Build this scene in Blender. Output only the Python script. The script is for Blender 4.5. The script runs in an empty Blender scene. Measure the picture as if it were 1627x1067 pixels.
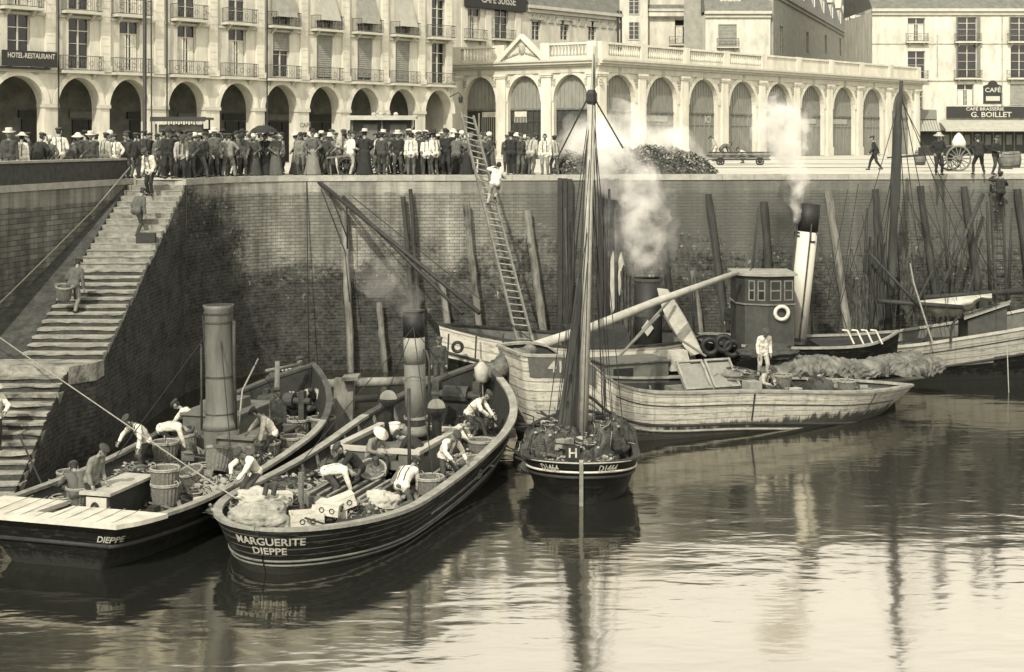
import bpy, bmesh, math, random
from mathutils import Vector, Matrix, noise
from mathutils.geometry import tessellate_polygon
V = Vector
R = random.Random(11)
scene = bpy.context.scene
C = scene.collection
PI = math.pi
# ------------------------------------------------------------------ camera, sky, sun, exposure
F = 50.0 / 36.0 * 1627.0      # focal length in pixels of the photograph's frame
CX, HY = 813.5, 220.0         # principal column, horizon row
H = 9.3                       # eye height above the water
QZ = 7.8                      # quay level above the water
cam_d = bpy.data.cameras.new("camera")
cam = bpy.data.objects.new("camera", cam_d)
C.objects.link(cam)
cam.location = (0, 0, H)
cam.rotation_euler = (PI / 2, 0, 0)
cam_d.lens = 50.0
cam_d.sensor_width = 36.0
cam_d.shift_y = (HY - 533.5) / 1627.0
cam_d.clip_end = 4000
cam_d.clip_start = 0.5
scene.camera = cam

SUN_TO = V((-0.32, -0.947, 0)).normalized()
SUN_EL = math.radians(43)
world = bpy.data.worlds.new("World")
scene.world = world
world.use_nodes = True
nt = world.node_tree
for n in list(nt.nodes):
    nt.nodes.remove(n)
out = nt.nodes.new("ShaderNodeOutputWorld")
bg = nt.nodes.new("ShaderNodeBackground")
sky = nt.nodes.new("ShaderNodeTexSky")
sky.sky_type = 'NISHITA'
sky.sun_disc = False
sky.sun_elevation = SUN_EL
sky.sun_rotation = math.atan2(SUN_TO.x, SUN_TO.y)
sky.dust_density = 1.5
sky.air_density = 3.0
bw = nt.nodes.new("ShaderNodeRGBToBW")
tin = nt.nodes.new("ShaderNodeMix")
tin.data_type = 'RGBA'
tin.blend_type = 'MULTIPLY'
tin.inputs[0].default_value = 1.0
tin.inputs[7].default_value = (1.0, 0.935, 0.83, 1)
nt.links.new(sky.outputs[0], bw.inputs[0])
nt.links.new(bw.outputs[0], tin.inputs[6])
nt.links.new(tin.outputs[2], bg.inputs[0])
bg.inputs[1].default_value = 0.15
nt.links.new(bg.outputs[0], out.inputs[0])

sun_d = bpy.data.lights.new("sun", 'SUN')
sun_d.energy = 2.15
sun_d.angle = math.radians(0.5)
sun_d.color = (1.0, 0.925, 0.82)
sun = bpy.data.objects.new("sun", sun_d)
C.objects.link(sun)
to = V((SUN_TO.x * math.cos(SUN_EL), SUN_TO.y * math.cos(SUN_EL), math.sin(SUN_EL)))
sun.rotation_euler = to.to_track_quat('Z', 'Y').to_euler()
sun.location = to * 200
scene.view_settings.view_transform = 'Standard'
scene.view_settings.look = 'None'
scene.view_settings.exposure = 1.3
scene.view_settings.gamma = 1.0
scene.cycles.max_bounces = 6
scene.cycles.volume_bounces = 3
scene.cycles.caustics_reflective = False
scene.cycles.caustics_refractive = False

# ------------------------------------------------------------------ measuring helpers
def G(px, py, z=0.0):
    Y = F * (H - z) / (py - HY)
    return V(((px - CX) * Y / F, Y, z))
def P(px, py, Y):
    return V(((px - CX) * Y / F, Y, H - (py - HY) * Y / F))
def proj(p):
    return CX + F * p.x / p.y, HY + F * (H - p.z) / p.y
def lerp(a, b, t):
    return a + (b - a) * t
def smooth(t):
    t = max(0.0, min(1.0, t))
    return t * t * (3 - 2 * t)

# ------------------------------------------------------------------ mesh builder
def basis(o):
    m = o.matrix_basis.copy()
    return basis(o.parent) @ m if o.parent else m
class MB:
    def __init__(s, M=None):
        s.v = []; s.f = []; s.m = []; s.uv = []; s.M = M; s.cuts = []
    def cut(s):
        s.cuts.append(len(s.f))
    def each(s, name, mats, parent=None, smooth=False, fix=False):
        """one object per piece, pieces being closed by cut()"""
        out_ = []
        cs = [0] + sorted(set(c for c in s.cuts if 0 < c < len(s.f))) + [len(s.f)]
        for a, b in zip(cs[:-1], cs[1:]):
            q = MB(); mp = {}
            for i in range(a, b):
                f = []
                for k in s.f[i]:
                    if k not in mp: mp[k] = len(q.v); q.v.append(s.v[k])
                    f.append(mp[k])
                q.f.append(f); q.m.append(s.m[i]); q.uv.append(s.uv[i])
            out_.append(q.build(name, mats, parent, smooth, fix))
        return out_
    def add(s, vs, fs, m=0, uvs=None):
        b = len(s.v)
        if s.M is not None:
            vs = [s.M @ V(p) for p in vs]
        s.v.extend(vs)
        for i, f in enumerate(fs):
            s.f.append([b + k for k in f]); s.m.append(m)
            s.uv.append(uvs[i] if uvs else None)
        return s
    def box(s, c, d, m=0, rz=0.0, rx=0.0, ry=0.0):
        T = Matrix.Translation(V(c)) @ Matrix.Rotation(rz, 4, 'Z') @ Matrix.Rotation(ry, 4, 'Y') @ Matrix.Rotation(rx, 4, 'X')
        x, y, z = d[0] / 2, d[1] / 2, d[2] / 2
        vs = [T @ V((a * x, b * y, c_ * z)) for c_ in (-1, 1) for b in (-1, 1) for a in (-1, 1)]
        return s.add(vs, [(0, 2, 3, 1), (4, 5, 7, 6), (0, 1, 5, 4), (2, 6, 7, 3), (0, 4, 6, 2), (1, 3, 7, 5)], m)
    def bb(s, x0, x1, y0, y1, z0, z1, m=0):
        return s.box(((x0 + x1) / 2, (y0 + y1) / 2, (z0 + z1) / 2), (x1 - x0, y1 - y0, z1 - z0), m)
    def beam(s, p0, p1, w, h=None, m=0, up=(0, 0, 1)):
        p0, p1 = V(p0), V(p1); h = h or w
        d = (p1 - p0).normalized(); u = V(up)
        if abs(d.dot(u)) > 0.98: u = V((0, 1, 0))
        a = d.cross(u).normalized(); b = a.cross(d)
        vs = [p + a * i * w / 2 + b * j * h / 2 for p in (p0, p1) for j in (-1, 1) for i in (-1, 1)]
        return s.add(vs, [(0, 1, 3, 2), (4, 6, 7, 5), (0, 4, 5, 1), (2, 3, 7, 6), (0, 2, 6, 4), (1, 5, 7, 3)], m)
    def tube(s, pts, r, n=8, m=0, caps=True):
        pts = [V(p) for p in pts]; k = len(pts)
        rs = r if isinstance(r, (list, tuple)) else [r] * k
        ref = None; vs = []
        for i, p in enumerate(pts):
            d = (pts[min(i + 1, k - 1)] - pts[max(i - 1, 0)])
            d = d.normalized() if d.length > 1e-9 else V((0, 0, 1))
            if ref is None:
                ref = V((0, 0, 1)) if abs(d.z) < 0.9 else V((1, 0, 0))
            a = (ref - d * ref.dot(d)).normalized(); b = d.cross(a); ref = a
            for j in range(n):
                t = 2 * PI * j / n
                vs.append(p + (a * math.cos(t) + b * math.sin(t)) * rs[i])
        fs = [(i * n + j, i * n + (j + 1) % n, (i + 1) * n + (j + 1) % n, (i + 1) * n + j) for i in range(k - 1) for j in range(n)]
        if caps:
            fs.append(tuple(reversed(range(n)))); fs.append(tuple((k - 1) * n + j for j in range(n)))
        return s.add(vs, fs, m)
    def lathe(s, prof, c=(0, 0, 0), n=16, m=0, T=None, mod=None, sx=1.0, sy=1.0):
        vs = []
        for i, (r, z) in enumerate(prof):
            for j in range(n):
                t = 2 * PI * j / n
                rr = r * (mod(j, i) if mod else 1)
                p = V((rr * math.cos(t) * sx, rr * math.sin(t) * sy, z))
                vs.append((T @ p if T else p) + V(c))
        k = len(prof)
        fs = [(i * n + j, i * n + (j + 1) % n, (i + 1) * n + (j + 1) % n, (i + 1) * n + j) for i in range(k - 1) for j in range(n)]
        if prof[0][0] > 1e-4: fs.append(tuple(reversed(range(n))))
        if prof[-1][0] > 1e-4: fs.append(tuple((k - 1) * n + j for j in range(n)))
        return s.add(vs, fs, m)
    def ell(s, c, r, m=0, nu=12, nv=8, T=None):
        vs = []; c = V(c)
        for i in range(nv + 1):
            ph = PI * i / nv
            for j in range(nu):
                t = 2 * PI * j / nu
                p = V((r[0] * math.sin(ph) * math.cos(t), r[1] * math.sin(ph) * math.sin(t), -r[2] * math.cos(ph)))
                vs.append((T @ p if T else p) + c)
        fs = [(i * nu + j, i * nu + (j + 1) % nu, (i + 1) * nu + (j + 1) % nu, (i + 1) * nu + j) for i in range(nv) for j in range(nu)]
        return s.add(vs, fs, m)
    def torus(s, c, R_, r, T=None, n=24, k=8, m=0, sx=1, sy=1):
        vs = []
        for i in range(n):
            t = 2 * PI * i / n
            for j in range(k):
                p = 2 * PI * j / k
                q = V(((R_ + r * math.cos(p)) * math.cos(t) * sx, (R_ + r * math.cos(p)) * math.sin(t) * sy, r * math.sin(p)))
                vs.append((T @ q if T else q) + V(c))
        fs = [(i * k + j, ((i + 1) % n) * k + j, ((i + 1) % n) * k + (j + 1) % k, i * k + (j + 1) % k) for i in range(n) for j in range(k)]
        return s.add(vs, fs, m)
    def prism(s, poly, ex, m=0):
        """poly: list of 3D points (planar); ex: extrusion vector"""
        n = len(poly); poly = [V(p) for p in poly]; ex = V(ex)
        tri = tessellate_polygon([poly])
        vs = poly + [p + ex for p in poly]
        fs = [tuple(t) for t in tri] + [tuple(n + i for i in reversed(t)) for t in tri]
        fs += [(i, (i + 1) % n, n + (i + 1) % n, n + i) for i in range(n)]
        return s.add(vs, fs, m)
    def build(s, name, mats, parent=None, smooth=False, fix=False):
        me = bpy.data.meshes.new(name)
        vs = s.v
        if parent is not None:
            inv = basis(parent).inverted()
            vs = [inv @ V(p) for p in vs]
        me.from_pydata([tuple(p) for p in vs], [], s.f)
        if not isinstance(mats, (list, tuple)): mats = [mats]
        for mm in mats: me.materials.append(mm)
        me.polygons.foreach_set("material_index", s.m)
        if any(u is not None for u in s.uv):
            lay = me.uv_layers.new(name="UVMap")
            i = 0
            for u, f in zip(s.uv, s.f):
                for q in range(len(f)):
                    if u is not None: lay.data[i].uv = u[q]
                    i += 1
        if smooth: me.polygons.foreach_set("use_smooth", [True] * len(me.polygons))
        if fix:
            bm = bmesh.new(); bm.from_mesh(me)
            bmesh.ops.recalc_face_normals(bm, faces=bm.faces)
            bm.to_mesh(me); bm.free()
        me.update()
        o = bpy.data.objects.new(name, me)
        C.objects.link(o)
        if parent is not None: o.parent = parent
        return o
def tag(o, label=None, cat=None, group=None, kind=None):
    if label: o["label"] = label
    if cat: o["category"] = cat
    if group: o["group"] = group
    if kind: o["kind"] = kind
    return o
def thing(name, label, cat, loc=(0, 0, 0), rz=0.0, group=None):
    o = bpy.data.objects.new(name, None)
    C.objects.link(o)
    o.empty_display_size = 0.3
    o.location = loc; o.rotation_euler = (0, 0, rz)
    return tag(o, label, cat, group)
def copy_tree(o, parent=None, label=None, group=None, loc=None, rot=None, scale=None):
    c = o.copy(); C.objects.link(c)
    if parent is not None: c.parent = parent
    if label: c["label"] = label
    if group: c["group"] = group
    if loc is not None: c.location = loc
    if rot is not None: c.rotation_euler = rot
    if scale is not None: c.scale = (scale,) * 3 if not hasattr(scale, '__len__') else scale
    for ch in KIDS.get(o.name, []): 
        copy_tree(ch, c)
    KIDS[c.name] = []
    return c
KIDS = {}
def kids(o):
    """remember a prototype's parts so that copies can follow them"""
    ks = [x for x in C.objects if x.parent == o]
    KIDS[o.name] = ks
    for k in ks: kids(k)
    return o

# ------------------------------------------------------------------ materials
def T(v, w=0.0):
    v = v * 0.62
    q = min(1.0, (v / 0.5)) ** 0.5
    return (v, v * (1.09 - 0.13 * q), v * (0.95 - 0.16 * q + w), 1)
def mat(name, v, rough=0.8, var=0.25, scale=3.0, bump=0.15, bscale=None, stretch=(1, 1, 1), metal=0.0, spec=0.3, dark2=None):
    m = bpy.data.materials.new(name); m.use_nodes = True
    t = m.node_tree; bs = t.nodes["Principled BSDF"]
    bs.inputs["Roughness"].default_value = rough
    bs.inputs["Metallic"].default_value = metal
    bs.inputs["Specular IOR Level"].default_value = spec
    tc = t.nodes.new("ShaderNodeTexCoord"); mp = t.nodes.new("ShaderNodeMapping")
    mp.inputs["Scale"].default_value = stretch
    t.links.new(tc.outputs["Object"], mp.inputs[0])
    nz = t.nodes.new("ShaderNodeTexNoise"); nz.inputs["Scale"].default_value = scale
    nz.inputs["Detail"].default_value = 6; nz.inputs["Roughness"].default_value = 0.65
    t.links.new(mp.outputs[0], nz.inputs[0])
    cr = t.nodes.new("ShaderNodeValToRGB")
    cr.color_ramp.elements[0].position = 0.3; cr.color_ramp.elements[1].position = 0.7
    lo = dark2 if dark2 is not None else max(0.0, v * (1 - var)); hi = min(0.95, v * (1 + var))
    cr.color_ramp.elements[0].color = T(lo); cr.color_ramp.elements[1].color = T(hi)
    t.links.new(nz.outputs[0], cr.inputs[0])
    t.links.new(cr.outputs[0], bs.inputs["Base Color"])
    if bump:
        n2 = t.nodes.new("ShaderNodeTexNoise"); n2.inputs["Scale"].default_value = bscale or scale * 5
        n2.inputs["Detail"].default_value = 4
        t.links.new(mp.outputs[0], n2.inputs[0])
        bp = t.nodes.new("ShaderNodeBump"); bp.inputs["Strength"].default_value = bump
        bp.inputs["Distance"].default_value = 0.05
        t.links.new(n2.outputs[0], bp.inputs["Height"])
        t.links.new(bp.outputs[0], bs.inputs["Normal"])
    return m
def nd(t, kind, **kw):
    n = t.nodes.new(kind)
    for k, v in kw.items():
        if k.startswith('i_'): n.inputs[int(k[2:])].default_value = v
        else: setattr(n, k, v)
    return n
def mth(t, op, a, b=None, c=None, clamp=False):
    n = t.nodes.new("ShaderNodeMath"); n.operation = op; n.use_clamp = clamp
    for i, x in enumerate((a, b, c)):
        if x is None: continue
        if isinstance(x, (int, float)): n.inputs[i].default_value = x
        else: t.links.new(x, n.inputs[i])
    return n.outputs[0]
def mixc(t, fac, a, b):
    n = t.nodes.new("ShaderNodeMix"); n.data_type = 'RGBA'
    for i, x in ((0, fac), (6, a), (7, b)):
        if isinstance(x, (int, float)): n.inputs[i].default_value = x
        elif isinstance(x, tuple): n.inputs[i].default_value = x
        else: t.links.new(x, n.inputs[i])
    return n.outputs[2]

def wall_material(name, algae0=3.3, flank=0.0, base=0.2, row=0.115, wid=0.36, c2=0.72):
    """brick quay wall on UV metres: weed below the tide line, shell patches, rain streaks, rendered top band"""
    m = bpy.data.materials.new(name); m.use_nodes = True
    t = m.node_tree; bs = t.nodes["Principled BSDF"]; bs.inputs["Roughness"].default_value = 0.9
    bs.inputs["Specular IOR Level"].default_value = 0.2
    uv = nd(t, "ShaderNodeUVMap", uv_map="UVMap")
    sep = nd(t, "ShaderNodeSeparateXYZ"); t.links.new(uv.outputs[0], sep.inputs[0])
    br = nd(t, "ShaderNodeTexBrick"); t.links.new(uv.outputs[0], br.inputs[0])
    br.inputs["Scale"].default_value = 1.0; br.inputs["Brick Width"].default_value = wid
    br.inputs["Row Height"].default_value = row; br.inputs["Mortar Size"].default_value = 0.012
    br.inputs["Color1"].default_value = T(base); br.inputs["Color2"].default_value = T(base * c2)
    br.inputs["Mortar"].default_value = T(base * 0.35)
    br.inputs["Bias"].default_value = -0.2
    mp = nd(t, "ShaderNodeMapping"); mp.inputs["Scale"].default_value = (1.3, 0.13, 1); t.links.new(uv.outputs[0], mp.inputs[0])
    st = nd(t, "ShaderNodeTexNoise"); st.inputs["Scale"].default_value = 1.0; st.inputs["Detail"].default_value = 7
    st.inputs["Roughness"].default_value = 0.62; t.links.new(mp.outputs[0], st.inputs[0])
    stv = mth(t, 'MULTIPLY_ADD', st.outputs[0], 2.8, -0.62)
    stv = mth(t, 'MAXIMUM', mth(t, 'MINIMUM', stv, 1.5), 0.42)
    mp2 = nd(t, "ShaderNodeMapping"); mp2.inputs["Scale"].default_value = (0.35, 0.5, 1); t.links.new(uv.outputs[0], mp2.inputs[0])
    big = nd(t, "ShaderNodeTexNoise"); big.inputs["Scale"].default_value = 1.0; big.inputs["Detail"].default_value = 8
    big.inputs["Roughness"].default_value = 0.7; t.links.new(mp2.outputs[0], big.inputs[0])
    fine = nd(t, "ShaderNodeTexNoise"); fine.inputs["Scale"].default_value = 5.0; fine.inputs["Detail"].default_value = 8
    fine.inputs["Roughness"].default_value = 0.75; t.links.new(uv.outputs[0], fine.inputs[0])
    vm = nd(t, "ShaderNodeMix"); vm.data_type = 'RGBA'; vm.blend_type = 'MULTIPLY'; vm.inputs[0].default_value = 1
    t.links.new(br.outputs[0], vm.inputs[6])
    comb = nd(t, "ShaderNodeCombineColor"); 
    for i in range(3): t.links.new(stv, comb.inputs[i])
    t.links.new(comb.outputs[0], vm.inputs[7])
    stone = vm.outputs[2]
    # rendered band at the top
    band = mth(t, 'GREATER_THAN', mth(t, 'ADD', sep.outputs[1], mth(t, 'MULTIPLY', big.outputs[0], 0.25)), QZ - 0.55)
    bandc = nd(t, "ShaderNodeMix"); bandc.data_type = 'RGBA'; bandc.blend_type = 'MULTIPLY'; bandc.inputs[0].default_value = 1
    bandc.inputs[6].default_value = T(base * 1.35); t.links.new(comb.outputs[0], bandc.inputs[7])
    c1 = mixc(t, band, stone, bandc.outputs[2])
    pt = nd(t, 'ShaderNodeTexNoise'); pt.inputs['Scale'].default_value = 0.28; pt.inputs['Detail'].default_value = 6
    pt.inputs['Roughness'].default_value = 0.6; t.links.new(uv.outputs[0], pt.inputs[0])
    pr = nd(t, 'ShaderNodeMapRange'); pr.inputs[1].default_value = 0.42; pr.inputs[2].default_value = 0.62; pr.inputs[3].default_value = 0.0; pr.inputs[4].default_value = 0.62
    t.links.new(pt.outputs[0], pr.inputs[0])
    c1 = mixc(t, pr.outputs[0], c1, T(base * 0.28))
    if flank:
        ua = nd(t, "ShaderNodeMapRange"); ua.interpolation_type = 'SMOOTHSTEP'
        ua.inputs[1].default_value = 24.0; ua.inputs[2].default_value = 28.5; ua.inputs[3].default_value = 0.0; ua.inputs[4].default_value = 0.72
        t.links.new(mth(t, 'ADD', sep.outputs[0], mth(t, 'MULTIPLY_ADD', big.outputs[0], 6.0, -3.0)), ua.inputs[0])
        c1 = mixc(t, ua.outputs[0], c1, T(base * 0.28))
    # weed line: noise-broken height, higher beside the stairs
    ht = mth(t, 'ADD', sep.outputs[1], mth(t, 'MULTIPLY_ADD', big.outputs[0], 7.0, -3.5))
    ht = mth(t, 'ADD', ht, mth(t, 'MULTIPLY_ADD', fine.outputs[0], 3.4, -1.7))
    if flank:
        near = nd(t, "ShaderNodeMapRange"); near.interpolation_type = 'SMOOTHSTEP'
        near.inputs[1].default_value = 13.4; near.inputs[2].default_value = 17.0
        near.inputs[3].default_value = flank; near.inputs[4].default_value = 0.0
        t.links.new(sep.outputs[0], near.inputs[0])
        ht = mth(t, 'SUBTRACT', ht, near.outputs[0])
    al = nd(t, "ShaderNodeMapRange"); al.interpolation_type = 'SMOOTHSTEP'
    al.inputs[1].default_value = algae0 - 0.5; al.inputs[2].default_value = algae0 + 1.1
    al.inputs[3].default_value = 1.0; al.inputs[4].default_value = 0.0
    t.links.new(ht, al.inputs[0])
    alg = nd(t, "ShaderNodeValToRGB"); e = alg.color_ramp.elements
    e[0].position = 0.38; e[0].color = T(0.008); e[1].position = 0.66; e[1].color = T(0.15)
    med = nd(t, 'ShaderNodeTexNoise'); med.inputs['Scale'].default_value = 1.1; med.inputs['Detail'].default_value = 9; med.inputs['Roughness'].default_value = 0.7
    t.links.new(uv.outputs[0], med.inputs[0])
    t.links.new(mth(t, 'ADD', mth(t, 'MULTIPLY', fine.outputs[0], 0.45), mth(t, 'ADD', mth(t, 'MULTIPLY', med.outputs[0], 0.35), mth(t, 'MULTIPLY', br.outputs[1], -0.06))), mth_in := nd(t, 'ShaderNodeMath', operation='ADD').inputs[0]); t.links.new(mth(t, 'MULTIPLY', big.outputs[0], 0.2), mth_in.node.inputs[1]); t.links.new(mth_in.node.outputs[0], alg.inputs[0])
    # shells: pale flecks around the tide line
    sh = nd(t, "ShaderNodeTexNoise"); sh.inputs["Scale"].default_value = 3.2; sh.inputs["Detail"].default_value = 9
    sh.inputs["Roughness"].default_value = 0.8; t.links.new(uv.outputs[0], sh.inputs[0])
    shm = mth(t, 'GREATER_THAN', sh.outputs[0], 0.60)
    zone = nd(t, "ShaderNodeMapRange"); zone.interpolation_type = 'SMOOTHSTEP'
    zone.inputs[1].default_value = 0.0; zone.inputs[2].default_value = 2.0; zone.inputs[3].default_value = 1; zone.inputs[4].default_value = 0
    t.links.new(mth(t, 'ABSOLUTE', mth(t, 'SUBTRACT', ht, algae0 + 0.1)), zone.inputs[0])
    c2 = mixc(t, al.outputs[0], c1, alg.outputs[0])
    c3 = mixc(t, mth(t, 'MULTIPLY', shm, mth(t, 'MULTIPLY', zone.outputs[0], 0.75)), c2, T(base * 1.25))
    t.links.new(c3, bs.inputs["Base Color"])
    bp = nd(t, "ShaderNodeBump"); bp.inputs["Strength"].default_value = 0.7; bp.inputs["Distance"].default_value = 0.05
    hsum = mth(t, 'ADD', mth(t, 'MULTIPLY', br.outputs[1], -0.5), mth(t, 'MULTIPLY', fine.outputs[0], 1.0))
    t.links.new(hsum, bp.inputs["Height"]); t.links.new(bp.outputs[0], bs.inputs["Normal"])
    return m

def plank_material(name, v, seam=0.2, width=0.16, var=0.35, streak=0.5, worn=None, edge=0.0, boot=None, scrape=0.0):
    """planking on UV metres (u along the hull, v up it), with seams and run-down streaks"""
    m = bpy.data.materials.new(name); m.use_nodes = True
    t = m.node_tree; bs = t.nodes["Principled BSDF"]; bs.inputs["Roughness"].default_value = 0.62
    bs.inputs["Specular IOR Level"].default_value = 0.05
    uv = nd(t, "ShaderNodeUVMap", uv_map="UVMap")
    sep = nd(t, "ShaderNodeSeparateXYZ"); t.links.new(uv.outputs[0], sep.inputs[0])
    fr = mth(t, 'FRACT', mth(t, 'DIVIDE', sep.outputs[1], width))
    sm = mth(t, 'LESS_THAN', fr, 0.13)
    mp = nd(t, "ShaderNodeMapping"); mp.inputs["Scale"].default_value = (0.5, 5, 1); t.links.new(uv.outputs[0], mp.inputs[0])
    gr = nd(t, "ShaderNodeTexNoise"); gr.inputs["Scale"].default_value = 2; gr.inputs["Detail"].default_value = 7
    gr.inputs["Roughness"].default_value = 0.7; t.links.new(mp.outputs[0], gr.inputs[0])
    mp2 = nd(t, "ShaderNodeMapping"); mp2.inputs["Scale"].default_value = (3.5, 0.5, 1); t.links.new(uv.outputs[0], mp2.inputs[0])
    sk = nd(t, "ShaderNodeTexNoise"); sk.inputs["Scale"].default_value = 1.2; sk.inputs["Detail"].default_value = 8
    sk.inputs["Roughness"].default_value = 0.72; t.links.new(mp2.outputs[0], sk.inputs[0])
    cr = nd(t, "ShaderNodeValToRGB"); e = cr.color_ramp.elements
    e[0].position = 0.3; e[0].color = T(v * (1 - var)); e[1].position = 0.7; e[1].color = T(v * (1 + var))
    t.links.new(gr.outputs[0], cr.inputs[0])
    c = cr.outputs[0]
    skm = nd(t, "ShaderNodeMapRange"); skm.inputs[1].default_value = 0.5; skm.inputs[2].default_value = 0.75
    skm.inputs[3].default_value = 0; skm.inputs[4].default_value = streak
    t.links.new(sk.outputs[0], skm.inputs[0])
    c = mixc(t, skm.outputs[0], c, T(worn if worn is not None else v * 0.25))
    c = mixc(t, mth(t, 'MULTIPLY', sm, 0.8), c, T(v * seam))
    if edge:
        eg = mth(t, 'MULTIPLY', mth(t, 'GREATER_THAN', fr, 0.82), mth(t, 'GREATER_THAN', gr.outputs[0], 0.46))  # highlights along the plank edges, painted as paler broken lines
        c = mixc(t, mth(t, 'MULTIPLY', eg, 0.9), c, T(edge))
    if scrape:
        mp3 = nd(t, "ShaderNodeMapping"); mp3.inputs["Scale"].default_value = (1.2, 7, 1); t.links.new(uv.outputs[0], mp3.inputs[0])
        sc = nd(t, "ShaderNodeTexNoise"); sc.inputs["Scale"].default_value = 1.6; sc.inputs["Detail"].default_value = 9; sc.inputs["Roughness"].default_value = 0.78
        t.links.new(mp3.outputs[0], sc.inputs[0])
        c = mixc(t, mth(t, 'MULTIPLY', mth(t, 'GREATER_THAN', sc.outputs[0], 0.565), 0.7), c, T(scrape))
    if boot is not None:
        gp = nd(t, "ShaderNodeNewGeometry"); sz = nd(t, "ShaderNodeSeparateXYZ"); t.links.new(gp.outputs[0], sz.inputs[0])
        zz = mth(t, 'ADD', sz.outputs[2], mth(t, 'MULTIPLY_ADD', sk.outputs[0], 1.3, -0.65))
        bm_ = nd(t, "ShaderNodeMapRange"); bm_.inputs[1].default_value = boot[1] - .08; bm_.inputs[2].default_value = boot[1] + .08; bm_.inputs[3].default_value = 0.9; bm_.inputs[4].default_value = 0
        t.links.new(zz, bm_.inputs[0]); c = mixc(t, bm_.outputs[0], c, T(boot[0]))
    t.links.new(c, bs.inputs["Base Color"])
    bp = nd(t, "ShaderNodeBump"); bp.inputs["Strength"].default_value = 0.6; bp.inputs["Distance"].default_value = 0.03
    hh = mth(t, 'ADD', mth(t, 'MULTIPLY', fr, 0.8), mth(t, 'MULTIPLY', gr.outputs[0], 0.5))
    t.links.new(hh, bp.inputs["Height"]); t.links.new(bp.outputs[0], bs.inputs["Normal"])
    return m

def water_material():
    m = bpy.data.materials.new("harbour_water"); m.use_nodes = True
    t = m.node_tree
    for n in list(t.nodes): t.nodes.remove(n)
    o = nd(t, "ShaderNodeOutputMaterial")
    df = nd(t, "ShaderNodeBsdfDiffuse"); df.inputs[0].default_value = T(0.035)
    gl = nd(t, "ShaderNodeBsdfGlossy"); gl.inputs[0].default_value = (0.70, 0.675, 0.60, 1); gl.inputs["Roughness"].default_value = 0.085
    fz = nd(t, "ShaderNodeFresnel"); fz.inputs[0].default_value = 16.0
    mx = nd(t, "ShaderNodeMixShader")
    tc = nd(t, "ShaderNodeTexCoord")
    def wave(sc, str_, det, dist=0.0):
        mp = nd(t, "ShaderNodeMapping"); mp.inputs["Scale"].default_value = (sc[0], sc[1], 1); mp.inputs["Rotation"].default_value = (0, 0, sc[2])
        t.links.new(tc.outputs["Object"], mp.inputs[0])
        n = nd(t, "ShaderNodeTexNoise"); n.inputs["Scale"].default_value = 1; n.inputs["Detail"].default_value = det
        n.inputs["Distortion"].default_value = dist
        t.links.new(mp.outputs[0], n.inputs[0])
        return mth(t, 'MULTIPLY', n.outputs[0], str_)
    h = mth(t, 'ADD', wave((0.55, 1.3, 0.15), 0.55, 2, 0.4), wave((1.7, 3.6, -0.1), 0.16, 2, 0.2))
    h = mth(t, 'ADD', h, wave((0.16, 0.3, 0.3), 0.8, 1))
    h = mth(t, 'ADD', h, wave((7, 13, 0.0), 0.012, 2))
    # cat's paws: the ripples come and go over the basin
    n = nd(t, "ShaderNodeTexNoise"); n.inputs["Scale"].default_value = 0.09; n.inputs["Detail"].default_value = 3
    t.links.new(tc.outputs["Object"], n.inputs[0])
    amp = nd(t, "ShaderNodeMapRange"); amp.inputs[1].default_value = 0.35; amp.inputs[2].default_value = 0.65
    amp.inputs[3].default_value = 0.45; amp.inputs[4].default_value = 1.0
    t.links.new(n.outputs[0], amp.inputs[0])
    bp = nd(t, "ShaderNodeBump"); bp.inputs["Distance"].default_value = 0.043
    t.links.new(amp.outputs[0], bp.inputs["Strength"])
    t.links.new(h, bp.inputs["Height"])
    for x in (df, gl, fz): t.links.new(bp.outputs[0], x.inputs["Normal"])
    t.links.new(fz.outputs[0], mx.inputs[0]); t.links.new(df.outputs[0], mx.inputs[1]); t.links.new(gl.outputs[0], mx.inputs[2])
    t.links.new(mx.outputs[0], o.inputs[0])
    return m

def steam_material(name, dens, scale, lo=0.38, hi=0.62, v=0.95):
    m = bpy.data.materials.new(name); m.use_nodes = True
    t = m.node_tree
    for n in list(t.nodes): t.nodes.remove(n)
    o = nd(t, "ShaderNodeOutputMaterial"); pv = nd(t, "ShaderNodeVolumePrincipled")
    pv.inputs["Color"].default_value = (v, v * .985, v * .93, 1); pv.inputs["Anisotropy"].default_value = 0.0
    tc = nd(t, "ShaderNodeTexCoord"); nz = nd(t, "ShaderNodeTexNoise"); nz.inputs["Scale"].default_value = scale
    nz.inputs["Detail"].default_value = 4; nz.inputs["Roughness"].default_value = 0.6
    t.links.new(tc.outputs["Object"], nz.inputs[0])
    mr = nd(t, "ShaderNodeMapRange"); mr.inputs[1].default_value = lo; mr.inputs[2].default_value = hi
    mr.inputs[3].default_value = 0; mr.inputs[4].default_value = dens; mr.interpolation_type = 'SMOOTHSTEP'
    t.links.new(nz.outputs[0], mr.inputs[0]); t.links.new(mr.outputs[0], pv.inputs["Density"])
    t.links.new(pv.outputs[0], o.inputs["Volume"])
    return m

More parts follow.
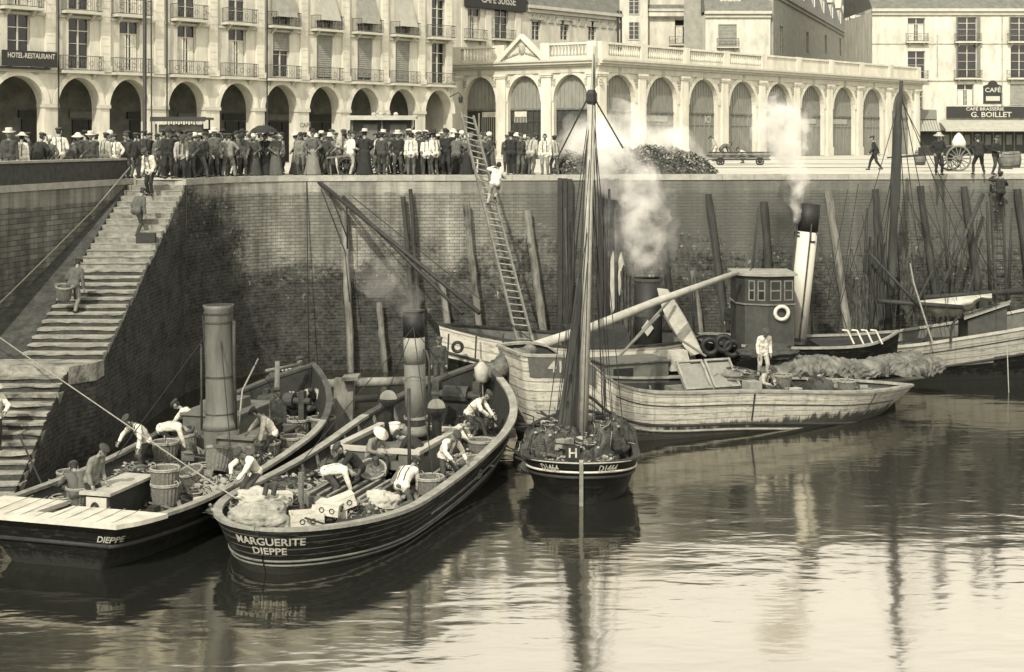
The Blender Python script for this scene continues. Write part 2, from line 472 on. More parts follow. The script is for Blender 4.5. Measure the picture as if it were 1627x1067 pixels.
M_quay = wall_material("quay_brick", 3.9, 3.2, 0.40, 0.13, 0.4, 0.66)
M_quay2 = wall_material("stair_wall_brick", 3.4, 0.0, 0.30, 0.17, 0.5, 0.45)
M_cope = mat("coping_stone", 0.42, 0.85, 0.25, 2.5, 0.3)
M_step = mat("step_stone", 0.33, 0.9, 0.45, 2.2, 0.5, 14)
M_stepw = mat("weedy_step_stone", 0.32, 0.9, 0.6, 1.8, 0.8, 10, dark2=0.05)
M_ground = mat("quay_paving", 0.55, 0.9, 0.22, 0.6, 0.1, 6)
M_gdark = mat("worn_track", 0.22, 0.9, 0.3, 1.0, 0.1)
M_plaster = mat("pale_plaster", 0.65, 0.9, 0.3, 0.8, 0.2, 9, stretch=(1.6, 1.6, 0.5))
M_plaster2 = mat("cream_stone", 0.74, 0.85, 0.22, 0.8, 0.2, 9, stretch=(1.6, 1.6, 0.45))
M_rust = mat("carved_stone", 0.42, 0.9, 0.4, 2.6, 0.5, 9)
M_shadewall = mat("shade_toned_render", 0.34, 0.9, 0.25, 1.2, 0.2)  # darkened render: shade of the side turned from the sun, put into colour
M_slate = mat("slate_roof", 0.16, 0.7, 0.3, 2.0, 0.2, 9)
M_trim = mat("stone_trim", 0.58, 0.85, 0.15, 2.0, 0.1)
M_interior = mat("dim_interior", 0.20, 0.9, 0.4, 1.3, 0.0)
M_glass = mat("window_glass", 0.025, 0.08, 0.3, 1.0, 0.03, 3, spec=0.6)
M_frame = mat("painted_frame", 0.62, 0.6, 0.12, 3, 0)
M_shutter = mat("grey_shutter", 0.24, 0.8, 0.2, 4, 0.1)
M_blind = mat("canvas_blind", 0.30, 0.9, 0.2, 3, 0.1)
M_louvre = mat("louvre_board", 0.27, 0.85, 0.2, 4, 0.1, stretch=(1, 1, 0.3))
M_door = mat("dark_door", 0.055, 0.6, 0.3, 4, 0.05)
M_railing = mat("weathered_iron", 0.10, 0.6, 0.35, 6, 0.1)
M_riser = mat("step_riser", 0.27, 0.9, 0.5, 3, 0.6, 12)
M_weedshade = mat("weed_and_shade_riser", 0.06, 0.9, 0.6, 3, 0.8, 12)  # weed growth, plus the shade under the nosings put into the dark tone
M_iron = mat("dark_iron", 0.03, 0.5, 0.35, 6, 0.1)
M_ironr = mat("rusty_iron", 0.055, 0.7, 0.45, 5, 0.25)
M_sign = mat("sign_board", 0.03, 0.5, 0.2, 5, 0)
M_letter = mat("sign_lettering", 0.54, 0.7, 0.3, 9, 0)
M_awn = mat("awning_canvas", 0.42, 0.9, 0.15, 2, 0.15)
M_white = mat("white_paint", 0.74, 0.55, 0.16, 2.5, 0.1, dark2=0.5)
M_wood = mat("weathered_wood", 0.17, 0.8, 0.4, 3, 0.3, 18, stretch=(1, 1, 1))
M_woodl = mat("pale_spar_wood", 0.42, 0.7, 0.25, 4, 0.15)
M_woodd = mat("tarred_wood", 0.035, 0.7, 0.4, 4, 0.3)
M_deck = mat("wet_deck", 0.075, 0.6, 0.45, 2.5, 0.25, 16)
M_pile = mat("fender_pile_wood", 0.22, 0.85, 0.6, 2.2, 0.6, 9, stretch=(1, 1, 0.35), dark2=0.03)
M_piled = mat("dark_fender_wood", 0.05, 0.85, 0.5, 2.2, 0.5, 9, stretch=(1, 1, 0.35))
M_hullA = plank_material("black_hull", 0.014, 0.4, 0.17, 0.4, 0.35, 0.05, 0.0, (0.045, .22), 0.06)
M_hullB = plank_material("tarred_planking", 0.018, 0.3, 0.14, 0.5, 0.35, 0.06, 0.17, (0.05, .2), 0.10)
M_hullD = plank_material("worn_pale_planking", 0.70, 0.3, 0.19, 0.35, 0.7, 0.1, 0.0, (0.03, .36), 0.2)
M_hullG = plank_material("grimy_white_planking", 0.78, 0.45, 0.3, 0.2, 0.5, 0.2, 0.0, None, 0.25)
M_hullH = plank_material("grey_white_planking", 0.52, 0.4, 0.22, 0.25, 0.7, 0.12, 0.0, None, 0.2)
M_bowrail = mat("dark_cap_rail", 0.07, 0.8, 0.5, 3, 0.3, 14)
M_caprail = mat("worn_cap_rail", 0.30, 0.75, 0.4, 3, 0.3, 14)
M_wicker = mat("wicker", 0.20, 0.85, 0.45, 16, 0.8, 45, stretch=(1, 1, 1.6))
M_wickerr = mat("wicker_rim", 0.36, 0.85, 0.3, 16, 0.6, 45)
M_catch = mat("wet_catch", 0.14, 0.3, 0.8, 14, 0.6, 22)
M_crate = mat("deal_crate_wood", 0.62, 0.75, 0.18, 4, 0.2, 20)
M_canvas = mat("pale_canvas", 0.46, 0.9, 0.25, 2.5, 0.5, 7)
M_tan = mat("tanned_sailcloth", 0.15, 0.9, 0.7, 2.6, 1.0, 9)
M_sackcloth = mat("sackcloth", 0.32, 0.9, 0.4, 5, 0.7, 12)
M_dsail = mat("dark_sailcloth", 0.055, 0.9, 0.5, 2, 0.6, 6, stretch=(1, 1, 0.25))
M_rope = mat("rope", 0.32, 0.9, 0.3, 20, 0.2)
M_roped = mat("tarred_rope", 0.035, 0.9, 0.3, 20, 0.2)
M_net = mat("netting", 0.085, 0.95, 0.7, 5, 0.9, 25)
M_funA = mat("grey_funnel_paint", 0.14, 0.6, 0.35, 2.2, 0.15, 8, stretch=(1.5, 1.5, 0.4))
M_funB = mat("pale_funnel_paint", 0.28, 0.6, 0.25, 3, 0.1)
M_funW = mat("white_funnel_paint", 0.62, 0.6, 0.18, 1.6, 0.1, stretch=(1.5, 1.5, 0.4))
M_black = mat("sooty_black", 0.016, 0.6, 0.4, 4, 0.1)
M_grey = mat("grey_paint", 0.13, 0.6, 0.3, 3, 0.15)
M_skin = mat("skin", 0.30, 0.6, 0.12, 8, 0)
M_hair = mat("dark_hair", 0.02, 0.7, 0.3, 20, 0.2)
CL = {
    'black': mat("black_cloth", 0.028, 0.9, 0.35, 6, 0.3),
    'dark': mat("dark_cloth", 0.06, 0.9, 0.35, 6, 0.3),
    'char': mat("charcoal_cloth", 0.11, 0.9, 0.3, 6, 0.3),
    'grey': mat("grey_cloth", 0.22, 0.9, 0.25, 6, 0.3),
    'light': mat("pale_cloth", 0.40, 0.9, 0.2, 6, 0.3),
    'white': mat("white_cloth", 0.74, 0.9, 0.28, 5, 0.8, 9),
    'straw': mat("straw", 0.62, 0.9, 0.15, 30, 0.3),
}
M_water = water_material()
# ================================================================== ground, water, quay
def frame(o, ang):
    return Matrix.Translation(V((o[0], o[1], o[2] if len(o) > 2 else 0))) @ Matrix.Rotation(ang, 4, 'Z')
def line_t(px, O, d):
    k = (px - CX) / F
    return (k * O[1] - O[0]) / (d[0] - k * d[1])

EDGE = [(-11.94, 51.9), (-11.62, 53.2), (-11.1, 54.5), (-10.3, 55.7), (-9.3, 56.6), (-8.2, 57.0), (-4, 57.4), (0, 57.8), (6, 58.4), (14, 59.2), (22, 60.0), (40, 61.8), (80, 65.8), (300, 88)]
LWALL = [(-13.9, 52.0), (-15.6, 44.0), (-20.2, 22.5)]
def edge_at(px):
    k = (px - CX) / F
    pts = LWALL[::-1] + EDGE
    best = None
    for (x0, y0), (x1, y1) in zip(pts[:-1], pts[1:]):
        den = (x1 - x0) - k * (y1 - y0)
        if abs(den) < 1e-9: continue
        t = (k * y0 - x0) / den
        if -1e-6 <= t <= 1 + 1e-6:
            y = y0 + t * (y1 - y0)
            if best is None or y > best: best = y
    return V((k * best, best, QZ))

mb = MB()
poly = [V((x, y, QZ)) for x, y in (LWALL[::-1] + EDGE)] + [V((1500, 1600, QZ)), V((-1500, 1600, QZ)), V((-1500, 22.5, QZ))]
tri = tessellate_polygon([poly])
mb.add(poly, [tuple(t) for t in tri])
o = mb.build("quay_ground", M_ground, fix=True)
tag(o, kind="structure")
if o.data.polygons[0].normal.z < 0: o.data.flip_normals()
mb = MB()
mb.add([(-1500, -400, 0), (1500, -400, 0), (1500, 120, 0), (-1500, 120, 0)], [(0, 1, 2, 3)])
tag(mb.build("harbour_water", M_water), kind="structure")
mb = MB(); mb.add([(-13.95, 52.0, 6), (-11.9, 52.0, 6), (-11.9, 52.0, QZ), (-13.95, 52.0, QZ)], [(0, 1, 2, 3)])
tag(mb.build('quay_riser', M_riser), kind='structure')
# wheel-worn bands and rails along the open part of the quay
mb = MB()
for (ya, yb) in ((266.5, 265.2), (260.5, 259.6), (253.0, 252.3)):
    pts = []
    for px in (985, 1200, 1400, 1700):
        a = G(px, ya, QZ); b = G(px, yb, QZ)
        pts += [V((a.x, a.y, QZ + .004)), V((b.x, b.y, QZ + .004))]
    mb.add(pts, [(i, i + 2, i + 3, i + 1) for i in (0, 2, 4)])
tag(mb.build("worn_track", M_gdark), kind="structure")

def strip_wall(mb, pts, top, bot, u0=0.0, sub=1.0, tops=None):
    """vertical wall along a plan polyline, UV in metres; returns the last u"""
    u = u0
    for i in range(len(pts) - 1):
        a, b = V(pts[i]), V(pts[i + 1]); L = (b - a).length
        ta = tops[i] if tops else top; tb = tops[i + 1] if tops else top
        mb.add([(a.x, a.y, bot), (b.x, b.y, bot), (b.x, b.y, tb), (a.x, a.y, ta)], [(0, 1, 2, 3)], 0,
               [[(u, bot), (u + L, bot), (u + L, tb), (u, ta)]])
        u += L
    return u
t_q = thing("quay_wall", "long brick quay wall, dark with weed below and rain-streaked above, behind all the boats", "wall", (0, 57.8, QZ))
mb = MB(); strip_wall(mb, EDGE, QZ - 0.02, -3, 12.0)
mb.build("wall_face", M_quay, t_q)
mb = MB()
for (a, b) in zip(EDGE[:-1], EDGE[1:]):
    a, b = V(a), V(b); L = (b - a).length; n = max(1, int(L / 1.3)) if L < 40 else 1
    nn = V((b.y - a.y, -(b.x - a.x))).normalized()
    for i in range(n):
        p = a + (b - a) * (i / n); q = a + (b - a) * ((i + 1) / n); g = (q - p).normalized() * .006
        p = p + g; q = q - g
        z1 = QZ + .03 + R.uniform(-.004, .004); po = nn * (.035 + R.uniform(0, .012))
        A = [p + po, q + po, q - nn * .5, p - nn * .5]
        mb.add([(w.x, w.y, z) for z in (QZ - .2, z1) for w in A], [(0, 1, 5, 4), (1, 2, 6, 5), (2, 3, 7, 6), (3, 0, 4, 7), (4, 5, 6, 7)])
mb.build("coping", M_cope, t_q)
# iron mooring rings on the wall
t_s = thing("stair_wall", "shaded brick wall on the left rising above the stone staircase", "wall", (-15.6, 44, 0))
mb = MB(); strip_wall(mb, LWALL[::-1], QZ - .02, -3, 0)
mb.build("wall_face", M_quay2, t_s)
mb = MB()
for (a, b) in zip(LWALL[:-1], LWALL[1:]):
    a, b = V(a), V(b); d = (b - a).normalized(); n = V((-d.y, d.x)); n = n if n.x > 0 else -n
    n_ = int((b - a).length / 1.6)
    for i in range(n_):
        p = a + (b - a) * (i / n_) + d * .008; q = a + (b - a) * ((i + 1) / n_) - d * .008
        A = [p + n * .05, q + n * .05, q - n * .6, p - n * .6]
        mb.add([(w.x, w.y, z) for z in (QZ - .16, QZ + .05) for w in A], [(0, 1, 5, 4), (1, 2, 6, 5), (2, 3, 7, 6), (3, 0, 4, 7), (4, 5, 6, 7)])
mb.build("coping", M_cope, t_s, fix=True)
t_p = thing("parapet_wall", "low dark parapet with pale capping above the shaded stair wall", "wall", (-15.6, 44, QZ))
mb = MB(); mc = MB()
a = V(LWALL[0]) + V((.03, -.4)); b = V(LWALL[2])
for (a, b) in ((V(LWALL[0]) + (V(LWALL[1]) - V(LWALL[0])) * .03, V(LWALL[1])), (V(LWALL[1]), V(LWALL[2]))):
    d = (b - a).normalized(); n = V((-d.y, d.x)); n = n if n.x > 0 else -n
    off = .12
    A = [a - n * off, b - n * off, b - n * (off + .3), a - n * (off + .3)]
    mb.add([(w.x, w.y, z) for z in (QZ + .05, QZ + .72) for w in A], [(0, 1, 5, 4), (1, 2, 6, 5), (2, 3, 7, 6), (3, 0, 4, 7), (4, 5, 6, 7)])
    A = [a - n * (off - .06), b - n * (off - .06), b - n * (off + .36), a - n * (off + .36)]
    mc.add([(w.x, w.y, z) for z in (QZ + .721, QZ + .80) for w in A], [(0, 1, 5, 4), (1, 2, 6, 5), (2, 3, 7, 6), (3, 0, 4, 7), (4, 5, 6, 7)])
mb.build("panel", M_ironr, t_p, fix=True); mc.build("capping", M_cope, t_p, fix=True)

# ------------------------------------------------------------------ staircase
def lw_x(y):
    (x0, y0), (x1, y1) = (LWALL[0], LWALL[1]) if y > 44 else (LWALL[1], LWALL[2])
    return x0 + (x1 - x0) * (y - y0) / (y1 - y0)
t_st = thing("stone_staircase", "worn stone staircase descending from the quay to the water on the left", "staircase", (-13, 42, 0))
NS = 27; Y0 = 52.0; Y1 = 41.5; Z1 = 2.87
rise = (QZ - Z1) / NS; going = (Y0 - Y1) / (NS - 1)
def step(y_back, y_front, z, xr, mtl, mr, jit, nose, rec=.07):
    mb = MB(); xl = lerp(-14.3, -13.95, (y_front - 41.5) / 10.5) if y_front > 41.4 else lw_x(y_front) - .05; n = 9; vs = []; fs = []; ms = []
    hgt = rise + .1
    for i in range(n + 1):
        x = lerp(xl, xr, i / n)
        j = lambda s=1: R.uniform(-jit, jit) * s
        yf = y_front + j(); zf = z + j(.4)
        vs += [V((x, y_back + .12, z)), V((x, yf, zf)), V((x, yf + .01, z - nose + j(.8))), V((x, y_front + rec, z - nose - .01 + j(.5))), V((x, y_front + rec + .005, z - hgt))]
    for i in range(n):
        b = i * 5
        for k in range(4): fs.append((b + k, b + k + 1, b + k + 6, b + k + 5)); ms.append(0 if k < 2 else 1)
    e = n * 5
    fs += [(0, 4, 3, 2, 1), (e, e + 1, e + 2, e + 3, e + 4)]; ms += [0, 0]
    mb.add(vs, fs); mb.m = ms
    return mb.build("step", [mtl, mr], t_st, fix=True)
for i in range(1, NS):
    z = QZ - rise * i
    yb = Y0 - going * (i - 1); yf = Y0 - going * i
    step(yb, yf, z, -11.9 + R.uniform(-.05, .02), M_step, M_riser if i < 15 else M_weedshade, .012 if i < 15 else .03, .035 if i < 15 else .065, .014 if i < 12 else .035)
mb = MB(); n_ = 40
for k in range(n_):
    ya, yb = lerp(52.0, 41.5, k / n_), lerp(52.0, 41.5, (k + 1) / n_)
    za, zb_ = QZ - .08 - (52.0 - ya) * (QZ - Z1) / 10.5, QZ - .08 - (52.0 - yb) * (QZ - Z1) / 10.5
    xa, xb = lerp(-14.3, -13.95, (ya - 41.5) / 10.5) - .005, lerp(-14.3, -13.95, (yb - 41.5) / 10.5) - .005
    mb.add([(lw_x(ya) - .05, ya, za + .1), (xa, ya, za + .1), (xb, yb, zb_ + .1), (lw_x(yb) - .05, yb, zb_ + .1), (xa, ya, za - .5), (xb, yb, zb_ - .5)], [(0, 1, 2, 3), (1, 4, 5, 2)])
mb.build("wall_shadow_ramp", M_weedshade, t_st, fix=True)  # dark ramp added to stand for the wall's shadow along the stairs
ZL = Z1
def landing():
    mb = MB(); A = [(-11.9, 41.5), (-11.95, 40.9), (-12.45, 39.95), (lw_x(39.95) - .05, 40.1), (lw_x(41.5) - .05, 41.55)]
    mb.add([(x, y, z + R.uniform(-.03, .03)) for z in (ZL - .5, ZL) for x, y in A], [(5, 6, 7, 8, 9), (0, 1, 6, 5), (1, 2, 7, 6), (2, 3, 8, 7)])
    return mb.build("landing", M_stepw, t_st, fix=True)
landing()
NL = 15; r2 = (ZL - 0.0) / NL; g2 = (39.95 - 34.9) / NL
for i in range(1, NL):
    z = ZL - r2 * i
    step(39.95 - g2 * (i - 1), 39.95 - g2 * i, z, -12.42 + R.uniform(-.14, .03), M_stepw, M_weedshade, .05, .075, .045)
mb = MB()
prof = []
pts = [(-11.93, 52.0), (-11.93, 41.5), (-11.98, 40.9), (-12.47, 39.95), (-12.47, 34.9), (-16.5, 34.9)]
tops = [QZ - rise - .05, ZL - .08, ZL - .08, ZL - .08, 0.02, 0.02]
us = [12, 1.5, .9, 0, 5, 8]
for i in range(len(pts) - 1):
    a, b = pts[i], pts[i + 1]
    n = 8
    for k in range(n):
        f0, f1 = k / n, (k + 1) / n
        A = (lerp(a[0], b[0], f0), lerp(a[1], b[1], f0)); B = (lerp(a[0], b[0], f1), lerp(a[1], b[1], f1))
        ta, tb = lerp(tops[i], tops[i + 1], f0), lerp(tops[i], tops[i + 1], f1)
        ua, ub = lerp(us[i], us[i + 1], f0), lerp(us[i], us[i + 1], f1)
        mb.add([(A[0], A[1], -3), (B[0], B[1], -3), (B[0], B[1], tb), (A[0], A[1], ta)], [(0, 1, 2, 3)], 0, [[(ua, -3), (ub, -3), (ub, tb), (ua, ta)]])
mb.build("flank_wall", M_quay, t_st)
# hand rope along the stair wall
mb = MB()
rp = []
for y, dz in ((51.6, 8.4), (49, 7.0), (46.5, 5.85), (44.5, 4.95), (42.6, 4.1), (41.4, 3.95), (38, 3.9)):
    rp.append(V((lw_x(y) + .12, y, dz - .15)))
mb.tube(rp, .028, 6)
o = mb.build("hand_rope", M_rope, smooth=True); tag(o, "pale hand rope looped along the wall beside the stone stairs", "rope")

# ================================================================== buildings
def grid_wall(mb, x0, x1, z0, z1, holes, depth=.25, m=0, mr=None, y=0.0):
    mr = m if mr is None else mr
    xs = sorted(set([x0, x1] + [h[0] for h in holes] + [h[1] for h in holes]))
    zs = sorted(set([z0, z1] + [h[2] for h in holes] + [h[3] for h in holes]))
    for i in range(len(xs) - 1):
        for k in range(len(zs) - 1):
            xc, zc = (xs[i] + xs[i + 1]) / 2, (zs[k] + zs[k + 1]) / 2
            if any(h[0] < xc < h[1] and h[2] < zc < h[3] for h in holes): continue
            mb.add([(xs[i], y, zs[k]), (xs[i + 1], y, zs[k]), (xs[i + 1], y, zs[k + 1]), (xs[i], y, zs[k + 1])], [(0, 1, 2, 3)], m)
    for a, b, c, d in holes:
        mb.add([(a, y, c), (b, y, c), (b, y, d), (a, y, d), (a, y + depth, c), (b, y + depth, c), (b, y + depth, d), (a, y + depth, d)],
               [(0, 4, 5, 1), (1, 5, 6, 2), (2, 6, 7, 3), (3, 7, 4, 0)], mr)
def arch_pts(xc, hw, zs, rise, n=16):
    return [(xc - hw * math.cos(PI * i / n), zs + rise * math.sin(PI * i / n)) for i in range(n + 1)]
def arch_wall(mb, x0, x1, z0, z1, arches, depth, m=0, y=0.0):
    x = x0
    for (xc, hw, zs, rise) in arches:
        mb.add([(x, y, z0), (xc - hw, y, z0), (xc - hw, y, z1), (x, y, z1)], [(0, 1, 2, 3)], m)
        ap = arch_pts(xc, hw, zs, rise)
        for (xa, za), (xb, zb) in zip(ap[:-1], ap[1:]):
            mb.add([(xa, y, za), (xb, y, zb), (xb, y, z1), (xa, y, z1)], [(0, 1, 2, 3)], m)
            mb.add([(xa, y, za), (xb, y, zb), (xb, y + depth, zb), (xa, y + depth, za)], [(0, 3, 2, 1)], m)
        for s in (-1, 1):
            mb.add([(xc + s * hw, y, z0), (xc + s * hw, y, zs), (xc + s * hw, y + depth, zs), (xc + s * hw, y + depth, z0)], [(0, 1, 2, 3)], m)
        x = xc + hw
    mb.add([(x, y, z0), (x1, y, z0), (x1, y, z1), (x, y, z1)], [(0, 1, 2, 3)], m)
def arch_ring(mb, xc, hw, zs, rise, w, proud, m=0, y=0.0):
    a = arch_pts(xc, hw, zs, rise); b = arch_pts(xc, hw + w, zs, rise + w)
    for i in range(len(a) - 1):
        q = [(a[i]), (a[i + 1]), (b[i + 1]), (b[i])]
        mb.add([(px_, y - proud, pz) for px_, pz in q] + [(px_, y + .01, pz) for px_, pz in q],
               [(0, 1, 2, 3), (2, 6, 7, 3), (0, 4, 5, 1)], m)
def window(parent, M, x, z, w, h, y=.2, kind='plain', bars=3, blind=0.0, ajar=False):
    mb = MB(M); f = .055
    x0, x1 = x - w / 2, x + w / 2
    mb.bb(x0, x0 + f, y - .04, y + .03, z, z + h); mb.bb(x1 - f, x1, y - .04, y + .03, z, z + h)
    mb.bb(x0 + f, x1 - f, y - .04, y + .03, z + h - f, z + h); mb.bb(x0 + f, x1 - f, y - .04, y + .03, z, z + f * 1.6)
    mb.bb(x - f * .7, x + f * .7, y - .05, y + .02, z + f * 1.6, z + h - f)
    tz = z + h * .74
    mb.bb(x0 + f, x1 - f, y - .045, y + .025, tz, tz + f)
    for i in range(1, bars):
        zz = lerp(z + f, tz, i / bars); mb.bb(x0 + f, x1 - f, y - .03, y + .01, zz, zz + .03)
    wn = mb.build("window", M_frame, parent)
    MB(M).bb(x0 + .02, x1 - .02, y + .031, y + .04, z + .02, z + h - .02).build("pane", M_glass, wn)
    if kind == 'curtain':
        cb = MB(M)
        for s in (-1, 1):
            n = 7
            for k in range(n):
                xa = x + s * lerp(.10 * w, .44 * w, k / n); xb = x + s * lerp(.10 * w, .44 * w, (k + 1) / n)
                ya = y + .06 + (.02 if k % 2 else 0) ; yb = y + .06 + (0 if k % 2 else .02)
                cb.add([(xa, ya - .08, z + .1), (xb, yb - .08, z + .1), (xb, yb - .08, tz), (xa, ya - .08, tz)], [(0, 1, 2, 3)])
        cb.build("curtain", M_white, wn)
    if blind > 0:
        bb = MB(M); zb = z + h * (1 - blind)
        n = int((z + h - zb) / .14) + 1
        for k in range(n):
            a = lerp(zb, z + h, k / n); b = lerp(zb, z + h, (k + 1) / n)
            bb.add([(x0 - .03, y - .12, a), (x1 + .03, y - .12, a), (x1 + .03, y - .08, b), (x0 - .03, y - .08, b)], [(0, 1, 2, 3)])
        bb.bb(x0 - .03, x1 + .03, y - .15, y - .11, zb - .04, zb)
        bb.build("blind", M_blind, wn)
    if kind == 'shutters':
        sb = MB(M)
        for s in (-1, 1):
            xa = x + s * (w / 2 + .02)
            sb.beam((xa, -.04, z + h / 2), (xa + s * w * .12, -.32, z + h / 2), .05, h, up=(0, 0, 1))
        sb.build("shutter", M_shutter, wn)
    return wn
def balcony(parent, M, x, z, w, dep=.55, h=.85, awn=False, step_=.13):
    b = MB(M)
    b.bb(x - w / 2, x + w / 2, -dep, -.002, z - .14, z)
    for s in (-1, 1):
        b.prism([(x + s * w * .32 - .07, -.002, z - .5), (x + s * w * .32 - .07, -.002, z - .141), (x + s * w * .32 - .07, -dep * .8, z - .141)], (.14, 0, 0))
    sl = b.build("balcony", M_trim, parent)
    r = MB(M)
    x0, x1 = x - w / 2 + .04, x + w / 2 - .04; yf = -dep + .04
    for (p, q) in (((x0, yf), (x1, yf)), ((x0, yf), (x0, -.02)), ((x1, yf), (x1, -.02))):
        for zz in (z + .06, z + h): r.beam((p[0], p[1], zz), (q[0], q[1], zz), .035)
        n = int(max(abs(q[0] - p[0]), abs(q[1] - p[1])) / step_)
        for i in range(n + 1):
            xx, yy = lerp(p[0], q[0], i / max(1, n)), lerp(p[1], q[1], i / max(1, n))
            r.beam((xx, yy, z + .06), (xx, yy, z + h), .014)
    n = int(w / .5)
    for i in range(n):
        xc = lerp(x0, x1, (i + .5) / n)
        r.torus((xc, yf, z + h * .5), .13, .014, Matrix.Rotation(PI / 2, 4, 'X'), 10, 4)
    r.build("railing", M_railing, sl)
    return sl
def text_mesh(mb, s, size, T_, m=0, depth=.006, align='CENTER', sx=1.0):
    cu = bpy.data.curves.new("lettering", 'FONT'); cu.body = s; cu.size = size; cu.align_x = align; cu.align_y = 'CENTER'
    cu.extrude = depth / 2; cu.offset = size * .018; cu.resolution_u = 3
    ob = bpy.data.objects.new("lettering", cu); C.objects.link(ob)
    dg = bpy.context.evaluated_depsgraph_get()
    me = bpy.data.meshes.new_from_object(ob.evaluated_get(dg))
    vs = [v.co.copy() for v in me.vertices]; fs = [tuple(p.vertices) for p in me.polygons]
    bpy.data.objects.remove(ob); bpy.data.curves.remove(cu); bpy.data.meshes.remove(me)
    vs = [T_(V((v.x * sx, v.y, v.z))) for v in vs]
    mb.add(vs, fs, m)
def flat_text(mb, s, size, o, sx=1.0):
    """upright lettering in the local facade frame at o, facing -y"""
    text_mesh(mb, s, size, lambda v: V((o[0] + v.x, o[1] - .004 - v.z, o[2] + v.y)), sx=sx)

# ------------------------------------------------------------------ arcaded hotel on the left
UB = V((.678, .735)).normalized()
OB = (-23.73 - UB.x * 9, 78 - UB.y * 9)
ang = math.atan2(UB.y, UB.x)
MBl = frame(OB, ang)
t_b = thing("arcaded_hotel", "long pale hotel with ground floor arcade and balconied windows behind the crowd", "building", (OB[0], OB[1], QZ), ang)
bays = [30, 126, 206, 297, 377, 447, 516, 580, 640, 697]
bt = [line_t(p, OB, UB) for p in bays]
bt = [2 * bt[0] - bt[1]] + bt
xe = line_t(719, OB, UB); xs0 = -1.5
IMP, ATOP, BASE = 11.1, 12.7, 13.0
arches = []
for i, x in enumerate(bt):
    sp = bt[min(i + 1, len(bt) - 1)] - bt[max(i - 1, 0)]
    arches.append((x, 1.28 if i not in (1,) else 1.5, IMP - .05, ATOP - IMP))
mb = MB(MBl)
arch_wall(mb, xs0, xe, QZ - .05, BASE, arches, .85)
F2, F3, CO = 16.25, 19.5, 22.6
holes = []
WW, WH = 1.3, 2.85
for i, x in enumerate(bt):
    holes.append((x - WW / 2, x + WW / 2, BASE + .08, BASE + .08 + WH))
    holes.append((x - WW / 2, x + WW / 2, F2 + .08, F2 + .08 + 2.6))
    holes.append((x - WW / 2, x + WW / 2, F3 + .4, F3 + 2.5))
grid_wall(mb, xs0, xe, BASE, CO, holes, .3)
D = 11.0
mb.add([(xs0, 0, QZ), (xs0, D, QZ), (xs0, D, CO), (xs0, 0, CO)], [(0, 3, 2, 1)])
mb.add([(xe, 0, QZ), (xe, D, QZ), (xe, D, CO), (xe, 0, CO)], [(0, 1, 2, 3)])
mb.add([(xs0, D, QZ), (xe, D, QZ), (xe, D, CO), (xs0, D, CO)], [(0, 3, 2, 1)])
mb.build("wall", M_plaster, t_b)
mb = MB(MBl)
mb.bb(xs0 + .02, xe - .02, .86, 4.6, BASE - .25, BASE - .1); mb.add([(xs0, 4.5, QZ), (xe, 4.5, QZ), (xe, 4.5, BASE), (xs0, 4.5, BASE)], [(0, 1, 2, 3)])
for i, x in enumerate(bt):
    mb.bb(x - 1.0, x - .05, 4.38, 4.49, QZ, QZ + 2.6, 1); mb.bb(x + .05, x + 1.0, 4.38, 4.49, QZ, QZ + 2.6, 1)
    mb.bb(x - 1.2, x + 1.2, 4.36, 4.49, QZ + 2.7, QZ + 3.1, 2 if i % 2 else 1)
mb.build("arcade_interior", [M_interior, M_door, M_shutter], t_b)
mb = MB(MBl)
for (xc, hw, zs, ri) in arches: arch_ring(mb, xc, hw, zs, ri, .3, .05); mb.cut()
mb.each("archivolt", M_plaster2, t_b)
mb = MB(MBl)
prev = xs0
for (xc, hw, zs, ri) in arches + [(xe + 2, 2, 0, 0)]:
    a, b = prev, xc - hw
    if b - a > .2: mb.bb(a - .05, min(b + .05, xe), -.09, .8, IMP - .12, IMP + .08)
    prev = xc + hw; mb.cut()
mb.each("impost", M_trim, t_b)
mb = MB(MBl)
mb.bb(xs0, xe + .05, -.14, -.002, BASE - .16, BASE); mb.bb(xs0, xe + .05, -.10, -.002, F2 - .35, F2 - .22); mb.bb(xs0, xe, -.1, -.002, F3 - .1, F3 + .05)
mb.bb(xs0 - .1, xe + .2, -.45, .3, CO - .002, CO + .35); mb.bb(xs0, xe, -.25, -.002, CO - .4, CO - .004)
mb.build("cornice", M_trim, t_b)
mb = MB(MBl); 
for i in range(len(bt)):
    xr = (bt[i] + bt[i + 1]) / 2 if i + 1 < len(bt) else xe - .45
    w = .62
    mb.bb(xr - w / 2, xr + w / 2, -.12, -.002, BASE + .01, F2 - .36); mb.bb(xr - w / 2, xr + w / 2, -.12, -.002, F2 - .21, CO - .41)
    mb.bb(xr - w / 2 - .08, xr + w / 2 + .08, -.17, -.125, BASE + .01, BASE + .35)
    for zz in [BASE + .6 + k * .42 for k in range(22)]:
        if F2 - .5 < zz < F2 or zz > CO - .6: continue
        mb.bb(xr - w / 2 + .04, xr + w / 2 - .04, -.135, -.121, zz, zz + .36)
    mb.cut()
mb.each("pilaster", M_plaster2, t_b)
mb = MB(MBl)
for i, x in enumerate(bt):
    if i % 2 == 0 or i in (1, 3): mb.bb(x - 1.15, x + 1.15, -.035, -.002, ATOP + .02 - .0, BASE - .17); mb.cut()
mb.each("carved_panel", M_rust, t_b)
mb = MB(MBl)
mb.add([(xs0 - .1, -.4, CO + .35), (xe + .2, -.4, CO + .35), (xe + .2, 1.6, CO + 3.4), (xs0 - .1, 1.6, CO + 3.4)], [(0, 1, 2, 3)])
mb.add([(xs0 - .1, 1.6, CO + 3.4), (xe + .2, 1.6, CO + 3.4), (xe + .2, D, CO + 3.9), (xs0 - .1, D, CO + 3.9)], [(0, 1, 2, 3)])
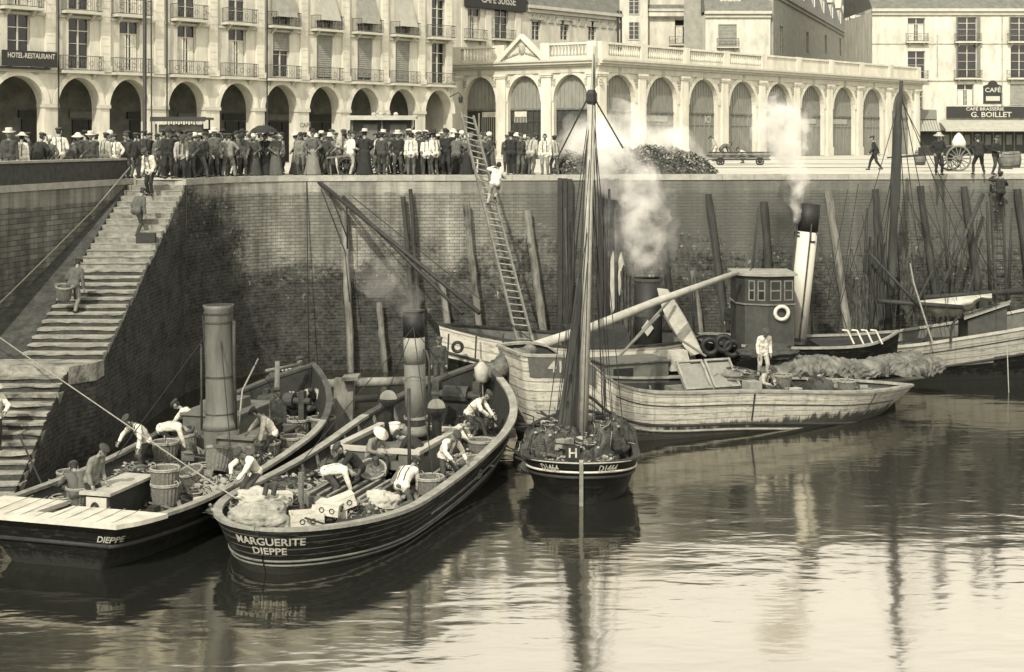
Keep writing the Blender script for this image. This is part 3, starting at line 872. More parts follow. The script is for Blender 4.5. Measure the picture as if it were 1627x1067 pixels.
mb.add([(xe + .2, -.4, CO + .35), (xe + .2, D, CO + .35), (xe + .2, D, CO + 3.9), (xe + .2, 1.6, CO + 3.4)], [(0, 1, 2, 3)])
mb.build("roof", M_slate, t_b)
kinds = ['curtain', 'plain', 'plain', 'curtain', 'curtain', 'curtain', 'b.4', 'b.93', 'b.9', 'b.95', 'plain']
for i, x in enumerate(bt):
    k = kinds[i]
    bl = float(k[1:]) if k[0] == 'b' else 0
    window(t_b, MBl, x, BASE + .08, WW, WH, kind=k, blind=bl)
    window(t_b, MBl, x, F2 + .08, WW, 2.6, kind='plain' if i > 4 else ('curtain' if i % 2 else 'plain'))
    window(t_b, MBl, x, F3 + .4, WW, 2.1, bars=2)
    if i not in (0, 1): balcony(t_b, MBl, x, BASE + .0, 2.5, .5, .82)
    balcony(t_b, MBl, x, F2 + .0, 2.3, .62, .85)
    if 6 <= i <= 9:
        mb = MB(MBl); n = 6
        for q in range(n):
            f0, f1 = q / n, (q + 1) / n
            y0_, y1_ = lerp(-.03, -.75, f0 ** 1.3), lerp(-.03, -.75, f1 ** 1.3); z0_, z1_ = lerp(F2 + 2.75, F2 + .55, f0), lerp(F2 + 2.75, F2 + .55, f1)
            mb.add([(x - .75, y0_, z0_), (x + .75, y0_, z0_), (x + .75, y1_, z1_), (x - .75, y1_, z1_)], [(0, 3, 2, 1)])
            for s in (-1, 1): mb.add([(x + s * .75, y0_, z0_), (x + s * .75, y1_, z1_), (x + s * .75, -.02, z1_), (x + s * .75, -.02, z0_)], [(0, 1, 2, 3)])
        mb.build("awning", M_awn if i % 2 else M_blind, t_b)
x = bt[1]
mb = MB(MBl); mb.bb(x - 1.2, x + 1.95, -.5, -.42, BASE + .12, BASE + .95)
sg = mb.build("name_board", M_sign, t_b)
mb = MB(MBl); flat_text(mb, "HOTEL-RESTAURANT", .38, (x + .45, -.505, BASE + .68), sx=.74)
mb.build("lettering", M_letter, sg)
mb = MB(MBl); mb.bb(x - 1.55, x + 1.6, -.42, -.005, BASE + .003, BASE + .1); mb.build("board_bracket", M_iron, sg)
mb = MB(MBl)
for i in (1, 3, 5): 
    xr = (bt[i] + bt[i + 1]) / 2 + .42; mb.tube([(xr, -.2, QZ), (xr, -.2, CO)], .05, 6); mb.cut()
mb.each("downpipe", M_iron, t_b)
mb = MB(MBl)
xr = (bt[6] + bt[7]) / 2 - .1
flat_text(mb, "CAFÉ", .38, (xr + .25, -.012, QZ + 2.35)); mb.build("wall_lettering", M_shutter, t_b)
xr = (bt[2] + bt[3]) / 2 + .0
# wall lantern on a bracket near the market
mb = MB(MBl); x = xe - .3
mb.tube([(x, 0, 12.2), (x, -.9, 12.5), (x, -1.1, 12.35)], .03, 6); mb.lathe([(.05, 0), (.13, .05), (.18, .4), (.1, .5), (.03, .62)], (x, -1.1, 11.75), 6)
mb.build("wall_lantern", M_iron, t_b)

# ------------------------------------------------------------------ fish market with the pediment
CR = V((6.16, 102.0)); UR = V((.669, .743)).normalized(); UL = V((.823, -.568)).normalized()
LL = 12.9; LRt = 50.7
OL = CR - UL * LL
MLf = frame(OL, math.atan2(UL.y, UL.x)); MRt = frame(CR, math.atan2(UR.y, UR.x))
t_m = thing("fish_market", "pale arcaded market hall with balustrade and small pediment at its corner", "building", (CR.x, CR.y, QZ))
ZS, RI, ZC = 12.05, 1.92, 14.55
la = [(line_t(p, OL, UL), 1.48, ZS, RI) for p in (763, 833, 907)]
rpx = [983, 1052, 1118, 1180, 1237, 1291, 1341, 1387, 1433]
ra = [(line_t(p, CR, UR), 1.98, ZS - .1, RI + .1) for p in rpx]
mb = MB(MLf); arch_wall(mb, 0, LL, QZ - .05, ZC, la, .5); w1 = mb
mb = MB(MRt); arch_wall(mb, 0, LRt, QZ - .05, ZC, ra, .5)
mb.add([(LRt, 0, QZ), (LRt, 14, QZ), (LRt, 14, ZC), (LRt, 0, ZC)], [(0, 1, 2, 3)])
w1.add(mb.v, mb.f) if False else None
b_ = MB(); 
for q in (w1, mb):
    b_.add(q.v, q.f)
pA = MRt @ V((0, 0, 0)); pB = MRt @ V((LRt, 0, 0)); pD = MLf @ V((0, 0, 0)); pC = MRt @ V((LRt, 14, 0))
b_.add([(pD.x, pD.y, QZ), (pC.x, pC.y, QZ), (pC.x, pC.y, ZC), (pD.x, pD.y, ZC)], [(0, 1, 2, 3)])
b_.build("wall", M_plaster2, t_m)
mb = MB(); mb.add([(p.x, p.y, ZC + .55) for p in (pA, pB, pC, pD)], [(0, 1, 2, 3)]); mb.build("roof", M_slate, t_m)
mb = MB()
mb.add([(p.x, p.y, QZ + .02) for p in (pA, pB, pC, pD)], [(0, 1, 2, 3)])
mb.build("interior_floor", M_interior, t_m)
cor = MB(); pil = MB(); bal = MB(); pan = MB(); ring = MB(); con = MB(); plinth = MB()
for (Mx, L, ars, isl) in ((MLf, LL, la, True), (MRt, LRt, ra, False)):
    cor.M = pil.M = bal.M = pan.M = ring.M = con.M = plinth.M = Mx
    e0, e1 = (-.3 if isl else -.14), (L + .14 if isl else L + .3)
    cor.bb(e0, e1, -.12, -.003, ZC - .45, ZC - .003); cor.bb(e0 - .0, e1, -.3, .2, ZC, ZC + .16); cor.bb(e0, e1, -.5, .2, ZC + .161, ZC + .36); cor.bb(e0, e1, -.62, .2, ZC + .361, ZC + .5); cor.bb(e0, e1, -.62, .2, ZC + .51, ZC + .7) if False else None
    xs = [a[0] for a in ars]
    mids = [(a + b) / 2 for a, b in zip(xs[:-1], xs[1:])]
    mids = [xs[0] - (xs[1] - xs[0]) / 2] + mids + [xs[-1] + (xs[-1] - xs[-2]) / 2]
    mids[0] = max(mids[0], .35); mids[-1] = min(mids[-1], L - .35)
    for x in mids:
        pil.bb(x - .42, x + .42, -.2, -.003, QZ + .75, ZC - .75); pil.bb(x - .5, x + .5, -.26, -.003, QZ, QZ + .75)
        pil.bb(x - .5, x + .5, -.27, -.003, ZC - .745, ZC - .62); pil.bb(x - .56, x + .56, -.33, -.003, ZC - .615, ZC - .455)
        pan.bb(x - .4, x + .4, -.36, -.0, ZC + .505, ZC + 1.75)
        pil.cut(); pan.cut()
        for s in (-1, 1):
            for k in range(3): con.bb(x + s * .62 - .14, x + s * .62 + .14, -.1, -.003, ZC - 1.0 - k * .2, ZC - .86 - k * .2)
            con.cut()
    for (xc, hw, zs, ri) in ars:
        ring.M = Mx; arch_ring(ring, xc, hw, zs, ri, .34, .07); ring.cut()
        con.prism([(xc - .14, -.14, zs + ri - .02), (xc + .14, -.14, zs + ri - .02), (xc + .2, -.14, zs + ri + .5), (xc - .2, -.14, zs + ri + .5)], (0, .13, 0)); con.cut()
    allp = mids
    for i, (a, b) in enumerate(zip(allp[:-1], allp[1:])):
        a2, b2 = a + .41, b - .41
        if isl and i == 1: continue
        pan.bb(a2, b2, -.3, -.05, ZC + .505, ZC + .75); pan.bb(a2, b2, -.34, -.02, ZC + 1.56, ZC + 1.72)
        pan.cut()
        if (not isl) and i >= 4: pan.bb(a2, b2, -.24, -.1, ZC + .751, ZC + 1.559); pan.cut(); continue
        n = int((b2 - a2) / .27)
        for k in range(n):
            bal.lathe([(.05, 0), (.09, .1), (.1, .25), (.05, .45), (.045, .6), (.08, .72), (.08, .81)], (a2 + (k + .5) * (b2 - a2) / n, -.18, ZC + .75), 6)
        bal.cut()
cor.build("cornice", M_trim, t_m); pil.each("pilaster", M_plaster2, t_m); bal.each("baluster_row", M_plaster2, t_m, smooth=True)
pan.each("parapet", M_plaster2, t_m); ring.each("archivolt", M_plaster2, t_m); con.each("console", M_rust, t_m)
mb = MB(MLf); xc = la[1][0]
hw_, zb, za = 2.35, ZC + .51, ZC + 2.5
mb.prism([(xc - hw_ + .3, -.28, zb), (xc + hw_ - .3, -.28, zb), (xc, -.28, za - .3)], (0, .4, 0))
for s in (-1, 1):
    mb.beam((xc + s * hw_, -.32, zb + .1), (xc, -.32, za), .5, .2, up=(0, 1, 0)) if False else None
    d = V((-s * hw_, 0, za - zb)).normalized()
    nrm = V((s * (za - zb), 0, hw_)).normalized()
    p0 = V((xc + s * hw_, 0, zb)); p1 = V((xc, 0, za))
    mb.prism([p0 + V((0, -.55, 0)), p1 + V((0, -.55, 0)), p1 + V((0, -.55, -.34)), p0 + V((-s * .5, -.55, 0))], (0, .5, 0))
pd = mb.build("pediment", M_plaster2, t_m, fix=True)
mb = MB(MLf)   # shield with sprays in the pediment
mb.ell((xc, -.3, zb + .8), (.3, .12, .38), 0, 10, 6); mb.ell((xc, -.36, zb + .82), (.18, .1, .22), 0, 8, 6)
for s in (-1, 1):
    for k in range(6):
        mb.ell((xc + s * (.4 + k * .2), -.3, zb + .55 - k * .055), (.14, .06, .1), 0, 6, 4)
    mb.ell((xc + s * .3, -.3, zb + 1.15), (.09, .06, .09), 0, 6, 4)
mb.build("carved_relief", M_rust, pd, smooth=True)
for Mx, ars, isl in ((MLf, la, True), (MRt, ra, False)):
    for i, (xc, hw, zs, ri) in enumerate(ars):
        zt = 11.55 if isl else 11.35
        mb = MB(Mx); y = .38
        ap = [(x_, z_) for x_, z_ in arch_pts(xc, hw, zs, ri)]
        mb.prism([(xc - hw, y, zt)] + [(x_, y, z_) for x_, z_ in ap] + [(xc + hw, y, zt)], (0, .06, 0))
        n = 9 if isl else 11
        for k in range(1, n):
            xx = xc - hw + 2 * hw * k / n
            zz = zs + ri * math.sqrt(max(0, 1 - ((xx - xc) / hw) ** 2))
            mb.bb(xx - .035, xx + .035, y - .04, y - .001, zt, zz)
        lu = mb.build("lunette", M_louvre if (isl or i < 4 or i > 5) else M_shutter, t_m)
        mb = MB(Mx); mb.bb(xc - hw, xc + hw, y - .05, y + .08, zt - .14, zt - .002); mb.build("transom", M_wood, lu)
        mb = MB(Mx)
        mb.bb(xc - hw, xc + hw, y + .05, y + .1, QZ, zt - .15)
        for k in range(7): xx = xc - hw + 2 * hw * k / 6; mb.bb(xx - .05, xx + .05, y - .02, y + .049, QZ, zt - .15)
        mb.bb(xc - hw, xc + hw, y - .01, y + .048, QZ + .02, QZ + .5) ; mb.bb(xc - hw, xc + hw, y - .01, y + .047, zt - 1.0, zt - .85)
        dr = mb.build("door", M_door if isl else M_louvre, t_m)
        if isl and i < 2:
            mb = MB(Mx); mb.bb(xc + hw * (-.05 if i == 0 else -.75), xc + hw * (.9 if i == 0 else -.02), y - .03, y - .012, zt - .62, zt - .22)
            mb.bb(xc + hw * -.3, xc + hw * -.2, y - .03, y - .021, QZ + .5, zt - .3) if i == 0 else None
            mb.build("notice_panel", M_white, dr)
            mb = MB(Mx)
            for k in range(9): xx = xc + hw * lerp(-.05 if i == 0 else -.75, .9 if i == 0 else -.02, k / 8); mb.bb(xx - .02, xx + .02, y - .04, y - .022, zt - 2.6 if i == 0 else zt - 1.05, zt - .64)
            mb.build("grille", M_frame, dr)
        if not isl and i == 2:
            mb = MB(Mx); flat_text(mb, "ICI", .75, (xc + hw * .55, y - .03, zt - .55)); mb.build("lettering", M_letter, dr)
        elif not isl and i in (1, 4, 5, 6):
            mb = MB(Mx); mb.bb(xc - hw * .9, xc + hw * .6, y - .03, y - .012, zt - .75, zt - .3); mb.build("faded_panel", M_awn, dr)

# ------------------------------------------------------------------ houses behind the market
def house(name, label, O, U, x1, z1, wins, depth=9, mtl=M_plaster, roof=None, cornice=True, z0=QZ):
    Mx = frame(O, math.atan2(U.y, U.x))
    t = thing(name, label, "building", (O[0], O[1], QZ), math.atan2(U.y, U.x))
    mb = MB(Mx); hs = [(x - w / 2, x + w / 2, z, z + h) for (x, z, w, h, *_) in wins]
    grid_wall(mb, 0, x1, z0, z1, hs, .28)
    mb.add([(x1, 0, z0), (x1, depth, z0), (x1, depth, z1), (x1, 0, z1)], [(0, 1, 2, 3)])
    mb.add([(0, 0, z0), (0, depth, z0), (0, depth, z1), (0, 0, z1)], [(0, 3, 2, 1)])
    mb.build("wall", mtl, t)
    for (x, z, w, h, *rest) in wins:
        kd = rest[0] if rest else 'plain'; bal_ = rest[1] if len(rest) > 1 else None
        window(t, Mx, x, z, w, h, kind=kd if kd != 'blind' else 'plain', blind=.95 if kd == 'blind' else 0)
        if bal_: balcony(t, Mx, x, z, w + bal_, .5, .8, step_=.16)
    if cornice:
        mb = MB(Mx); mb.bb(-.1, x1 + .1, -.4, .2, z1 - .002, z1 + .28); mb.bb(-.05, x1 + .05, -.2, -.003, z1 - .35, z1 - .01); mb.build("cornice", M_trim if mtl is not M_shadewall else M_shadewall, t)
    if roof:
        mb = MB(Mx); r0, rh = roof
        mb.add([(-.1, -.35, z1 + .281), (x1 + .1, -.35, z1 + .281), (x1 + .1, r0, z1 + rh), (-.1, r0, z1 + rh), (x1 + .1, depth, z1 + rh), (-.1, depth, z1 + rh), (x1 + .1, depth, z1 + .281), (-.1, depth, z1 + .281)],
               [(0, 1, 2, 3), (3, 2, 4, 5), (1, 6, 4, 2), (0, 3, 5, 7)])
        mb.build("roof", M_slate, t)
    return t, Mx
def zat(py, Y): return H - (py - HY) * Y / F
UK = UB
O1 = V((-5.4, 117.5)); 
tk = lambda px: line_t(px, O1, UK)
xs1 = tk(838)
w_ = []
for px in (752, 797):
    x = tk(px); Y = O1.y + UK.y * x
    w_.append((x, zat(62, Y), 1.7, 2.6, 'curtain' if px == 752 else 'plain', .9))
Ym = O1.y + UK.y * tk(785)
t_k, Mk = house("cafe_house", "pale house with dark café name board under its eaves left behind the market", O1, UK, xs1, zat(-45, Ym), w_, roof=(1.8, 3))
mb = MB(Mk); xa, xb = tk(736), tk(832)
mb.bb(xa, xb, -.35, -.1, zat(15, Ym), zat(-14, Ym)); sg = mb.build("name_board", M_sign, t_k)
mb = MB(Mk); flat_text(mb, "CAFÉ SUISSE", .92, ((xa + xb) / 2 + .2, -.355, zat(2.5, Ym) + .1), sx=.86)
mb.build("lettering", M_letter, sg)
mb = MB(Mk)
for px in (737, 775, 822): x = tk(px); mb.bb(x - .35, x + .35, -.12, -.003, QZ, zat(17, Ym)); mb.cut()
mb.each("pilaster", M_plaster2, t_k)
O2 = O1 + UK * xs1
xs2 = line_t(984, O2, UK); Ym2 = O2.y + UK.y * xs2 * .5
w_ = [(line_t(px, O2, UK), zat(64, O2.y + UK.y * line_t(px, O2, UK)), 1.15, 1.75, 'plain') for px in (852, 897, 941)]
t_k2, Mk2 = house("low_wing", "low pale wing with three small windows and slate roof behind the balustrade", O2, UK, xs2, zat(20, Ym2), w_, roof=(3.5, 5))
mb = MB(Mk2)
for px in (852, 897, 941):
    x = line_t(px, O2, UK); zz = zat(64, O2.y + UK.y * x) + 1.8
    mb.bb(x - .9, x + .9, -.16, -.003, zz, zz + .14); mb.cut()
for k in range(12): mb.bb(.6 + k * xs2 / 12.2, .6 + k * xs2 / 12.2 + .7, -.1, -.003, zat(20, Ym2) - 1.15, zat(20, Ym2) - .5); mb.cut()
mb.each("window_hood", M_rust, t_k2)
mb = MB(Mk2); 
for px in (905, 944):
    x = line_t(px, O2, UK); z = zat(18, Ym2)
    mb.bb(x - .8, x + .8, .6, 3.5, z + .6, z + 2.8); mb.cut()
mb.each("dormer", M_plaster2, t_k2)
mb = MB(Mk2); mb.tube([(xs2 - .6, -.3, QZ), (xs2 - .6, -.3, zat(10, Ym2))], .09, 6); mb.cut(); mb.tube([(xs2 - .1, -.3, QZ), (xs2 - .1, -.3, zat(10, Ym2))], .09, 6)
mb.each("downpipe", M_iron, t_k2)
Y3 = 150.0
X3 = (984 - CX) / F * Y3; px2x = lambda px, Y=Y3: (px - CX) / F * Y - X3
t_k3, Mk3 = house("tall_house", "tall pale house face with one iron balcony door in the middle behind the market", V((X3, Y3)), V((1, 0.0)), px2x(1121), zat(18, Y3),
    [(px2x(1006), zat(64, Y3), 1.4, 2.1, 'plain'), (px2x(1006), zat(24, Y3), 1.3, 1.8), (px2x(1088), zat(70, Y3), 2.1, 2.6, 'curtain', 1.3)], roof=(2.5, 4))
mb = MB(Mk3); mb.bb(0, px2x(1028), -.9, -.01, QZ, zat(-25, Y3)); mb.bb(px2x(1030), px2x(1120), -.55, -.45, zat(26, Y3), zat(20, Y3)); mb.build("stair_turret", M_plaster, t_k3)
window(t_k3, Mk3, px2x(1006), zat(64, Y3), 1.1, 1.9, y=-.95); window(t_k3, Mk3, px2x(1006), zat(24, Y3), 1.1, 1.8, y=-.95)
Y4 = 140.0; X4 = (1121 - CX) / F * Y4
x4 = lambda px: (px - CX) / F * Y4 - X4
t_k4, Mk4 = house("corner_house", "corner house with lit front, railed window and steep slate roof", V((X4, Y4)), V((1, 0.0)), x4(1224), zat(22, Y4),
    [(x4(1156), zat(74, Y4), 1.8, 2.2, 'blind', .4)], depth=14, roof=(2.5, 4.2))
mb = MB(Mk4); mb.bb(x4(1145), x4(1178), .4, 2.6, zat(20, Y4) + .4, zat(20, Y4) + 2.8); dm = mb.build("dormer", M_frame, t_k4)
for px in (1153, 1168): window(dm, Mk4, x4(px), zat(18, Y4) + .7, .7, 1.5, y=.38)
# shaded flank of the corner house with stone carvings
U5 = V((.34, .94)).normalized(); O5 = V((X4 + x4(1224) + .35, Y4 + .3))
x5 = lambda px: line_t(px, O5, U5)
L5 = x5(1388)
def z5(py, px): return zat(py, O5.y + U5.y * x5(px))
w_ = [(x5(1242), z5(82, 1242), 2.0, 2.6), (x5(1283), z5(84, 1283), 1.9, 2.4), (x5(1312), z5(86, 1312), 1.9, 2.4), (x5(1335), z5(88, 1335), 1.9, 2.3), (x5(1355), z5(90, 1355), 1.9, 2.2), (x5(1373), z5(92, 1373), 1.9, 2.2)]
zE = z5(30, 1300)
t_k5, Mk5 = house("shaded_row", "shaded row of houses receding right with a dormered slate roof", O5, U5, L5, zE, w_, mtl=M_shadewall, roof=(1.6, 7.5))
for i, px in enumerate((1275, 1292, 1307, 1321, 1334, 1346, 1357, 1367, 1376)):
    x = x5(px); mb = MB(Mk5); mb.bb(x - .9, x + .9, -.1, 3, zE + .6, zE + 3.0); mb.prism([(x - 1.15, -.25, zE + 3.01), (x + 1.15, -.25, zE + 3.01), (x, -.25, zE + 4.2)], (0, 3, 0))
    dm = mb.build("dormer", M_trim, t_k5)
    MB(Mk5).bb(x - .5, x + .5, -.14, -.11, zE + .9, zE + 2.5).build("pane", M_glass, dm)
mb = MB(Mk5)
for i, px in enumerate((1262, 1298, 1325, 1346)):
    x = x5(px)
    for k in range(7): mb.bb(x - .45 + .05 * (k % 2), x + .45 - .05 * (k % 2), -.3, -.003, QZ + 2 + k * 1.2, QZ + 3.1 + k * 1.2)
    mb.cut()
mb.each("quoin_pier", M_rust, t_k5)

mb = MB(Mk5); mb.bb(L5 - 1.6, L5 + .1, .2, 4.5, zE - 4, zE + 9); mb.bb(L5 - 1.8, L5 + .2, .1, 4.6, zE + 9.001, zE + 9.4); mb.build('chimney', M_shadewall, t_k5)
# ------------------------------------------------------------------ café house on the right
Y6 = 143.0; X6 = (1386 - CX) / F * Y6
x6 = lambda px: (px - CX) / F * Y6 - X6
z6 = lambda py: zat(py, Y6)
w_ = [(x6(1456), z6(66), 1.75, 2.4, 'curtain', .5), (x6(1456), z6(125), 1.75, 2.8, 'plain', .5),
      (x6(1537), z6(66), 1.9, 2.5, 'shutters', .8), (x6(1537), z6(124), 1.9, 3.4, 'shutters', .9), (x6(1534), z6(168), 1.7, 2.2, 'curtain'),
      (x6(1620), z6(66), 1.8, 2.5, 'shutters', .8), (x6(1620), z6(124), 1.8, 3.4, 'plain', .9), (x6(1620), z6(168), 1.9, 2.2, 'blind'),
      (x6(1456), z6(180), 1.3, 2.3)]
for px in (1700, 1780):
    w_ += [(x6(px), z6(66), 1.8, 2.5, 'shutters', .8), (x6(px), z6(124), 1.8, 3.4, 'plain', .9)]
t_c, Mc = house("corner_cafe", "pale three storey café house with awnings and dark sign boards on the far right", V((X6, Y6)), V((1, 0.0)), x6(1860), z6(18), w_, depth=12, roof=(5, 4.5))
mb = MB(Mc); mb.bb(x6(1502), x6(1700), -.55, -.31, z6(187), z6(169)); sg = mb.build("name_board", M_sign, t_c)
mb = MB(Mc); flat_text(mb, "G. BOILLET", .72, (x6(1572), -.555, z6(182.2)), sx=1.15); flat_text(mb, "CAFÉ BRASSERIE", .44, (x6(1562), -.555, z6(173.2)), sx=1.2); mb.build("lettering", M_letter, sg)
mb = MB(Mc)
xc, w = x6(1577), .95
mb.prism([(xc - w, -.1, z6(164)), (xc + w, -.1, z6(164)), (xc + w, -.1, z6(136)), (xc + w * .55, -.1, z6(134))] + [(xc + w * .5 * math.cos(a), -.1, z6(133) + .35 * math.sin(a)) for a in (0, .6, 1.2, 1.8, 2.4, PI)] + [(xc - w * .55, -.1, z6(134)), (xc - w, -.1, z6(136))], (0, .08, 0))
sg = mb.build("hanging_board", M_sign, t_c)
mb = MB(Mc); flat_text(mb, "CAFÉ", .62, (xc, -.105, z6(143)), sx=1.1); mb.bb(xc - .7, xc + .7, -.118, -.104, z6(160), z6(152.5)); mb.build("lettering", M_letter, sg)
mb = MB(Mc)
mb.add([(x6(1490), -.31, z6(190)), (x6(1700), -.31, z6(190)), (x6(1700), -2.6, z6(205)), (x6(1490), -2.6, z6(205))], [(0, 3, 2, 1)])
mb.add([(x6(1490), -2.6, z6(205)), (x6(1700), -2.6, z6(205)), (x6(1700), -2.62, z6(208.5)), (x6(1490), -2.62, z6(208.5))], [(0, 3, 2, 1)])
mb.build("awning", M_awn, t_c)
mb = MB(Mc); mb.bb(x6(1488), x6(1700), -.06, -.004, QZ, z6(207)); mb.build("shopfront", M_door, t_c)
mb = MB(Mc)
for k in range(10): x = x6(1495) + k * 1.05; mb.bb(x - .05, x + .05, -.1, -.061, QZ, z6(208)); mb.bb(x + .25, x + .8, -.09, -.061, QZ + .9, QZ + 1.9); mb.cut()
mb.each("glazing_bar", M_shutter, t_c)
mb = MB(Mc); mb.bb(x6(1456), x6(1486), -.5, -.02, z6(189), z6(174)); mb.build("shutter_box", M_shutter, t_c)
mb = MB(Mc); n = 14
for k in range(n):
    xa, xb = lerp(x6(1456), x6(1486), k / n), lerp(x6(1456), x6(1486), (k + 1) / n)
    mb.add([(xa, -.3, z6(189.5)), (xb, -.3, z6(189.5)), (xb, -1.5, z6(208)), (xa, -1.5, z6(208))], [(0, 3, 2, 1)], k % 2)
mb.build("striped_awning", [M_awn, M_shutter], t_c)
mb = MB(Mc); mb.bb(x6(1458), x6(1488), -.06, -.004, QZ, z6(209)); mb.build("side_door", M_door, t_c)
mb = MB(Mc)
for px in (1489, 1592): mb.tube([(x6(px), -.1, z6(168 if px > 1500 else 120)), (x6(px), -.1, z6(55 if px < 1500 else 18))], .06, 6); mb.cut()
mb.each("downpipe", M_rust, t_c); mb = MB(Mc)
mb.bb(0, x6(1860), -.08, -.003, z6(129), z6(127)); mb.cut(); mb.bb(0, x6(1860), -.06, -.003, z6(70), z6(68.5)); mb.each("string_course", M_rust, t_c)
# ================================================================== boats
SINK = 0.42        # the two steam boats at the left lie this much deeper than first measured
_G0 = G
def G(px, py, z=0.0):
    return _G0(px, py, z - SINK if (px < 850 and 0.8 <= z <= 2.1) else z)
def spl(tab, t):
    if t <= tab[0][0]: return tab[0][1]
    for i in range(len(tab) - 1):
        (t0, a), (t1, b) = tab[i], tab[i + 1]
        if t <= t1:
            u = (t - t0) / (t1 - t0)
            am = (tab[i + 1][1] - tab[i - 1][1]) / (tab[i + 1][0] - tab[i - 1][0]) if i > 0 else (b - a) / (t1 - t0)
            bm = (tab[i + 2][1] - a) / (tab[i + 2][0] - t0) if i + 2 < len(tab) else (b - a) / (t1 - t0)
            d = t1 - t0
            return (2 * u**3 - 3 * u**2 + 1) * a + (u**3 - 2 * u**2 + u) * d * am + (-2 * u**3 + 3 * u**2) * b + (u**3 - u**2) * d * bm
    return tab[-1][1]
class Hull:
    def __init__(s, o, ax, L, B, sheer, keel=-.9, ts=.25, tw=0.0, tb=.6, pb=2.3, rs=.5, rb=.8, em=.3, es=.6, eb=.7, sink=0.0, sc=1.0):
        s.a = V((ax[0], ax[1])).normalized(); s.o = o; s.L = L; s.B = B; s.sheer = sheer; s.keel = keel
        s.ts, s.tw, s.tb, s.pb, s.rs, s.rb, s.em, s.es, s.eb = ts, tw, tb, pb, rs, rb, em, es, eb
        s.M = frame((o[0], o[1], -sink), math.atan2(s.a.y, s.a.x)) @ Matrix.Diagonal((sc, sc, 1, 1))
        s.N = 48
        s.tv = [.5 - .5 * math.cos(PI * i / s.N) for i in range(s.N + 1)]
    def sh(s, t): return spl(s.sheer, t)
    def hb(s, t):
        st = 1.0
        if t < s.ts:
            q = math.sqrt(max(0, 1 - (1 - t / s.ts) ** 2)); st = s.tw + (1 - s.tw) * q
        bo = 1.0
        if t > s.tb: bo = 1 - ((t - s.tb) / (1 - s.tb)) ** s.pb
        return max(0.012, s.B * min(st, 1) * bo)
    def pt(s, t, k, side, off=0.0):
        z = s.keel + k * (s.sh(t) - s.keel)
        e = s.em + (s.es - s.em) * max(0, 1 - t / .3) ** 1.2 + (s.eb - s.em) * max(0, (t - .6) / .4) ** 1.2
        y = s.hb(t) * (max(k, 0) ** e) + off
        x = t * s.L + s.rs * (1 - k) * (1 - t) ** 6 - s.rb * (1 - k) * t ** 6
        return V((x, side * y, z))
    def kz(s, t, z): return (z - s.keel) / (s.sh(t) - s.keel)
    def shell(s, name, mats, parent, split=None, K=9):
        mb = MB(s.M)
        for side in (-1, 1):
            for i in range(s.N):
                for k in range(K):
                    q = [(s.tv[i], k / K), (s.tv[i + 1], k / K), (s.tv[i + 1], (k + 1) / K), (s.tv[i], (k + 1) / K)]
                    p = [s.pt(a, b, side) for a, b in q]
                    u = [(a * s.L + (30 if side > 0 else 0), b * 2.2) for a, b in q]
                    mi = 0
                    if split is not None:
                        tm = (s.tv[i] + s.tv[i + 1]) / 2; km = (k + .5) / K
                        if s.sh(tm) - (s.keel + km * (s.sh(tm) - s.keel)) > split: mi = 1
                    mb.add(p, [(0, 1, 2, 3) if side < 0 else (0, 3, 2, 1)], mi, [u if side < 0 else [u[0], u[3], u[2], u[1]]])
        if s.tw > 0.02:
            for k in range(K):
                p = [s.pt(0, k / K, 1), s.pt(0, k / K, -1), s.pt(0, (k + 1) / K, -1), s.pt(0, (k + 1) / K, 1)]
                w = s.hb(0)
                mb.add(p, [(0, 1, 2, 3)], 0, [[(-w, k / K * 2.2), (w, k / K * 2.2), (w, (k + 1) / K * 2.2), (-w, (k + 1) / K * 2.2)]])
        return mb.build(name, mats, parent, smooth=True)
    def inner(s, name, mtl, parent, deck):
        mb = MB(s.M)
        for side in (-1, 1):
            for i in range(s.N):
                q = []
                for t in (s.tv[i], s.tv[i + 1]):
                    kd = s.kz(t, min(deck, s.sh(t) - .05))
                    a = s.pt(t, kd, side, -.12); b = s.pt(t, 1, side, -.1)
                    if a.y * side < 0: a.y = 0
                    if b.y * side < 0: b.y = 0
                    q.append((a, b))
                mb.add([q[0][0], q[1][0], q[1][1], q[0][1]], [(0, 1, 2, 3)])
        return mb.build(name, mtl, parent, smooth=True)
    def deck(s, name, mtl, parent, z, t0=.005, t1=.985, k=None):
        mb = MB(s.M); prev = None
        for i in range(s.N + 1):
            t = min(max(s.tv[i], t0), t1)
            zz = min(z, s.sh(t) - .06)
            a = s.pt(t, s.kz(t, zz), 1, -.03); b = s.pt(t, s.kz(t, zz), -1, -.03)
            if a.y < 0: a.y = b.y = 0
            if prev: mb.add([prev[1], b, a, prev[0]], [(0, 1, 2, 3)])
            prev = (a, b)
        return mb.build(name, mtl, parent)
    def rail(s, name, mtl, parent, w=.2, h=.07, lift=.0, dark=2.0):
        mb = MB(s.M)
        for side in (-1, 1):
            ring = []
            for t in s.tv:
                p = s.pt(t, 1, side)
                yi = max(0.0, abs(p.y) - w)
                yo = abs(p.y) + .05
                z = p.z + lift
                ring.append([V((p.x, side * yo, z)), V((p.x, side * yo, z + h)), V((p.x, side * yi, z + h)), V((p.x, side * yi, z))])
            for i in range(s.N):
                A, B = ring[i], ring[i + 1]
                mb.add(A + B, [(0, 4, 5, 1), (1, 5, 6, 2), (2, 6, 7, 3)], 1 if s.tv[i] > (dark if side > 0 else dark + .2) else 0)
        if s.tw > 0.02:
            p = s.pt(0, 1, 1); mb.box((p.x - .0, 0, p.z + h / 2 + lift), (.14, 2 * p.y + .1, h * .98))
        # round stern: close the aft edge
        return mb.build(name, [mtl, M_bowrail], parent, fix=True)
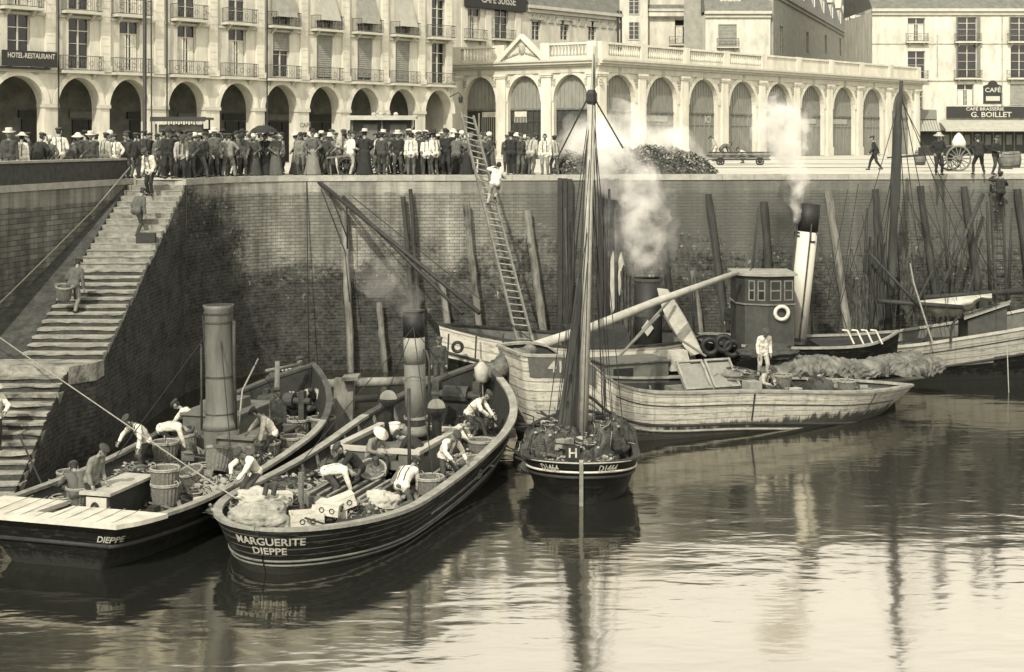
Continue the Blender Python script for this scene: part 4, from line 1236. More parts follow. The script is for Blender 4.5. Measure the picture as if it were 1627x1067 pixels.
    def strake(s, name, mtl, parent, dz, r=.05, t0=0.0, t1=1.0, sides=(-1, 1)):
        mb = MB(s.M)
        for side in sides:
            pts = []
            for t in s.tv:
                if t0 <= t <= t1: pts.append(s.pt(t, s.kz(t, s.sh(t) - dz), side, .01))
            mb.tube(pts, r, 6)
        if s.tw > .02 and t0 <= 0:
            a = s.pt(0, s.kz(0, s.sh(0) - dz), 1); b = s.pt(0, s.kz(0, s.sh(0) - dz), -1); mb.tube([a, b], r, 6)
        return mb.build(name, mtl, parent, smooth=True)
    def arc(s, dz, tmax=.6):
        ts = [t for t in s.tv if t <= tmax]
        P_ = [s.M @ s.pt(t, s.kz(t, s.sh(t) - dz), 1) for t in reversed(ts)] + [s.M @ s.pt(t, s.kz(t, s.sh(t) - dz), -1) for t in ts]
        return P_
    def letters(s, mb, word, size, px, dz, sx=1.0, tmax=.6, out_=.025):
        """lettering that follows the curve of the hull round the stern, at dz under the rail"""
        pl = s.arc(dz, tmax); lo = s.arc(dz + size * .6, tmax); hi = s.arc(dz - size * .6, tmax); cum = [0]
        for a, b in zip(pl[:-1], pl[1:]): cum.append(cum[-1] + (b - a).length)
        ok_ = [i for i in range(len(pl)) if (s.M.inverted() @ pl[i]).x < (.5 if s.tw > .02 else .14 * s.L)]; best = min(ok_, key=lambda i: abs(proj(pl[i])[0] - px)); u0 = cum[best]
        def tr(v):
            u = u0 + v.x; i = 0
            while i < len(cum) - 2 and cum[i + 1] < u: i += 1
            f = (u - cum[i]) / max(1e-6, cum[i + 1] - cum[i]); p = lo[i].lerp(lo[i + 1], f).lerp(hi[i].lerp(hi[i + 1], f), .5 + v.y / (size * 1.2))
            d = (pl[min(i + 2, len(pl) - 1)] - pl[max(i - 1, 0)]); d.z = 0; d.normalize()
            n = V((d.y, -d.x, 0))
            return p + n * (out_ + v.z)
        text_mesh(mb, word, size, tr, sx=sx)
    def w(s, x, y, z): return s.M @ V((x, y, z))

# ---- left steam boat
hA = Hull((-10.02, 30.67), (.28, .96), 13.2, 2.1, [(0, 1.45), (.25, 1.32), (.5, 1.42), (.75, 1.85), (1, 2.7)], tw=.74, ts=.22, tb=.6, pb=2.3, rs=.7, es=.75, sink=SINK, sc=1.053)
tA = thing("steam_boat", "black steam fishing boat with pale flat stern cover and tall grey funnel on the left", "boat", (hA.o[0], hA.o[1], 0), math.atan2(hA.a.y, hA.a.x))
hA.shell("hull", M_hullA, tA); hA.inner("bulwark", M_woodd, tA, .9); hA.deck("deck", M_deck, tA, .9)
hA.rail("cap_rail", M_caprail, tA, .14, .08, .01, .5); hA.strake("rubbing_strake", M_woodd, tA, .45, .05)
mb = MB(hA.M)
def cover(x0, x1, ys, z):
    ring = []
    for i in range(9):
        x = lerp(x0, x1, i / 8); t = max(0, x / hA.L); yb = hA.hb(t) + .12
        ring.append((x, yb))
    for (xa, ya), (xb, yb) in zip(ring[:-1], ring[1:]):
        lo, hi = ys
        a0, a1 = max(-ya, lo), min(ya, hi); b0, b1 = max(-yb, lo), min(yb, hi)
        za, zb_ = hA.sh(max(0, xa / hA.L)) + z, hA.sh(max(0, xb / hA.L)) + z
        mb.add([(xa, a0, za), (xb, b0, zb_), (xb, b1, zb_), (xa, a1, za), (xa, a0, za - .1), (xb, b0, zb_ - .1), (xb, b1, zb_ - .1), (xa, a1, za - .1)],
               [(0, 1, 2, 3), (0, 4, 5, 1), (3, 2, 6, 7), (0, 3, 7, 4), (1, 5, 6, 2)])
cover(-.12, 1.15, (-3, .15), .1); cover(-.12, 1.55, (.55, 3), .1); cover(-.12, .42, (.151, .549), .1)
sc_ = mb.build("stern_cover", M_white, tA, fix=True)
mb = MB(hA.M)
for k in range(9):
    y = -1.5 + k * .36
    if -.05 < y - .35 < .25: continue
    x1_ = 1.1 if y < .15 else 1.5
    mb.bb(-.02, x1_, y - .004, y + .004, 1.54, 1.554)
mb.build("plank_seam", M_sackcloth, sc_)
mb = MB(); hA.letters(mb, "DIEPPE", .2, 126, .3); mb.build("lettering", M_letter, tA)
# engine casing and funnel
mb = MB(hA.M)
def loc(h, px, py, z):
    p = h.M.inverted() @ G(px, py, z); return p
c = loc(hA, 350, 712, .95)
mb.bb(c.x - .5, c.x + 1.6, c.y - .75, c.y + .85, .9, 1.95); 
cs = mb.build("engine_casing", M_grey, tA)
mb = MB(hA.M); mb.bb(c.x - .56, c.x + 1.66, c.y - .81, c.y + .91, 1.952, 2.03); mb.bb(c.x - .2, c.x + .9, c.y - .45, c.y + .5, 2.032, 2.3)
for k in range(3): mb.bb(c.x - .52, c.x - .501, c.y - .7 + k * .5, c.y - .3 + k * .5, 1.05, 1.8)
mb.build("casing_top", M_funA, cs)
fa = hA.M.inverted() @ P(352, 690, G(352, 700, 2.0).y); 
ya = G(350, 690, 2.1).y
f0, f1 = P(351, 680, ya), P(347, 484, ya)
mb = MB(); ax_ = (f1 - f0)
mb.tube([f0, f0 + ax_ * .05, f0 + ax_ * .10, f0 + ax_ * .5, f0 + ax_ * .97, f0 + ax_ * 1.0], [.5, .47, .38, .36, .36, .40], 24)
fn = mb.build("funnel", M_funA, tA, smooth=False); fn.data.polygons.foreach_set("use_smooth", [True] * len(fn.data.polygons))
mb = MB(); mb.tube([f0 + ax_ * .985, f0 + ax_ * 1.002], .345, 24); mb.build("funnel_mouth", M_black, fn)
mb = MB()
for q in (.12, .42, .86, .93): mb.tube([f0 + ax_ * q, f0 + ax_ * (q + .012)], .385, 24); mb.cut()
mb.each("funnel_band", M_ironr, fn)
mb = MB(); mb.tube([f0 + V((.42, -.2, 0)), f1 + V((.42, -.1, -1.2)), f1 + V((.42, -.1, -.4))], .045, 8); mb.tube([f0 + V((-.45, -.2, 0)), f1 + V((-.42, -.1, -1.0))], .03, 6)
mb.build("steam_pipe", M_ironr, fn, smooth=True)
mb = MB(hA.M)   # foredeck hatch and skylight by the stern
mb.bb(1.9, 3.6, -.25, .38, .9, 1.55); hs = mb.build("cabin_hatch", M_woodd, tA)
MB(hA.M).bb(1.82, 3.68, -.32, .45, 1.552, 1.62).build("hatch_lid", M_canvas, hs)
mb = MB(hA.M); mb.bb(1.86, 1.898, -.2, .3, .95, 1.5); mb.build("hatch_door", M_frame, hs)
mb = MB(hA.M); mb.ell((1.86, .08, 1.2), (.03, .13, .2), 0, 10, 8); mb.build("porthole", M_black, hs)
mb = MB(hA.M); mb.bb(8.6, 10.4, -.7, .7, .9, 1.4); mb.bb(8.5, 10.5, -.8, .8, 1.401, 1.46); mb.build("fore_hatch", M_wood, tA)
mb = MB(hA.M)   # windlass on the bow
for s in (-1, 1): mb.bb(11.1, 11.3, s * .55 - .08, s * .55 + .08, .9, 2.3)
mb.tube([(11.2, -.8, 2.0), (11.2, -.3, 2.0), (11.2, -.3, 2.0), (11.2, .3, 2.0), (11.2, .8, 2.0)], [.1, .1, .22, .22, .1], 12)
mb.build("windlass", M_ironr, tA)
mb = MB(hA.M); mb.tube([(10.9, .1, .9), (10.85, .05, 3.2)], [.1, .07], 8); mb.tube([(10.86, .4, 2.9), (12.5, .1, 2.85), ], .05, 6); mb.build("mast_stump", M_wood, tA, smooth=True)

# ---- steam boat in the middle
hB = Hull((-5.39, 30.05), (.306, .952), 14.0, 2.2, [(0, 1.42), (.25, 1.27), (.5, 1.36), (.75, 1.78), (.9, 2.3), (1, 2.75)], ts=.26, tb=.62, pb=2.6, rs=.9, rb=.7, es=.55, sink=SINK, sc=1.053)
tB = thing("steam_boat", "dark planked steam fishing boat, its round stern lettered with two lines, in the foreground", "boat", (hB.o[0], hB.o[1], 0), math.atan2(hB.a.y, hB.a.x))
hB.shell("hull", M_hullB, tB); hB.inner("bulwark", M_woodd, tB, .85); hB.deck("deck", M_deck, tB, .85)
hB.rail("cap_rail", M_caprail, tB, .17, .08, .01, .72)
hB.strake('rubbing_strake', M_wood, tB, .70, .028); hB.strake('lower_strake', M_wood, tB, .80, .025); hB.strake('bow_strake', M_wood, tB, .45, .025, .3)
mb = MB(); hB.letters(mb, "MARGUERITE", .24, 424, .24, sx=1.12); hB.letters(mb, "DIEPPE", .22, 425, .46, sx=1.15); mb.build("lettering", M_letter, tB)
# white fancy ends
c = loc(hB, 650, 712, 1.0)
mb = MB(hB.M)
x0, x1, y0, y1 = 6.1, 9.0, -1.05, 1.15
mb.bb(x0, x1, y1 - .1, y1, .85, 1.75); mb.bb(x0, x1, y0, y0 + .1, .85, 1.75); mb.bb(x1 - .1, x1, y0 + .1, y1 - .1, .85, 1.75); mb.bb(x0, x0 + .1, .25, y1 - .1, .85, 1.75); mb.bb(x0, x0 + .1, y0 + .1, -.55, .85, 1.75)
cs = mb.build("engine_casing", M_grey, tB)
mb = MB(hB.M)
for s_ in ((x0 - .05, x0 + .16, y0 - .06, y1 + .06), (x1 - .16, x1 + .05, y0 - .06, y1 + .06), (x0 + .161, x1 - .161, y0 - .06, y0 + .15), (x0 + .161, x1 - .161, y1 - .15, y1 + .06)):
    mb.bb(s_[0], s_[1], s_[2], s_[3], 1.752, 1.85)
mb.build("casing_rail", M_canvas, cs)
MB(hB.M).bb(x0 + .1, x1 - .1, y0 + .1, y1 - .1, 1.3, 1.5).build("casing_roof", M_funA, cs)
mb = MB(hB.M)
mb.bb(3.6, 5.6, -.75, .85, .85, 1.2); hatch = mb.build("hatch_coaming", M_wood, tB)
mb = MB(hB.M); mb.bb(3.7, 5.5, -.65, .75, 1.201, 1.205); mb.build("hatch_opening", M_black, hatch)
mb = MB(hB.M)
for k in range(6): mb.bb(3.68, 5.52, -.62 + k * .25, -.55 + k * .25, 1.206, 1.25)
mb.build("hatch_slat", M_caprail, hatch)
yb_ = G(660, 692, 1.6).y
f0, f1 = P(661, 690, yb_), P(657, 492, yb_)
ax_ = f1 - f0
def ftube(mb, a, b, ra, rb=None, n=24): mb.tube([f0 + ax_ * a, f0 + ax_ * b], [ra, rb or ra], n)
mb = MB(); ftube(mb, 0, .05, .40, .36); ftube(mb, .05, .57, .29); fn = mb.build("funnel", M_funA, tB); fn.data.polygons.foreach_set("use_smooth", [True] * len(fn.data.polygons))
mb = MB(); ftube(mb, .57, .785, .292); mb.build("funnel_band", M_funB, fn, smooth=True)
mb = MB(); ftube(mb, .785, .985, .295); ftube(mb, .985, 1.0, .31); mb.build("funnel_top", M_black, fn, smooth=True)
mb = MB(); ftube(mb, .05, .075, .36); mb.cut(); ftube(mb, .13, .15, .33); mb.cut(); ftube(mb, .45, .457, .297); mb.each("funnel_collar", M_funB, fn)
mb = MB(); p = f0 + V((.36, -.2, 0)); mb.tube([p, p + V((.02, 0, 2.0)), p + V((-.06, 0, 2.3)), p + V((-.2, .1, 2.35))], .035, 6); mb.build("steam_pipe", M_ironr, fn, smooth=True)
for (px, py, base) in ((618, 634, 700), (694, 648, 712)):
    yy = G(px, base, 1.5).y; p = P(px, py, yy)
    mb = MB(); mb.tube([P(px, base, yy), p + V((0, .05, -.25)), p + V((0, .0, -.02)), p + V((0, -.16, .05))], [.13, .13, .2, .25], 14)
    vt = mb.build("cowl_ventilator", M_woodd, tB, smooth=True)
    mb = MB(); mb.ell(p + V((0, -.165, .05)), (.235, .015, .235), 0, 16, 8, Matrix.Rotation(.15, 4, 'X')); mb.build("cowl_mouth", M_funB, vt)
mb = MB(hB.M); mb.tube([(5.2, -1.2, .85), (5.15, -1.2, 3.6)], .045, 8); mb.build("boat_pole", M_woodd, tB, smooth=True)
mb = MB(hB.M)   # tiller post with white blade near the hatch
mb.tube([(3.1, .55, .85), (3.1, .55, 1.9)], .07, 8); mb.build("samson_post", M_wood, tB)
mb = MB(hB.M)
for s in (-1, 1): mb.bb(11.6, 11.85, s * .6 - .1, s * .6 + .1, .85, 2.6)
mb.tube([(11.7, -.72, 2.2), (11.7, -.35, 2.2), (11.7, -.35, 2.2), (11.7, .35, 2.2), (11.7, .35, 2.2), (11.7, .72, 2.2)], [.12, .12, .26, .26, .12, .12], 12)
mb.build("windlass", M_ironr, tB)
mb = MB(hB.M)
mb.bb(9.4, 10.6, -.6, .6, .85, 1.35); mb.build("fore_hatch", M_wood, tB)
# foremast lowered forward with a lantern post
Yl = 42.6
mb = MB(); a, b = P(766, 640, Yl), P(764, 570, Yl); mb.tube([a, b], .05, 8); lp = mb.build("lantern_post", M_woodl, tB)
mb = MB(); mb.lathe([(.08, -.05), (.16, 0), (.2, .22), (.22, .42), (.14, .5), (.05, .6)], P(765, 606, Yl) , 12); mb.build("lantern", M_canvas, lp, smooth=True)
mb = MB(hB.M)
for x in (.35, .8): mb.tube([hB.M.inverted() @ P(410 + x * 30, 786, 32.2), hB.M.inverted() @ P(414 + x * 30, 768, 32.2)], .06, 8)
mb.build("mooring_bitt", M_ironr, tB)
mb = MB(hB.M)
for k in range(9):
    t = .32 + k * .06
    for sd in (-1, 1):
        p = hB.pt(t, hB.kz(t, .86), sd, -.14); q = hB.pt(t, .99, sd, -.12); mb.beam(p, q, .09, .08)
mb.build("bulwark_stanchion", M_wood, tB)

# ---- small sailing smack, stern to the camera
hC = Hull((1.74, 35.7), (.045, 1), 6.3, 1.5, [(0, 1.12), (.2, 1.02), (.6, .95), (1, 1.3)], keel=-1.0, ts=.24, tb=.7, pb=2, rs=.75, em=.34, es=1.15, eb=.8)
tC = thing("sailing_smack", "small dark sailing smack with a white line round its bulwark and a tall mast", "boat", (hC.o[0], hC.o[1], 0), math.atan2(hC.a.y, hC.a.x))
hC.shell("hull", M_hullA, tC); hC.inner("bulwark", M_woodd, tC, .45); hC.deck("deck", M_deck, tC, .45)
hC.rail("cap_rail", M_woodd, tC, .14, .06, .005); hC.strake("painted_line", M_white, tC, .22, .032); hC.strake("rubbing_strake", M_woodd, tC, .36, .04)
hC.strake("rail_line", M_canvas, tC, -.03, .02, 0, .35)
mb = MB(); hC.letters(mb, "D1464", .23, 876, .115, sx=.8, out_=.07); hC.letters(mb, "D1464", .23, 968, .115, sx=.8, out_=.07); mb.build("lettering", M_letter, tC)
mb = MB(hC.M); mb.beam((.02, 0, 1.2), (.62, 0, -.9), .1, .14); mb.build("stem_post", M_caprail, tC)
Ym_ = 38.9
m0, m1, m2 = P(925, 712, Ym_), P(940, 148, Ym_), P(945, 72, Ym_)
m0.z = .45
mb = MB(); mb.tube([m0, m0.lerp(m1, .5), m1], [.15, .125, .10], 14); ms = mb.build("mast", M_woodl, tC, smooth=True)
mb = MB(); mb.tube([m1 + V((.02, .06, -.7)), m1 + V((.03, .06, .1)), m2], [.075, .07, .045], 10); mb.build("topmast", M_woodl, ms, smooth=True)
mb = MB(); mb.lathe([(.10, -.22), (.15, -.12), (.15, .1), (.10, .2)], m1 + V((0, 0, -.1)), 10); mb.build("mast_head", M_woodd, ms)
sail = MB(); pts = []; rr = []
n = 26
for i in range(n + 1):
    f = i / n; py = lerp(330, 690, f); px = lerp(931, 905, f ** 1.1); pts.append(P(px, py, Ym_ + .22))
    rr.append(lerp(.05, .21, f ** .8) * (1 + .12 * math.sin(f * 23) + R.uniform(-.08, .08)))
sail.tube(pts, rr, 14)
for k in range(10):   # hanging folds
    a = R.uniform(-.35, .25)
    sail.tube([p + V((a * (i / n), -.14 * (i / n) - .02, 0)) for i, p in enumerate(pts)][8:], [r * .28 for r in rr][8:], 6)
sail.build("furled_sail", M_dsail, tC, smooth=True)
mb = MB()
for (ax0, ay0, bx, by, yy) in ((934, 155, 886, 250, .1), (942, 152, 990, 235, .2)):
    mb.tube([P(ax0, ay0, Ym_ + yy), P(bx, by, Ym_ + yy)], .022, 6)
for (tx, ty, px, py, yy) in ((940, 150, 975, 690, 1.2), (940, 155, 992, 700, .4), (938, 160, 890, 670, 2.4), (941, 165, 958, 690, 1.8), (943, 90, 962, 690, -.9), (937, 170, 868, 690, 1.5), (934, 200, 906, 690, -.8), (944, 80, 925, 740, -2.9)):
    mb.tube([P(tx, ty, Ym_), P(px, py, Ym_ + yy)], .013, 5)
mb.build("rigging", M_roped, tC)
mb = MB(hC.M)
mb.bb(-.2 + .5, .56, -.12, .34, .6, 1.0)
mb = MB(); q = P(912, 718, 36.6); mb.bb(q.x - .22, q.x + .16, q.y - .02, q.y + .02, q.z - .22, q.z + .16); brd = mb.build("mark_board", M_sign, tC)
mb = MB(); text_mesh(mb, "H", .34, lambda v: q + V((-.03 + v.x, -.025 - v.z, -.03 + v.y))); mb.build("lettering", M_letter, brd)
mb = MB(hC.M)
for k in range(14):
    t = R.uniform(.12, .8); y = R.uniform(-.9, .9); x = t * hC.L
    p0 = V((x, y, .5)); a = R.uniform(0, PI); l = R.uniform(.4, 1.6)
    mb.beam(p0 + V((0, 0, R.uniform(0, .3))), p0 + V((math.cos(a) * l, math.sin(a) * l * .5, R.uniform(.1, .55))), .06)
mb.build("deck_gear", M_wood, tC)
mb = MB(hC.M); mb.bb(3.6, 5.0, -.6, .6, .45, 1.0); mb.build("cuddy", M_woodd, tC)

# ---- pale barge lying across
hD = Hull((-.1, 43.5), (.935, .354), 14.8, 1.55, [(0, 2.8), (.12, 2.65), (.19, 1.9), (.28, 1.5), (.5, 1.32), (.75, 1.05), (1, .82)], keel=-.7, ts=.1, tw=.6, tb=.72, pb=2.0, rs=.6, rb=2.2, em=.2, es=.4, eb=.45)
tD = thing("barge", "pale worn wooden barge lying broadside with number on its raised dark end", "boat", (hD.o[0], hD.o[1], 0), math.atan2(hD.a.y, hD.a.x))
hD.shell("hull", M_hullD, tD, K=12); hD.inner("bulwark", M_woodd, tD, .8); hD.deck("deck", M_deck, tD, .8)
hD.rail("cap_rail", M_caprail, tD, .2, .07, .01)
hD.strake("rubbing_strake", M_woodd, tD, 1.0, .045, .1, .9); hD.strake("lower_strake", M_caprail, tD, 1.18, .04, .1, .78); hD.strake("upper_seam", M_woodd, tD, .38, .018, .19, .95)
mb = MB(hD.M)
for t0, t1 in zip([i / 12 * .15 for i in range(12)], [(i + 1) / 12 * .15 for i in range(12)]):
    q = []
    for t in (t0, t1):
        for dz in (.62, -.0): q.append(hD.pt(t, hD.kz(t, hD.sh(t) - dz), -1, .025))
    mb.add([q[0], q[2], q[3], q[1]], [(0, 1, 2, 3)])
bd = mb.build("dark_bulwark_band", M_grey, tD)
mb = MB()
def tr413(v):
    x = 1.05 + v.x; t = x / hD.L; p = hD.M @ hD.pt(t, hD.kz(t, hD.sh(t) - .30 + v.y), -1, .04 + v.z); return p
text_mesh(mb, "413", .5, tr413); mb.build("lettering", M_letter, bd)
mb = MB(hD.M)
x = hD.M.inverted() @ G(1010, 625, 1.4)
c = hD.M.inverted() @ G(1008, 628, .85)
mb.bb(c.x - 1.1, c.x + 1.15, c.y - .2, c.y + 1.1, .8, 1.95); mb.bb(c.x - 1.18, c.x + 1.22, c.y - .28, c.y + 1.18, 1.952, 2.0)
cs = mb.build("cabin", M_grey, tD)
mb = MB(hD.M); mb.bb(c.x - .85, c.x - .15, c.y - .22, c.y - .201, 1.45, 1.8); mb.build("cabin_window", M_black, cs)
mb = MB(hD.M); c2 = hD.M.inverted() @ G(1132, 640, .85)
mb.bb(c2.x - 1.0, c2.x + 1.1, c2.y - .1, c2.y + 1.4, .8, 1.25)
sk = mb.build("hatch_coaming", M_wood, tD)
mb = MB(hD.M)
for k in range(2):
    xa = c2.x - .95 + k * 1.02
    for (u0, u1, w0, w1) in ((0, .95, 0, .07), (0, .95, 1.0, 1.07), (0, .07, .071, .999), (.88, .95, .071, .999)):
        pts = []
        for (u, w_) in ((u0, w0), (u1, w0), (u1, w1), (u0, w1)):
            pts.append(V((xa + u, c2.y + w_ * .7, 1.30 + w_ * .75)))
        mb.prism(pts, (0, -.05, .05))
mb.build("skylight_frame", M_caprail, sk)
mb = MB(hD.M); mb.prism([(c2.x - .95, c2.y, 1.28), (c2.x + 1.05, c2.y, 1.28), (c2.x + 1.05, c2.y + .7, 2.02), (c2.x - .95, c2.y + .7, 2.02)], (0, .03, -.02)); mb.build("skylight_pane", M_shutter, sk)
mb = MB(hD.M); c3 = hD.M.inverted() @ G(1196, 640, .85); mb.bb(c3.x - .22, c3.x + .22, c3.y - .2, c3.y + .3, .8, 1.55); mb.build("locker", M_funB, tD)
mb = MB(hD.M); mb.prism([(c.x + 1.25, c.y - .2, 1.6), (c.x + 2.0, c.y - .2, 1.6), (c.x + 1.9, c.y - .1, 2.25), (c.x + 1.3, c.y - .1, 2.25)], (0, .3, 0)); mb.build("canvas_hood", M_canvas, tD)
mb = MB(hD.M)
for t in (.17, .52, .84): 
    for sd in (-1,): mb.beam(hD.pt(t, .55, sd, .012), hD.pt(t, .98, sd, .015), .05, .03)
mb.build("hull_batten", M_woodd, tD)

# ---- white bulwarked trawler behind
hG = Hull((6.9, 52.7), (-.995, -.10), 9.6, 1.9, [(0, 2.0), (.4, 1.85), (.7, 2.05), (1, 2.5)], ts=.2, tb=.6, pb=2.2, rs=.6, rb=.5)
tG = thing("steam_trawler", "white bulwarked trawler with short dark funnel lying along the wall behind the smack's mast", "boat", (hG.o[0], hG.o[1], 0), math.atan2(hG.a.y, hG.a.x))
hG.shell("hull", [M_hullG, M_hullA], tG, split=.95); hG.inner("bulwark", M_grey, tG, 1.2); hG.deck("deck", M_deck, tG, 1.2)
hG.rail("cap_rail", M_woodd, tG, .16, .07, .01); hG.strake("rubbing_strake", M_woodd, tG, .93, .05)
mb = MB()
for px, py in ((727, 551),):
    p = P(px, py, 50.6); mb.torus(p, .17, .06, Matrix.Rotation(PI / 2, 4, 'X'), 16, 8)
mb.build("hawse_ring", M_black, tG)
mb = MB()
for px in (713, 757, 800): mb.beam(P(px, 530, 50.35), P(px - 2, 572, 50.35), .06)
mb.build("bulwark_batten", M_woodd, tG)
Yf = 52.0
f0, f1 = P(1030, 600, Yf), P(1030, 441, Yf); ax_ = f1 - f0
mb = MB(); ftube(mb, 0, 1, .5, .52); fn = mb.build("funnel", M_black, tG, smooth=True)
mb = MB(); ftube(mb, .62, .66, .53); mb.cut(); ftube(mb, .97, 1.0, .54); mb.each("funnel_band", M_ironr, fn)
mb = MB(); q = P(1029, 521, Yf - .62); mb.prism([q + V((-.22, 0, 0)), q + V((0, 0, -.3)), q + V((.22, 0, 0)), q + V((0, 0, .3))], (0, .04, 0)); mb.build("diamond_plate", M_canvas, tG)
mb = MB(); 
for (px, py) in ((1043, 576),): q = P(px, py, 50.5); mb.bb(q.x - .14, q.x + .14, q.y, q.y + .25, q.z - .3, q.z + .3)
mb.build("vent_box", M_white, tG)
mb = MB(hG.M); mb.bb(2.8, 5.0, -.8, .8, 1.2, 2.4); mb.build("deckhouse", M_woodd, tG)

# ---- tug with wheelhouse and raked white funnel
hF = Hull((6.6, 52.4), (1, .06), 7.8, 1.6, [(0, 1.95), (.4, 1.75), (.8, 1.8), (1, 2.1)], ts=.25, tb=.65, pb=2.2, rs=.7, rb=.3)
tF = thing("tug", "dark tug with glazed wheelhouse, lifebuoy and tall raked white funnel with black top", "boat", (hF.o[0], hF.o[1], 0), math.atan2(hF.a.y, hF.a.x))
hF.shell("hull", M_hullA, tF); hF.inner("bulwark", M_woodd, tF, 1.2); hF.deck("deck", M_deck, tF, 1.2); hF.rail("cap_rail", M_caprail, tF, .16, .07, .01)
Yw = 51.3
xa, xm, xb = P(1173, 500, Yw).x, P(1218, 500, Yw).x, P(1262, 500, Yw).x
zt, zm = P(0, 438, Yw).z, P(0, 484, Yw).z
mb = MB()
plan = [(xa, Yw + .5), (xa + .25, Yw + .05), (xm, Yw - .25), (xb, Yw), (xb, Yw + 1.8), (xa, Yw + 1.8)]
mb.prism([(x, y, 1.2) for x, y in plan], (0, 0, zm - 1.2)); wh = mb.build("wheelhouse", M_door, tF, fix=True)
mb = MB(); mb.prism([(x, y, zm + .05) for x, y in plan], (0, 0, zt - zm - .05)); mb.build("wheelhouse_cabin", M_woodd, wh, fix=True)
cxp, cyp = (xa + xb) / 2, Yw + .8
big = [((x - cxp) * 1.1 + cxp, (y - cyp) * 1.12 + cyp) for x, y in plan]
mb = MB(); mb.prism([(x, y, zt + .002) for x, y in big], (0, 0, .09)); mb.build("wheelhouse_roof", M_caprail, wh, fix=True)
mb = MB(); mb.prism([(x, y, zm + .001) for x, y in [((x - cxp) * 1.05 + cxp, (y - cyp) * 1.05 + cyp) for x, y in plan]], (0, 0, .05)); mb.build("sill_band", M_wood, wh, fix=True)
mb = MB(); pn = MB()
def pane(p, q, z0, z1, f0_, f1_):
    p, q = V((p[0], p[1], 0)), V((q[0], q[1], 0)); d = (q - p); n = V((d.y, -d.x, 0)).normalized()
    a, b = p + d * f0_ + n * .02, p + d * f1_ + n * .02
    dd = (b - a).normalized()
    for (u, v_) in ((a, a + dd * .05), (b - dd * .05, b)):
        mb.add([u + V((0, 0, z0)), v_ + V((0, 0, z0)), v_ + V((0, 0, z1)), u + V((0, 0, z1))], [(0, 1, 2, 3)])
    for (za, zb_) in ((z0, z0 + .05), (z1 - .05, z1), ((z0 + z1) / 2 - .025, (z0 + z1) / 2 + .025)):
        mb.add([a + dd * .05 + V((0, 0, za)), b - dd * .05 + V((0, 0, za)), b - dd * .05 + V((0, 0, zb_)), a + dd * .05 + V((0, 0, zb_))], [(0, 1, 2, 3)])
    pn.cut(); a2, b2 = a - n * .008, b - n * .008
    pn.add([a2 + V((0, 0, z0)), b2 + V((0, 0, z0)), b2 + V((0, 0, z1)), a2 + V((0, 0, z1))], [(0, 1, 2, 3)])
pane(plan[2], plan[3], zm + .16, zt - .15, .08, .5); pane(plan[1], plan[2], zm + .16, zt - .15, .15, .45); pane(plan[1], plan[2], zm + .16, zt - .15, .55, .9); pane(plan[2], plan[3], zm + .16, zt - .15, .6, .95)
wf = mb.build("window_frame", M_wood, wh); pn.each("window_pane", M_glass, wh)
mb = MB(); q = P(1242, 497, Yw - .22); mb.torus(q, .235, .07, Matrix.Rotation(PI / 2 + .08, 4, 'X') @ Matrix.Rotation(.0, 4, 'Z'), 28, 10)
o = mb.build("lifebuoy", M_white, None, smooth=True); tag(o, "white ring lifebuoy hung on the dark wheelhouse of the tug", "lifebuoy")
Yt = 53.4
f0, f1 = P(1264, 545, Yt), P(1287, 323, Yt); ax_ = f1 - f0; 
mb = MB(); ftube(mb, 0, .80, .385); fn = mb.build("funnel", M_funW, tF, smooth=True)
mb = MB(); ftube(mb, .80, 1.0, .39, .40); mb.build("funnel_top", M_black, fn, smooth=True)
mb = MB(); ftube(mb, .02, .045, .41); mb.tube([f0 + ax_ * .02 + V((.05, -.42, 0)), f0 + ax_ * .86 + V((.05, -.42, 0))], .03, 6); mb.tube([f0 + ax_ * .3 + V((-.42, -.1, 0)), f0 + ax_ * .88 + V((-.42, -.1, 0))], .05, 6); mb.build("steam_pipe", M_ironr, fn)
def on_funnel(px, py, dy=-.41): 
    k = (545 - py) / 222.0; c_ = f0 + ax_ * k; return c_, (px - proj(c_)[0]) * Yt / F
mb = MB(); bl = MB()
for (px, py, w, h) in ((1287, 376, .13, .27), (1262, 375, .09, .24)):
    c_, dx = on_funnel(px, py)
    cc = V((c_.x, c_.y, c_.z))
    for (x0_, x1_, z0_, z1_, mm) in ((-w, w, -h, h, mb),):
        ys = lambda x: -math.sqrt(max(.01, .405 ** 2 - min(.4, abs(dx + x)) ** 2)) 
        mm.add([cc + V((dx + x0_, ys(x0_), z0_)), cc + V((dx + x1_, ys(x1_), z0_)), cc + V((dx + x1_, ys(x1_), z1_)), cc + V((dx + x0_, ys(x0_), z1_))], [(0, 1, 2, 3)])
c_, dx = on_funnel(1287, 376)
def fl(word, px, py, size):
    c_, dx = on_funnel(px, py)
    def tr(v):
        x = dx + v.x; return V((c_.x + x, c_.y - math.sqrt(max(.004, .412 ** 2 - min(.41, abs(x)) ** 2)) - v.z, c_.z + v.y))
    text_mesh(bl, word, size, tr)
fl("L", 1287, 377, .55); fl("F", 1264, 375, .45)
bl.build("funnel_letter", M_black, fn)
mb = MB()
for k in range(4):
    q = P(1338 + k * 15, 524, 51.6); mb.tube([q, q + V((.2, 0, -.02)), q + V((.42, -.05, -.5))], .035, 6)
mb.build("davit_rail", M_white, tF)
mb = MB(hF.M); mb.bb(4.6, 6.6, -.7, .7, 1.2, 1.75); mb.build("hatch", M_woodd, tF)
mb = MB()
for (px, py) in ((1150, 545), (1163, 553), (1128, 550)):
    q = P(px, py, 50.9); mb.torus(q, .26, .1, Matrix.Rotation(PI / 2, 4, 'X'), 16, 8)
mb.build("tyre_fender", M_black, tF, smooth=True) if False else mb.build("rope_fender", M_black, tF, smooth=True)

